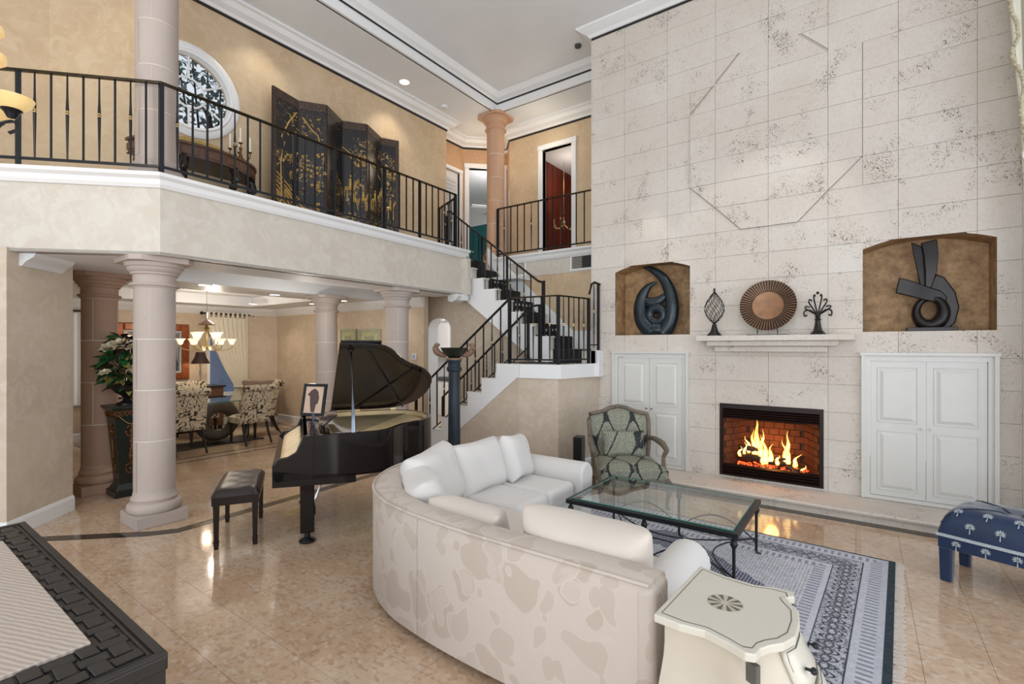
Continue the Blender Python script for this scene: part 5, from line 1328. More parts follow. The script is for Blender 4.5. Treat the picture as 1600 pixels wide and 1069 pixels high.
# woven strips: alternating raised blocks
cell = .062
blk1 = None; cnt = 0
bw = .235
for i in range(int((XR-XL-.08)/cell)):
    for j in range(int((YF_-YN-.08)/cell)):
        x = XR-.045-cell*(i+.5); y = YF_-.045-cell*(j+.5)
        if XL+.3 < x < XR-.045-.19 and YN+.2 < y < YF_-.045-.075: continue
        if cnt >= 290: continue
        ver = (i+j) % 2
        if blk1 is None:
            blk1 = {}
            for q_ in (0, 1):
                m = MB(); dx, dy = (cell*1.25, cell*.80) if q_ else (cell*.80, cell*1.25); m.box((0, 0, 0), (dx*.9, dy*.9, .010), taper=1.0); blk1[q_] = m.build('woven_strip', M['woven'], tb, bevel=.003, seg=1)
            used = {0: 0, 1: 0}
        o = blk1[ver]
        if used[ver]: o = o.copy(); C.objects.link(o)
        used[ver] = 1; o.location = (x+2.5, y-.2, z-.006+(.002 if ver else 0)); o.rotation_euler = (random.uniform(-.03, .03), random.uniform(-.03, .03), random.uniform(-.04, .04)); cnt += 1
MB().b2(XL+.28, XR-.24, YN+.18, YF_-.12, z-.01, z+.004).build('ribbed_panel', M['ribcloth'], tb, world=True, bevel=.002)
MB().b2(XL+.03, XR-.03, YN+.03, YF_-.03, .12, z-.05).build('apron', M['woven'], tb, world=True)
for k in range(6):
    xa = XR-.10-.29*(k+1)
    for y in (YF_-.03, YN+.03): MB().b2(xa, xa+.25, y-.012, y+.012, .2, z-.10).build('side_panel', M['woven'], tb, world=True, bevel=.008)
for k in range(2): MB().b2(XR-.045, XR-.018, YN+.08+k*.40, YN+.42+k*.40, .2, z-.10).build('side_panel', M['woven'], tb, world=True, bevel=.008)
for x in (XL+.04, XR-.04):
    for y in (YN+.04, YF_-.04): MB().b2(x-.035, x+.035, y-.035, y+.035, 0, z-.05).build('leg', M['woven'], tb, world=True)

# ---- grand piano, local x = towards the bass side, y = towards the tail
pa = math.atan2(-.51, .86)
PX, PY = -3.80, 2.05
kx, ky = Vector((-.86, .51, 0)), Vector((.51, .86, 0))
pn = thing('grand_piano', 'black polished grand piano with the lid propped open behind the sofa', 'piano', (PX, PY, 0), 0)
PM = Matrix(((-.8601, .5101, 0, 0), (.5101, .8601, 0, 0), (0, 0, 1, 0), (0, 0, 0, 1)))   # mirror-free check below
def pbuild(m, name, mat, parent=pn, **k):
    m.xf(PM); return m.build(name, mat, parent, **k)
curve = [(0, .28), (0, .72)]+bez((0, .72), (.01, .98), (.26, .98), (.38, 1.16), 8)[1:]+bez((.38, 1.16), (.50, 1.36), (.66, 1.47), (.88, 1.47), 8)[1:]+bez((.88, 1.47), (1.18, 1.47), (1.46, 1.38), (1.46, 1.0), 8)[1:]+[(1.46, .28)]
ZR0, ZR1 = .56, .92
m = MB(); th = .045
inr = offset_path(curve, .045)
def insideof(pts, d):
    o = offset_path(pts, d); return [(p.x, p.y) for p in o]
# curve runs treble front -> tail -> bass front, interior on its right
m.sweep([(0, ZR0), (0, ZR1), (th, ZR1), (th, ZR0)], curve); pbuild(m, 'rim', M['piano'], smooth=True, bevel=.004)
ip = insideof(curve, th)
m = MB(); m.prism(ip, 'z', ZR1-.13, ZR1-.115); pbuild(m, 'soundboard', M['gold'])
m = MB(); m.prism(insideof(curve, .075), 'z', ZR1-.06, ZR1-.045); m.b2(.10, 1.36, .36, .44, ZR1-.05, ZR1-.025); pbuild(m, 'iron_plate', M['gold'], bevel=.006)
m = MB(); m.sweep([(th, ZR1-.05), (th, ZR1-.004), (th+.008, ZR1-.004), (th+.008, ZR1-.05)], curve); pbuild(m, 'inner_rim', M['gold'])
m = MB()
for k in range(34): x = .16+1.14*k/33; L = .55+.75*(k/33); m.tube([(x, .42, ZR1-.036), (x-.10*(1-k/33)+.0, min(L, 1.36), ZR1-.040)], .0022, 4)
pbuild(m, 'strings', M['chrome'], kind='stuff')
m = MB(); m.prism(curve, 'z', ZR0-.0, ZR0+.02); pbuild(m, 'bottom_board', M['darkwood'])
for a in ((.2, .5, 1.2, .56), (.3, .9, 1.3, .96)): m = MB(); m.b2(a[0], a[2], a[1], a[3], ZR0-.10, ZR0); pbuild(m, 'beam', M['darkwood'])
m = MB(); m.b2(.02, 1.44, -.0, .30, .60, .645); pbuild(m, 'keybed', M['piano'], bevel=.004)
cheek = [(-.02, .60), (-.02, .70), (.02, .745), (.09, .755), (.15, .79), (.19, .88), (.20, ZR1), (.30, ZR1), (.30, .56), (.0, .56)]
for x in (0, 1.415): m = MB(); m.prism(cheek, 'x', x, x+.045); pbuild(m, 'cheek', M['piano'], bevel=.005)
m = MB(); m.prism([(-.02, .52), (.62, .50), (.62, .58), (.30, .60), (-.02, .66)], 'x', .0, .045); pbuild(m, 'lower_side', M['piano'], bevel=.004)
m = MB(); m.b2(.045, 1.415, .20, .215, .66, ZR1-.02); pbuild(m, 'fallboard', M['piano'])
m = MB(); m.prism([(.03, .70), (.06, .725), (.18, .80), (.195, .80), (.195, .66), (.03, .66)], 'x', .05, 1.41); pbuild(m, 'key_lid', M['gold'], bevel=.01)
m = MB(); m.b2(.045, 1.415, -.02, .03, .61, .70); pbuild(m, 'key_slip', M['piano'], bevel=.004)
m = MB(); m.b2(.12, 1.34, .24, .42, ZR1-.03, ZR1-.015).b2(.12, 1.34, .40, .42, ZR1-.03, ZR1+.005); pbuild(m, 'music_shelf', M['piano'], bevel=.004)
m = MB(); m.box((.52, .42, ZR1+.07), (.5, .012, .17), rx=-.9); pbuild(m, 'music_desk', M['piano'])
# lid, hinged on the bass side
ang = math.radians(29.5)
HX, HZ = 1.46, ZR1+.012
def lidxf(): return Matrix.Translation((HX, 0, HZ)) @ Matrix.Rotation(ang, 4, 'Y') @ Matrix.Translation((-HX, 0, 0))
lidc = [(-.03, .50), (-.03, .72)]+[(x-.03*(1-min(1, x)), y+.03) for x, y in curve[2:-1]]+[(1.46, 1.0), (1.46, .50)]
m = MB(); m.prism(lidc, 'z', .0, .022); m.xf(lidxf()); lid = pbuild(m, 'lid', M['piano'], bevel=.003)
m = MB(); m.prism([(1.36-(1.36-x)*.955 if x < 1.36 else x-.03, .64+(y-.64)*.955) for x, y in lidc], 'z', -.004, .0); m.xf(lidxf()); pbuild(m, 'inner_face', M['lidinner'], lid)
m = MB(); m.tube([(.05, .75, -.008), (1.40, 1.28, -.008)], .012, 6).tube([(1.40, .75, -.008), (.45, 1.22, -.008)], .012, 6); m.xf(lidxf()); pbuild(m, 'lid_brace', M['piano'], lid)
m = MB(); m.b2(-.03, 1.46, .51, .86, .026, .046)
m.xf(lidxf()); pbuild(m, 'lid_flap', M['piano'], lid, bevel=.003)
for y in (.75, 1.15): m = MB(); m.b2(1.44, 1.475, y, y+.06, ZR1-.04, ZR1+.02); pbuild(m, 'hinge', M['brass'])
# prop stick
top = lidxf() @ Vector((.06, .60, -.01)); m = MB(); m.tube([(.03, .60, ZR1-.03), (.04, .60, ZR1+.14), tuple(top)], [.020, .014, .009], 8, .6); pbuild(m, 'prop_stick', M['steel'], smooth=True)
m = MB(); m.ball(tuple(top), .028, 8, 6, (1, 1, .5)); pbuild(m, 'prop_cup', M['piano'], smooth='all')
for (x, y) in ((.16, .24), (1.30, .24), (.92, 1.15)):
    m = MB(); m.prism([(x-.085, .56), (x+.085, .56), (x+.065, .44), (x+.055, .10), (x+.042, .085), (x-.042, .085), (x-.055, .10), (x-.065, .44)], 'y', y-.055, y+.055); lg = pbuild(m, 'leg', M['piano'], bevel=.006)
    m = MB(); m.lathe([(0, .05), (.025, .05), (.02, .085), (0, .085)], (x, y, 0), 12); m.lathe([(0, .0), (.06, .0), (.068, .012), (.06, .022), (.03, .035), (.02, .05), (0, .05)], (x, y, 0), 18); pbuild(m, 'caster', M['iron'], lg, smooth=True)
m = MB()
for dx in (-.03, .03): m.tube([(.73+dx, .46, .56), (.73+dx, .30, .14)], .007, 6).tube([(.73+dx*3, .20, .56), (.73+dx*3, .24, .14)], .012, 8)
pbuild(m, 'pedal_rods', M['chrome'])
m = MB(); m.b2(.62, .84, .19, .32, .07, .15); pbuild(m, 'pedal_box', M['piano'], bevel=.006)
for k in (-1, 0, 1): m = MB(); m.box((.73+k*.06, .13, .085), (.025, .13, .010)); pbuild(m, 'pedal', M['brass'], bevel=.003)
def pw(x, y, z): v = PM @ Vector((x, y, z)); return (PX+v.x, PY+v.y, v.z)
# bench
bn = thing('piano_bench', 'dark tufted leather piano bench pushed up to the keyboard', 'bench', pw(.62, -.30, 0), math.atan2(.51, -.86))
MB().b2(-.38, .38, -.17, .17, .36, .43).build('frame', M['darkwood'], bn, bevel=.005)
m = MB(); n1, n2 = 24, 12; V = []
for j in range(n2+1):
    V.append([])
    for i in range(n1+1):
        u, v = i/n1*2-1, j/n2*2-1; t = .5*(cos(PI*(u*4))*cos(PI*v*2))**1; V[-1].append(m.bm.verts.new((u*.385, v*.178, .43+.055*((1-abs(u)**8)*(1-abs(v)**6))**.5+.008*t*((1-u**8)*(1-v**6)))))
for j in range(n2):
    for i in range(n1): m.bm.faces.new((V[j][i], V[j][i+1], V[j+1][i+1], V[j+1][i]))
m.build('tufted_seat', M['leather'], bn, smooth='all')
for i in range(4):
    for j in range(2): MB().ball((-.27+.18*i, -.08+.16*j, .478), .008, 6, 4).build('button', M['brass'], bn, smooth='all')
for x in (-.34, .34):
    for y in (-.14, .14): m = MB(); m.box((x, y, .22), (.045, .045, .30), taper=.75); m.box((x, y, .035), (.044, .044, .07), taper=.7); m.build('leg', M['darkwood'], bn, bevel=.004)
# portrait and papers on the piano
pf = thing('picture_frame', 'black framed portrait leaning on the music shelf of the piano', 'picture', pw(1.22, .30, ZR1+.0), .42)
FWd, FH = .27, .34
T_ = Matrix.Rotation(-.22, 4, 'X')
m = MB()
m.ring4((-FWd/2, 0), (FWd/2, FH), .03, .03, lambda *a: m.b2(a[0], a[1], -.01, .012, a[2], a[3]))
m.xf(T_); m.build('frame', M['piano'], pf, bevel=.003); m = MB(); m.b2(-FWd/2+.02, FWd/2-.02, -.002, .008, .02, FH-.02); m.xf(T_); m.build('print', simple('sepia', srgb(206, 178, 156), .5, var=.12, scale=9), pf)
m = MB(); m.prism([(-.02, .04), (.02, .04), (.03, .12), (.05, .13), (.06, .19), (.04, .26), (.0, .29), (-.04, .27), (-.08, .22), (-.05, .21), (-.04, .13)], 'y', -.004, -.002); m.xf(T_); m.build('figure', simple('sepiadark', srgb(84, 62, 58), .5, var=.3, scale=20), pf)
bk = thing('music_book', 'small blue music book standing on the piano beside the portrait', 'book', pw(.66, .30, ZR1-.012), math.atan2(-.51, .86)); m = MB(); m.b2(-.07, .07, -.008, .008, 0, .12); m.build('cover', simple('bluebook', srgb(70, 78, 104), .5), bk); m = MB(); m.b2(-.066, .068, -.006, .006, .002, .118); m.build('pages', M['candle'], bk)
gl = thing('eyeglass_stand', 'pair of dark reading glasses standing on the piano shelf', 'glasses', pw(.42, .30, ZR1-.012), .4); m = MB()
for s_ in (-.03, .03): m.tube([(s_+.024*cos(2*PI*k/14), 0, .03+.028*sin(2*PI*k/14)) for k in range(14)], .003, 5, closed=True).tube([(s_*1.8, 0, .04), (s_*1.9, .1, .06)], .0025, 5)
m.tube([(-.008, 0, .035), (.008, 0, .035)], .003, 5); m.build('spectacle_frame', M['iron'], gl)
cb = MB()
for k in range(3): cb.tube(smooth_path([pw(.6+.1*k, 1.1, .05), pw(.5+.15*k, 1.2, .16), pw(.75+.1*k, 1.25, .1), pw(.9, 1.1, .04), pw(.95, .9, .01)], 5), .006, 6)
o = cb.build('cables', M['iron'], smooth='all'); tag(o, 'tangle of black cables under the tail of the piano', 'cable')
# ---- torchiere column
po = thing('pillar_torchere', 'tall blue-grey pillar topped by a bowl with horn handles, before the stairs', 'pedestal', (-4.35, 4.75, 0))
MB().lathe([(0, 0), (.15, 0), (.15, .06), (.11, .09), (.085, .12), (0, .12)], n=28).build('base', M['poleblue'], po, smooth=True)
MB().lathe([(0, .1), (.083, .1), (.074, 1.34), (0, 1.34)], n=28).build('shaft', M['poleblue'], po, smooth=True)
MB().lathe([(0, 1.32), (.085, 1.32), (.10, 1.34), (.10, 1.37), (.082, 1.39), (.082, 1.44), (.095, 1.46), (.095, 1.475), (0, 1.475)], n=28).build('capital', M['poleblue'], po, smooth=True)
MB().lathe([(0, 1.475), (.10, 1.475), (.10, 1.50), (.0, 1.50)], n=28).build('collar', M['horn'], po, smooth=True)
MB().lathe([(0, 1.50), (.07, 1.50), (.12, 1.54), (.165, 1.60), (.18, 1.635), (.172, 1.635), (.12, 1.58), (0, 1.56)], n=28).build('bowl', M['greenlacq'], po, smooth=True)
rv = Vector((cos(math.atan(548/762)), sin(math.atan(548/762)), 0))
for s_ in (-1, 1):
    P = [rv*s_*a+Vector((0, 0, b)) for a, b in ((.10, 1.53), (.17, 1.545), (.225, 1.58), (.245, 1.63), (.225, 1.67), (.19, 1.665))]
    MB().tube(smooth_path(P, 4), lerp_list([.02, .038, .044, .042, .03, .012], 4), 10).build('horn_handle', M['horn'], po, smooth='all')
# ---- leaning speaker by the stair wall
sp = thing('floor_speaker', 'small black speaker box on the floor by the stair wall, left of the armchair', 'speaker', (-2.90, 5.48, 0), .2); MB().b2(-.055, .055, -.08, .08, 0, .52).build('cabinet', M['black'], sp, bevel=.006); MB().b2(-.048, .048, -.086, -.08, .02, .50).build('grille', M['iron'], sp)
# ---- flower pedestal
pd = thing('flower_pedestal', 'tapered dark green lacquer pedestal with gilt ornament beside the brown column', 'pedestal', (-6.70, 1.92, 0), .0)
def frus(m, w0, w1, z0, z1):
    A = [m.bm.verts.new((sx*w0/2, sy*w0/2, z0)) for sx, sy in ((-1, -1), (1, -1), (1, 1), (-1, 1))]; B = [m.bm.verts.new((sx*w1/2, sy*w1/2, z1)) for sx, sy in ((-1, -1), (1, -1), (1, 1), (-1, 1))]
    m.bm.faces.new(A[::-1]); m.bm.faces.new(B)
    for i in range(4): m.bm.faces.new((A[i], A[(i+1) % 4], B[(i+1) % 4], B[i]))
    return m
frus(MB(), .30, .30, 0, .07).build('plinth', M['greenlacq'], pd, bevel=.005); frus(MB(), .27, .20, .07, .14).build('foot', M['greenlacq'], pd, bevel=.004)
sh = frus(MB(), .19, .30, .14, .93).build('shaft', M['greenlacq'], pd); frus(MB(), .31, .31, .93, .945).build('gilt_band', M['goldpaint'], pd); frus(MB(), .33, .37, .945, .975).build('cornice', M['greenlacq'], pd, bevel=.004); frus(MB(), .38, .38, .975, 1.0).build('top', M['greenlacq'], pd, bevel=.004)
for face in (0, 1):
    m = MB()
    def fx(u, z): off = (.19+(.30-.19)*(z-.14)/.79)/2+.004; return (u, -off, z) if face == 0 else (off, u, z)
    for k in range(7):
        u = -.13+.26*k/6; m.tube([fx(u-.02, .925), fx(u, .885), fx(u+.02, .925)], .008, 6)
    for zc, s_ in ((.72, 1), (.30, .75)):
        m.tube([fx(.05*s_*cos(a), zc+.06*s_*sin(a)) for a in [PI*1.1*k/10+PI*.95 for k in range(11)]], .009, 6).ball(fx(0, zc), .022*s_, 8, 6).ball(fx(0, zc+.07), .014, 8, 6).tube([fx(-.045, zc+.03), fx(-.02, zc+.06), fx(0, zc+.04), fx(.02, zc+.06), fx(.045, zc+.03)], .008, 6)
    m.tube([fx(0, .64), fx(.008, .55), fx(-.008, .45), fx(0, .36)], .012, 6)
    for z_ in (.60, .52, .44): m.ball(fx(0, z_), .018, 8, 6)
    m.build('gilt_ornament', M['goldpaint'], pd, smooth='all')
m = MB(); m.tube([(.155, -.12+.24*k/12, .90-.10*sin(PI*k/12)) for k in range(13)], .003, 5).tube([(.14, 0, .80), (.135, 0, .56)], .003, 5); m.build('chain', M['brass'], pd)
fl_ = thing('flower_arrangement', 'leafy arrangement with cream magnolias in a bronze urn on the pedestal', 'flowers', (-6.70, 1.92, 1.0))
MB().lathe([(0, 0), (.10, 0), (.10, .02), (.05, .04), (.03, .07), (.05, .10), (.11, .14), (.15, .19), (.16, .22), (.14, .22), (.0, .18)], n=24).build('urn', M['bronzedark'], fl_, smooth=True)
def leaf(m, p, d, up, L, wd):
    d = d.normalized(); s_ = d.cross(up).normalized()*wd/2; n_ = s_.cross(d).normalized(); P = [p, p+d*L*.35+n_*L*.06, p+d*L*.7+n_*L*.05, p+d*L-n_*L*.08]
    a = m.bm.verts.new(P[0]); b = [m.bm.verts.new(P[1]+s_), m.bm.verts.new(P[1]-n_*.006), m.bm.verts.new(P[1]-s_)]; c_ = [m.bm.verts.new(P[2]+s_*.8), m.bm.verts.new(P[2]-n_*.006), m.bm.verts.new(P[2]-s_*.8)]; e = m.bm.verts.new(P[3])
    for f in ((a, b[0], b[1]), (a, b[1], b[2]), (b[0], c_[0], c_[1], b[1]), (b[1], c_[1], c_[2], b[2]), (c_[0], e, c_[1]), (c_[1], e, c_[2])): m.bm.faces.new(f)
protos = []
for nm, mt_ in (('leaf', 'leaf'), ('leaf', 'leafyellow'), ('leaf', 'leafbrown')):
    m = MB(); leaf(m, Vector((0, 0, 0)), Vector((1, 0, 0)), Vector((0, 0, 1)), .14, .085); protos.append([m.build(nm, M[mt_], fl_, smooth='all'), False])
rnd = random.Random(5)
for k in range(290):
    a = rnd.uniform(0, 2*PI); h_ = rnd.uniform(.0, .56)**1.0; rad = (.22*(1-abs(h_-.18)/.55))*rnd.uniform(.45, 1.05)
    z_ = .20+h_; t = rnd.random(); q = 0 if t < .70 else (1 if t < .84 else 2)
    if z_ > .62 and rnd.random() < .6: q = 2
    pr = protos[q]; o = pr[0]
    if pr[1]: o = o.copy(); C.objects.link(o)
    pr[1] = True; o.location = (rad*cos(a), rad*sin(a), z_); sc_ = rnd.uniform(.6, 1.25); o.scale = (sc_, sc_*rnd.uniform(.8, 1.1), sc_)
    o.rotation_euler = (rnd.uniform(-.8, .8), rnd.uniform(-.6, .9), a+rnd.uniform(-.9, .9))
m = MB()
for k in range(14): a = k*2.4; m.tube([(0, 0, .18), (.08*cos(a), .08*sin(a), .4), (.14*cos(a)*(.5+k % 3*.4), .14*sin(a)*(.5+k % 3*.4), .55+.012*k)], .004, 5)
m.build('stems', M['leafbrown'], fl_)
def bloom(p, s_):
    m = MB()
    for ring, (nn, til, L) in enumerate(((5, 1.15, .055), (6, .75, .075), (7, .3, .085))):
        for k in range(nn):
            a = 2*PI*k/nn+ring*.5; d = Vector((cos(a)*cos(til), sin(a)*cos(til), sin(til))); leaf(m, Vector((0, 0, 0)), d, Vector((0, 0, 1)), L*s_, .06*s_)
    o = m.build('magnolia', M['petal'], fl_, smooth='all'); o.location = p; o.rotation_euler = (0, .5, math.radians(-50)); return o
for p in ((.12, -.10, .66), (.04, -.16, .62), (.16, .0, .64)): bloom(p, 1.35)
bloom((.22, .02, .40), 1.1); bloom((.10, -.22, .36), .8)
vz = thing('patterned_vase', 'blue and white patterned jar on the pedestal behind the urn', 'vase', (-6.58, 2.05, 1.0)); MB().lathe([(0, 0), (.035, 0), (.05, .04), (.05, .10), (.03, .13), (.035, .15), (0, .15)], n=18).build('body', scroll('bluewhite', srgb(220, 222, 228), srgb(30, 36, 80), 30, .5), vz, smooth=True)

# ---- mantel objects
o1 = thing('wire_finial', 'wire spindle ornament on a flared base at the left end of the mantel', 'ornament', (-1.42, 6.06, 1.775)); 
MB().lathe([(0, 0), (.085, 0), (.08, .012), (.045, .05), (.03, .10), (.022, .14), (0, .14)], n=20).build('base', M['bronzedark'], o1, smooth=True)
def spin_r(t): return .004+.105*(sin(PI*min(1, t*1.05)**.9)) if t < .95 else .006
for k in range(16):
    s_ = 1 if k % 2 else -1; a0 = 2*PI*(k//2)/8
    MB().tube([(spin_r(t)*cos(a0+s_*t*2.6), spin_r(t)*sin(a0+s_*t*2.6), .14+.40*t) for t in [q/20 for q in range(21)]], .0032, 5).build('wire', M['bronzedark'], o1)
MB().ball((0, 0, .55), .012, 8, 6).build('tip', M['bronzedark'], o1)
pl = thing('mantel_plate', 'large round ribbed bronze plate with a copper centre, on the mantel', 'plate', (-.86, 6.07, 1.775))
PR = .285; tilt = Matrix.Translation((0, .03, .045+PR)) @ Matrix.Rotation(math.radians(80), 4, 'X')
m = MB(); m.lathe([(0, .0), (.15, .004), (.165, .012), (PR, .035), (PR, .028), (.16, .0), (0, -.01)], n=64); m.xf(tilt); m.build('dish', simple('copperdish', srgb(158, 116, 84), .42, .3, var=.35, scale=9), pl, smooth=True)
cr = simple('copperrib', srgb(150, 112, 82), .35, .6, var=.4, scale=6)
rib = None
for k in range(56):
    a = 2*PI*k/56; m = MB(); m.tube([(.165*cos(a), .165*sin(a), .020), (PR*.995*cos(a), PR*.995*sin(a), .044)], [.005, .0085], 6); m.xf(tilt); m.build('rib', cr, pl)
m = MB(); m.lathe([(.160, .008), (.168, .016), (.160, .02)], n=48).lathe([(.166, .0135), (PR-.002, .0375)], n=64); m.xf(tilt); m.build('dark_well', M['bronzedark'], pl)
m = MB(); m.b2(-.21, .21, -.04, .04, 0, .008)
for x in (-.10, .10): m.b2(x-.004, x+.004, -.03, -.022, 0, .10).b2(x-.004, x+.004, -.03, .04, .04, .048)
m.build('stand', M['iron'], pl)
o2 = thing('fleur_finial', 'dark iron fleur-de-lis finial at the right end of the mantel', 'ornament', (-.385, 6.06, 1.775))
MB().lathe([(0, 0), (.075, 0), (.07, .012), (.04, .05), (.03, .10), (.025, .15), (.035, .16), (.02, .175), (.028, .20), (.018, .215), (0, .215)], n=8).build('base', M['bronzedark'], o2)
for s_ in (-1, 1):
    for (w_, h_) in ((.035, .22), (.08, .17), (.115, .10)):
        P = [(0, 0, .20), (s_*w_*.55, 0, .20+h_*.45), (s_*w_*1.0, 0, .20+h_*.85), (s_*w_*.9, 0, .20+h_*1.02), (s_*w_*.62, 0, .20+h_*.92)]
        MB().tube(smooth_path(P, 4), .0085, 6).build('scroll_bar', M['bronzedark'], o2, smooth=True)
    MB().tube(smooth_path([(0, 0, .2), (s_*.07, 0, .26), (s_*.12, 0, .25), (s_*.12, 0, .20), (s_*.095, 0, .21)], 4), .009, 6).build('scroll_bar', M['bronzedark'], o2, smooth=True)
MB().ball((0, 0, .44), .016, 8, 6).build('tip', M['bronzedark'], o2)
# ---- sculptures in the niches
s1 = thing('crescent_sculpture', 'dark blue-green abstract crescent sculpture in the left niche', 'sculpture', (-2.22, 6.36, 1.8))
def P1(px, py): return ((px-1027)*.0088, 0, (523-py)*.00915)
MB().tube(smooth_path([P1(1006, 424), P1(1019, 427), P1(1036, 440), P1(1047, 460), P1(1051, 483), P1(1047, 505), P1(1036, 521)], 6), lerp_list([.006, .04, .062, .078, .088, .095, .11], 6), 14, .8, up=(0, 1, 0)).build('tall_crescent', M['bronze'], s1, smooth='all')
MB().tube(smooth_path([P1(1029, 447), P1(1018, 450), P1(1007, 462), P1(1002, 482), P1(1006, 503), P1(1022, 520)], 6), lerp_list([.006, .035, .07, .09, .10, .12], 6), 14, .8, up=(0, 1, 0)).build('short_crescent', M['bronze'], s1, smooth='all')
MB().tube(smooth_path([P1(1006, 472), P1(1018, 476), P1(1030, 474), P1(1042, 466)], 6), lerp_list([.05, .075, .065, .04], 6), 12, .7, up=(0, 1, 0)).build('bridge_web', M['bronze'], s1, smooth='all')
MB().tube([tuple(Vector(P1(1027, 494))+Vector((.095*cos(2*PI*k/20), 0, .095*sin(2*PI*k/20)))) for k in range(20)], .066, 10, .8, up=(0, 1, 0), closed=True).build('ring_web', M['bronze'], s1, smooth='all')
MB().lathe([(0, 0), (.145, 0), (.155, .08), (.10, .16), (0, .16)], n=24, sx=1.05, sy=.6).build('foot', M['bronze'], s1, smooth='all')
s2 = thing('ribbon_sculpture', 'dark bronze knotted ribbon sculpture on a plinth in the right niche', 'sculpture', (.55, 6.36, 1.8))
def P2(px, py, y=0): return ((px-1454)*.00485, y, (516-py)*.0065)
MB().b2(-.19, .19, -.09, .09, 0, .04).build('plinth', M['bronzedark'], s2, bevel=.005)
MB().tube([tuple(Vector(P2(1452, 486))+Vector((.105*cos(2*PI*k/28), 0, .135*sin(2*PI*k/28)))) for k in range(28)], [.046+.016*sin(2*PI*k/28+2.6) for k in range(28)], 10, 1.7, up=(0, 1, 0), closed=True).build('loop', M['bronzedark'], s2, smooth='all')
MB().ribbon([P2(1431, 382, -.03), P2(1437, 405, -.03), P2(1442, 430, -.02), P2(1446, 456, -.0)], [(.09, .03, -.05), (.10, .03, -.02), (.09, .02, -.01), (.07, 0, 0)], (0, .035, 0)).build('ribbon', M['bronzedark'], s2, bevel=.008, smooth=True)
MB().ribbon([P2(1450, 379, -.04), P2(1453, 400, -.05), P2(1453, 425, -.05), P2(1449, 450, -.03)], [(.12, -.02, .02), (.11, -.02, 0), (.09, -.01, 0), (.05, 0, 0)], (0, .035, 0)).build('ribbon', M['bronzedark'], s2, bevel=.008, smooth=True)
MB().ribbon([P2(1399, 444, -.08), P2(1420, 450, -.08), P2(1444, 458, -.06), P2(1468, 464, -.02), P2(1478, 470, 0)], [(.03, 0, .155), (.03, 0, .15), (.01, 0, .14), (.01, 0, .12), (.01, 0, .07)], (0, .035, 0)).build('ribbon', M['bronzedark'], s2, bevel=.01, smooth=True)
MB().ribbon([P2(1455, 440, .02), P2(1467, 444, .02), P2(1479, 462, .02), P2(1484, 480, .02), P2(1480, 500, .02), P2(1468, 512, .01)], [(.06, 0, .15), (.08, 0, .12), (.12, 0, .06), (.13, 0, .0), (.11, 0, -.05), (.06, 0, -.08)], (0, .06, 0)).build('ribbon', M['bronzedark'], s2, bevel=.012, smooth=True)

# ---- drapery at the right edge
dr = thing('curtain_swag', 'ivory swag curtain with tasselled fringe at the right edge, above the stone wall', 'curtain', (1.10, 5.9, 3.0))
curtain_mesh(lambda t, s_: (1.15-.19*t*(1-.75*s_**1.5), 6.08-.24*t, 6.0-(3.0-.5*t)*s_), .02, 3, 20, 30).build('swag', M['drape'], dr, world=True, smooth='all')
m = MB(); fr = smooth_path([(1.02, 5.84, 6.0), (1.0, 5.83, 5.2), (1.01, 5.84, 4.75), (.98, 5.83, 4.55), (1.03, 5.85, 4.3), (.99, 5.84, 4.1), (1.06, 5.86, 3.9), (1.05, 5.86, 3.6), (1.10, 5.88, 3.35)], 8)
fr = [p+Vector((.035, -.02, 0)) for p in fr]; m.tube(fr, .013, 6)
for p in fr: m.ball(tuple(p+Vector((random.uniform(-.012, .012), -.008, 0))), random.uniform(.012, .02), 6, 4)
m.build('fringe', M['fringe'], dr, world=True, smooth='all')

# ---- amber chandelier entering at the left edge
cl = thing('amber_chandelier', 'iron chandelier with amber glass bowls cut by the left edge of the picture', 'chandelier', (-4.08, .32, 2.6))
MB().tube([(0, 0, .1), (0, 0, 3.45)], .008, 6).build('rod', M['iron'], cl); MB().lathe([(0, 0), (.03, 0), (.05, .15), (.02, .35), (.045, .5), (.015, .7), (0, .7)], n=12).build('stem', M['iron'], cl, smooth=True)
def amber(ang_, rad, z_, r_=.10):
    c_, s_ = cos(ang_), sin(ang_)
    a = MB(); a.tube(smooth_path([(.02*c_, .02*s_, z_-.05), (rad*.5*c_, rad*.5*s_, z_-.14), (rad*c_, rad*s_, z_-.08), (rad*1.08*c_, rad*1.08*s_, z_-.12), (rad*.96*c_, rad*.96*s_, z_-.15)], 5), .009, 6); a = a.build('arm', M['iron'], cl, smooth=True)
    m = MB(); m.lathe([(.015, 0), (.05, .02), (.085, .05), (r_, .085), (r_*.97, .085), (.08, .055), (.045, .028), (0, .02)], (rad*c_, rad*s_, z_-.03), 24); m.build('glass_bowl', M['amber'], a, smooth=True)
    m = MB(); m.lathe([(0, -.035), (.02, -.03), (.035, 0), (.05, .015), (0, .02)], (rad*c_, rad*s_, z_-.03), 12); m.build('bowl_cup', M['iron'], a, smooth=True)
for k in range(6): amber(math.radians(66)+k*PI/3, .30, .42)
for k in range(4): amber(math.radians(50)+k*PI/2, .22, .62, .085)
for k in range(4): amber(math.radians(50)+k*PI/2, .21, .78, .08)

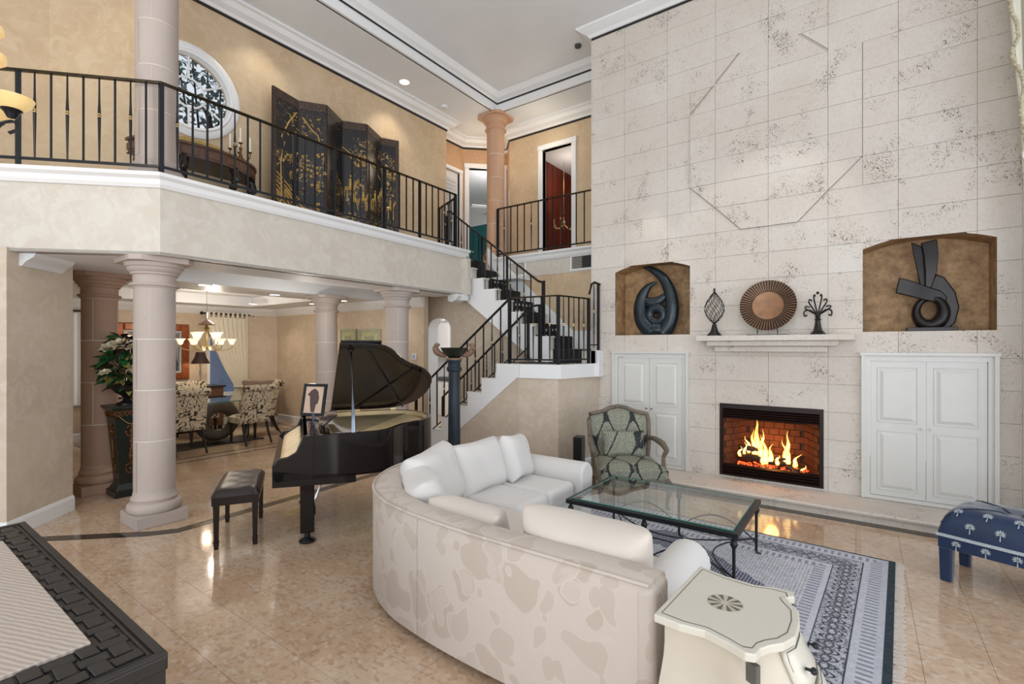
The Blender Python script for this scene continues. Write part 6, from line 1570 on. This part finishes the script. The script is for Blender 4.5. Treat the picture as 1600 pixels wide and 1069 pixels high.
# ---- upper hall: folding screen, console, box, candelabrum
fs = thing('folding_screen', 'six-panel black lacquer folding screen painted with gold horsemen and trees, upstairs', 'screen', (-6.05, 3.2, F2))
SP = [(-6.0, 3.205), (-6.1, 3.609), (-5.9, 3.897), (-6.13, 4.303), (-5.93, 4.578), (-6.13, 5.003), (-6.0, 5.253)]
for (xa, ya), (xb, yb) in zip(SP, SP[1:]):
    L = math.hypot(xb-xa, yb-ya); an = math.atan2(yb-ya, xb-xa); y0_ = ya-3.2
    m = MB(); m.b2(0, L, -.01, .01, .02, 1.80); m.xf(Matrix.Translation((xa+6.05, ya-3.2, 0)) @ Matrix.Rotation(an, 4, 'Z')); p = m.build('panel', M['lacquer'], fs)
    m = MB()
    lw_, rw_ = (.05 if ya < 3.3 else .008), (.06 if yb > 5.2 else .008)
    m.b2(0, lw_, -.014, .014, .02, 1.8).b2(L-rw_, L, -.014, .014, .02, 1.8).b2(lw_, L-rw_, -.014, .014, .02, .05).b2(lw_, L-rw_, -.014, .014, 1.69, 1.8)
    m.xf(Matrix.Translation((xa+6.05, ya-3.2, 0)) @ Matrix.Rotation(an, 4, 'Z')); m.build('border', M['lacqborder'], p)
# raised gilt figures on the panels
gold2 = simple('gilt', srgb(196, 160, 92), .4, .2, var=.35, scale=18)
def on_panel(i, u, z_):
    (xa, ya), (xb, yb) = SP[i], SP[i+1]; d = Vector((xb-xa, yb-ya, 0)); n_ = Vector((d.y, -d.x, 0)).normalized()*.013; return Vector((xa+6.05, ya-3.2, 0))+d*u+n_+Vector((0, 0, z_))
def stroke(m, i, pts, w_): m.tube([on_panel(i, u, z_) for u, z_ in pts], w_, 5)
def horse(i, u, z_, s_=1):
    m = MB(); q = lambda a, b: (u+a*s_, z_+b*s_)
    stroke(m, i, [q(-.20, .02), q(-.05, .03), q(.12, .02), q(.2, .05)], .030*s_); stroke(m, i, [q(.17, .04), q(.26, .12), q(.30, .16), q(.36, .12)], .018*s_)
    for a, b in ((-.20, -.24), (-.10, -.04), (.10, .18), (.2, .06)): stroke(m, i, [q(a, 0), q(a+b*.3, -.10), q(a+b*.2, -.17)], .010*s_)
    stroke(m, i, [q(-.22, .03), q(-.3, -.02), q(-.33, -.08)], .010*s_)
    stroke(m, i, [q(.0, .04), q(.0, .14), q(.02, .17)], .024*s_); stroke(m, i, [q(.02, .19), q(.02, .22)], .018*s_); stroke(m, i, [q(0, .12), q(.12, .10)], .009*s_)
    m.build('gilt_rider', gold2, fs)
horse(3, .32, .80, 1.0); horse(3, .85, .66, .8); horse(4, .5, .72, .8); horse(5, .5, .68, .9); horse(4, .95, .86, .6); horse(3, .40, .24, .8); horse(0, .78, 1.02, .5); horse(0, .78, .80, .5)
for i, pts in ((0, [(.25, .10), (.30, .5), (.28, .9), (.42, 1.15), (.35, 1.2)]), (0, [(.32, .9), (.55, 1.02), (.8, 1.0)]), (1, [(.15, 1.58), (.5, 1.42), (.7, 1.36), (.75, 1.28)]), (0, [(.3, 1.2), (.6, 1.45), (.9, 1.62)]), (3, [(.0, 1.42), (.5, 1.30), (.95, 1.18)]), (4, [(.1, 1.3), (.6, 1.2), (.9, 1.12)]), (5, [(.2, 1.22), (.5, 1.18), (.8, 1.2)])):
    m = MB(); stroke(m, i, pts, .010); m.build('gilt_branch', gold2, fs)
rr2 = random.Random(3)
for i, u0, u1, z0_, z1_, n_, w_ in ((1, .15, .95, .62, 1.12, 26, .022), (1, .6, .9, .30, .48, 6, .022), (3, .2, .95, 1.12, 1.32, 10, .022), (5, .2, .8, 1.18, 1.3, 8, .026), (3, .15, .5, .10, .28, 7, .03), (3, .6, .95, .05, .18, 6, .045), (1, .1, .9, 1.3, 1.6, 12, .009), (0, .5, .95, 1.25, 1.6, 16, .007), (5, .3, .7, .95, 1.1, 4, .03)):
    m = MB()
    for k in range(n_):
        u, z_ = rr2.uniform(u0, u1), rr2.uniform(z0_, z1_); stroke(m, i, [(u-.04, z_), (u, z_+rr2.uniform(-.02, .03)), (u+.04, z_+rr2.uniform(-.03, .02))], w_*rr2.uniform(.5, 1))
    m.build('gilt_foliage', gold2, fs)
for i, u1 in ((0, 1.0), (1, .75)):
    m = MB()
    for k in range(9): z_ = .08+.055*k-(0.25 if i else 0)*(k/9); stroke(m, i, [(.12, z_+.22*(1-.6*i)), (.5, z_+.12*(1-.6*i)), (u1, max(.06, z_-.04))], .011)
    m.build('gilt_hill', gold2, fs)
cn = thing('demilune_console', 'carved brown half-round console table below the round window', 'table', (-6.22, 2.42, F2))
TP = .70
def half(r, z0, z1, n=24): 
    return MB().prism([(r*.72*cos(-PI/2+PI*k/n), r*sin(-PI/2+PI*k/n)) for k in range(n+1)], 'z', z0, z1)
half(.66, TP-.03, TP).build('top', M['brownwood'], cn, bevel=.006); half(.63, TP-.15, TP-.03).build('apron', M['brownwood'], cn); half(.645, TP-.165, TP-.15).build('apron_bead', M['darkwood'], cn, bevel=.004)
for k in range(9):
    a = -PI/2+PI*(k+.5)/9; m = MB(); m.box((0, 0, 0), (.012, .155 if k not in (2, 6) else .07, .075)); m.xf(Matrix.Translation((.632*.72*cos(a), .632*sin(a), TP-.09)) @ Matrix.Rotation(math.atan2(sin(a)*.72, cos(a)), 4, 'Z')); m.build('apron_panel', M['brownwood'], cn, bevel=.008)
for a in (-1.25, -.45, .45, 1.25):
    x, y = .58*.72*cos(a), .58*sin(a); m = MB(); m.tube(smooth_path([(x, y, TP-.15), (x*1.06, y*1.06, TP-.28), (x*.85, y*.9, TP-.45), (x*.8, y*.85, .12), (x*1.0, y*1.0, .03)], 5), lerp_list([.05, .045, .022, .018, .03], 5), 8)
    for q in range(4): m.ball((x*(1.04-.05*q), y*(1.04-.05*q), TP-.22-.06*q), .03, 8, 6)
    m.build('carved_leg', M['darkwood'], cn, smooth='all')
MB().tube([(.42*.72*cos(-PI/2+PI*k/12), .42*sin(-PI/2+PI*k/12), .16) for k in range(13)], .015, 6).build('stretcher', M['darkwood'], cn)
gb = thing('gilt_tray', 'low gilt filigree tray standing on the half-round console', 'tray', (-6.02, 2.40, F2+TP), .0); m = MB(); m.prism([(-.30, 0), (.30, 0), (.24, .10), (.16, .13), (-.16, .13), (-.24, .10)], 'x', -.015, .015); m.build('panel', simple('giltbox', srgb(196, 166, 96), .45, .4, var=.4, scale=20), gb, bevel=.006)
m = MB()
for k in range(7): m.tube([(.018, -.2+.066*k+.025*cos(2*PI*q/10), .06+.025*sin(2*PI*q/10)) for q in range(10)], .005, 5, closed=True)
m.build('filigree', M['brass'], gb)
cd = thing('candelabrum', 'bronze candelabrum with white candles on the right end of the console', 'candelabrum', (-6.02, 2.83, F2+TP))
MB().lathe([(0, 0), (.05, 0), (.03, .02), (.012, .05), (.025, .09), (.01, .14), (.02, .2), (0, .2)], n=12).build('stem', M['goldpaint'], cd, smooth=True)
for k in range(5):
    a = 2*PI*k/5+.3; r_ = .11 if k else .0; z_ = .16 if k else .24
    m = MB(); m.tube(smooth_path([(0, 0, .1), (r_*.6*cos(a), r_*.6*sin(a), .06), (r_*cos(a), r_*sin(a), .12), (r_*cos(a), r_*sin(a), z_)], 4), .006, 6); m.lathe([(0, 0), (.025, .012), (.022, .02), (0, .015)], (r_*cos(a), r_*sin(a), z_), 10); m.build('arm', M['goldpaint'], cd, smooth=True)
    m = MB(); m.lathe([(0, 0), (.011, 0), (.010, .17), (.002, .185), (0, .185)], (r_*cos(a), r_*sin(a), z_+.015), 10); m.build('candle', M['candle'], cd, smooth=True)
# tree outside the round window
tr_ = thing('garden_tree', 'dark leafy tree outside the round upstairs window', 'tree', (-13.2, 5.4, -.5)); MB().tube([(0, 1.2, 0), (.1, .8, 4), (0, 0, 8)], [.2, .14, .06], 8).build('trunk', M['darkwood'], tr_)
m = MB(); rt = random.Random(8)
for k in range(2600):
    p = Vector((rt.uniform(-.6, .6), rt.uniform(-1.8, 1.6), rt.uniform(5.5, 10.5))); leaf(m, p, Vector((rt.uniform(-1, 1), rt.uniform(-1, 1), rt.uniform(-.6, 1))), Vector((.3, .2, 1)), .21, .10)
m.build('foliage', M['treefar'], tr_, kind='stuff')
for k in range(7): a = -1.2+.4*k; MB().tube([(0, .1, 5.5), (.1, a*.5, 7.2), (0, a, 10)], [.05, .03, .012], 6).build('branch', M['darkwood'], tr_)
# bridge study: small brass candelabra lamp
lt = thing('study_chandelier', 'small brass chandelier glimpsed through the upstairs study door', 'chandelier', (-4.9, 8.6, 4.0)); m = MB(); m.tube([(0, 0, .3), (0, 0, 1.4)], .006, 6).ball((0, 0, .15), .04)
for k in range(6): a = PI*k/3; m.tube(smooth_path([(0, 0, .12), (.12*cos(a), .12*sin(a), .02), (.22*cos(a), .22*sin(a), .1), (.22*cos(a), .22*sin(a), .2)], 4), .008, 6)
m.build('arms', M['brass'], lt, smooth='all')

# ---- dining room
def dchair(name, label, grp_=None):
    t = thing(name, label, 'chair', group=grp_)
    rounded_slab('seat', -.24, .24, -.24, .22, .36, .46, M['scroll'], t, .04)
    m = MB(); V = []
    n, q = 8, 10
    for s_ in (0, 1):
        rows = []
        for j in range(q+1):
            v = j/q; z_ = .40+.56*v; rows.append([m.bm.verts.new(((-.23+.46*i/n)*(1+.03*v), .20+.10*v+(.045 if s_ else -.045)*(1-.2*v)+.02*cos(PI*(i/n-.5))*(1), z_)) for i in range(n+1)])
        V.append(rows)
    for s_ in (0, 1):
        for j in range(q):
            for i in range(n): m.bm.faces.new((V[s_][j][i], V[s_][j][i+1], V[s_][j+1][i+1], V[s_][j+1][i]))
    for j in range(q):
        for i in (0, n): m.bm.faces.new((V[0][j][i], V[0][j+1][i], V[1][j+1][i], V[1][j][i]))
    for i in range(n):
        for j in (0, q): m.bm.faces.new((V[0][j][i], V[0][j][i+1], V[1][j][i+1], V[1][j][i]))
    m.build('backrest', M['scroll'], t, smooth=True)
    m = MB(); m.tube([(-.245, .355, .955), (.245, .355, .955)], .055, 12); m.build('back_roll', M['scroll'], t, smooth=True)
    for x in (-.2, .2):
        MB().tube([(x, .20, .38), (x, .26, .2), (x*1.05, .36, 0)], [.024, .02, .015], 6).build('leg', M['darkwood'], t); MB().box((x, -.19, .19), (.042, .042, .38), taper=.65).build('leg', M['darkwood'], t)
    return t
dc = dchair('dining_chair', 'scroll-patterned dining chair nearest the front column, back turned to the camera'); dc['group'] = 'dining chairs'
dc.location = (-8.58, 3.16, 0); dc.rotation_euler = (0, 0, -PI/2)
for (x, y, rz, lb) in ((-9.35, 2.75, -PI+.15, 'scroll-patterned dining chair at the left end of the table under the mirror'), (-8.58, 4.17, -PI/2, 'scroll-patterned dining chair right of the ring-shaped table base, back to the camera'),
                      (-9.22, 4.66, -.35, 'scroll-patterned dining chair at the right end of the table, partly behind another'), (-9.75, 3.85, PI/2, 'scroll-patterned dining chair across the table, seen through the ring base'), (-9.75, 3.2, PI/2, 'scroll-patterned dining chair across the table, hidden behind the front chairs')):
    c_ = copy_tree(dc); c_.location = (x, y, 0); c_.rotation_euler = (0, 0, rz); c_['label'] = lb
wc = thing('wing_chair', 'taupe wing-back chair standing in the far corner of the dining room', 'chair', (-10.15, 5.15, 0), 1.0)
rounded_slab('seat', -.30, .30, -.28, .26, .2, .44, M['taupe'], wc, .04)
m = MB(); m.prism([(-.30, .3), (-.30, .75), (-.36, .90), (-.34, .94), (0, .92), (.34, .94), (.36, .90), (.30, .75), (.30, .3)], 'y', .22, .34); m.build('backrest', M['taupe'], wc, bevel=.03, seg=3, smooth=True)
for x in (-.31, .31): m = MB(); m.b2(x-.04, x+.04, -.2, .3, .2, .62); m.build('wing_arm', M['taupe'], wc, bevel=.03, seg=3, smooth=True)
for x in (-.25, .25):
    for y in (-.22, .25): MB().box((x, y, .1), (.04, .04, .2), taper=.7).build('leg', M['darkwood'], wc)
dt = thing('dining_table', 'glass dining table on a dark ring-shaped pedestal', 'table', (-9.0, 3.75, 0))
m = MB(); m.prism([(.52*cos(a)*(1 if abs(cos(a)) < 2 else 1), 1.0*sin(a)) for a in [2*PI*k/48 for k in range(48)]], 'z', .735, .75); m.build('glass_top', M['glass'], dt)
m = MB(); m.tube([(.525*cos(2*PI*k/48), 1.005*sin(2*PI*k/48), .7425) for k in range(48)], .007, 6, closed=True); m.build('glass_rim', M['glassedge'], dt)
m = MB(); n = 40; P = [(0, .10+.26*cos(2*PI*k/n), .375+.25*sin(2*PI*k/n)) for k in range(n)]
R0 = [.105+.02*sin(2*PI*k/n-.6) for k in range(n)]; m.tube(P, R0, 12, 1.0, up=(1, 0, 0), closed=True); m.build('ring_pedestal', M['donut'], dt, smooth='all')
m = MB(); m.b2(-.30, .30, -.75, .75, 0, .02); m.build('base_plate', M['black'], dt, bevel=.006)
sbd = thing('sideboard', 'dark wood sideboard below the mirror in the dining room', 'sideboard', (-10.7, 3.6, 0))
MB().b2(-.28, .25, -.72, .98, .08, .84).build('body', M['brownwood'], sbd); MB().b2(-.29, .28, -.75, 1.02, .84, .87).build('top', M['darkwood'], sbd, bevel=.005)
for k in range(3): MB().b2(.25, .265, -.68+k*.56, -.16+k*.56, .14, .78).build('door', M['brownwood'], sbd, bevel=.008)
for y in (-.68, .94):
    for x in (-.24, .2): MB().b2(x-.03, x+.03, y-.03, y+.03, 0, .08).build('foot', M['darkwood'], sbd)
lp = thing('table_lamp', 'slim crystal table lamp with a dark flared shade on the sideboard', 'lamp', (-10.7, 4.26, .87))
MB().lathe([(0, 0), (.06, 0), (.05, .015), (.015, .03), (.02, .10), (.012, .16), (.025, .25), (.012, .36), (.02, .4), (.008, .5), (0, .5)], n=14).build('base', M['chrome'], lp, smooth=True); MB().lathe([(.075, .67), (.10, .57), (.165, .44), (.163, .44), (.098, .57), (.073, .67), (.075, .67)], n=20).build('shade', simple('darkshade', srgb(58, 34, 30), .7, var=.1), lp, smooth=True); MB().ball((0, 0, .50), .03).build('bulb', M['bulb'], lp)
point('lamp_glow', (-10.7, 4.26, 1.33), 5)
vs2 = thing('white_vase', 'white vase at the left end of the sideboard', 'vase', (-10.7, 3.05, .87)); MB().lathe([(0, 0), (.05, 0), (.08, .1), (.05, .2), (.03, .22), (.04, .25), (0, .25)], n=16).build('body', M['candle'], vs2, smooth=True)
mr = thing('wall_mirror', 'large mirror with an orange-brown carved wooden frame in the dining room', 'mirror', (-11.0, 3.55, 1.0))
for a in ((-.61, -.46, 0, 1.09), (.46, .61, 0, 1.09), (-.46, .46, 0, .14), (-.46, .46, .95, 1.09)): MB().b2(.0, .06, a[0], a[1], a[2], a[3]).build('frame_rail', M['mirrorframe'], mr, bevel=.02)
m = MB()
m.ring4((-.465, .135), (.465, .955), .03, .03, lambda *a: m.b2(.0, .05, *a))
m.build('inner_bead', M['silver'], mr); MB().b2(.0, .02, -.43, .43, .16, .93).build('mirror_glass', M['mirror'], mr)
dcn = thing('dining_curtain', 'cream tab-top curtain tied back at the dining room window', 'curtain', (-10.9, 4.85, .1))
def cpath(t, s_):
    # full width at the top, gathered to the right tie at s=.66, flaring a little below
    yl = 4.44+(4.98-4.44)*(min(1, s_/.66)**1.5); yr = 5.27
    if s_ > .66: yl = 4.98+.02*(s_-.66)
    return (-10.88, yl+(yr-yl)*t, 2.26-2.18*s_)
curtain_mesh(cpath, .022, 9, 26, 90).build('panel', M['sheer'], dcn, world=True, smooth='all')
for k in range(9): MB().b2(-10.91, -10.86, 4.46+k*.095, 4.50+k*.095, 2.24, 2.37).build('tab', M['sheer'], dcn, world=True)
MB().tube([(-10.86, 4.96, .80), (-10.83, 5.12, .78), (-10.86, 5.30, .92)], .03, 8, .6).build('tie_back', M['sheer'], dcn, world=True, smooth='all')
rd = thing('curtain_rod', 'dark wooden curtain rod with ball finials above the dining window', 'rod', (-10.9, 4.85, 2.33)); MB().tube([(-10.89, 4.38, 2.33), (-10.89, 5.36, 2.33)], .016, 8).build('rod', M['darkwood'], rd, world=True); MB().ball((-10.89, 5.40, 2.33), .035).ball((-10.89, 4.36, 2.33), .035).build('finial', M['darkwood'], rd, world=True, smooth='all')
rd = thing('curtain_rod', 'dark curtain rod end at the leftmost dining window', 'rod', (-10.9, 2.0, 2.25)); MB().tube([(-10.89, 1.3, 2.26), (-10.89, 2.7, 2.26)], .016, 8).ball((-10.89, 2.72, 2.26), .035).build('rod', M['darkwood'], rd, world=True)
dh = thing('dining_chandelier', 'brass two-tier chandelier with white glass bell shades over the dining table', 'chandelier', (-9.0, 3.68, 1.60))
MB().tube([(0, 0, .3), (0, 0, 1.06)], .006, 6).build('chain', M['chrome'], dh); MB().lathe([(0, 0), (.02, 0), (.05, .05), (.02, .10), (.03, .2), (.015, .3), (.05, .34), (.01, .42), (0, .42)], n=14).build('stem', M['brass'], dh, smooth=True)
MB().lathe([(0, .5), (.02, .5), (.13, .42), (.13, .415), (0, .45)], n=16).build('canopy', M['goldpaint'], dh, smooth=True)
def bell(par, a, r_, z_):
    m = MB(); m.tube(smooth_path([(0, 0, .08), (r_*.5*cos(a), r_*.5*sin(a), -.02), (r_*cos(a), r_*sin(a), z_-.05), (r_*cos(a), r_*sin(a), z_)], 4), .008, 6); arm_ = m.build('arm', M['brass'], par, smooth=True)
    m = MB(); m.lathe([(.02, 0), (.035, .02), (.045, .06), (.075, .10), (.072, .10), (.04, .06), (.02, .01), (.02, 0)], (r_*cos(a), r_*sin(a), z_), 16); m.build('glass_shade', M['shade'], arm_, smooth=True); m = MB(); m.ball((r_*cos(a), r_*sin(a), z_+.05), .018, 8, 6); m.build('bulb', M['bulb'], arm_)
for k in range(6): bell(dh, PI*k/3+.2, .37, .08)
for k in range(4): bell(dh, PI*k/2+.6, .20, .19)
# green framed pictures
for k, (x0_, x1_, zt, lb) in enumerate(((-8.95, -8.42, 2.02, 'tall green leaf-bordered picture left of the stone column'), (-8.30, -7.80, 1.985, 'small green framed picture directly above the piano lid'), (-7.72, -7.10, 1.97, 'wide green leaf-bordered picture behind the piano, beside the grey column'))):
    t = thing('framed_picture', lb, 'picture', ((x0_+x1_)/2, 5.8, 1.35), 0, 'green framed pictures'); w_ = (x1_-x0_)/2; h_ = zt-1.35
    m = MB()
    m.ring4((-w_, 0), (w_, h_), .05, .05, lambda *a: m.b2(a[0], a[1], -.035, 0, a[2], a[3]))
    m.build('frame', simple('greenframe%d' % k, srgb(178, 180, 150), .5, var=.15), t, bevel=.006); MB().b2(-w_+.04, w_-.04, -.02, 0, .04, h_-.04).build('mat_border', M['artgreen'], t); MB().b2(-w_*.45, w_*.45, -.023, 0, h_*.28, h_*.78).build('print', simple('print%d' % k, srgb(168, 170, 140), .5, var=.2, scale=12), t)
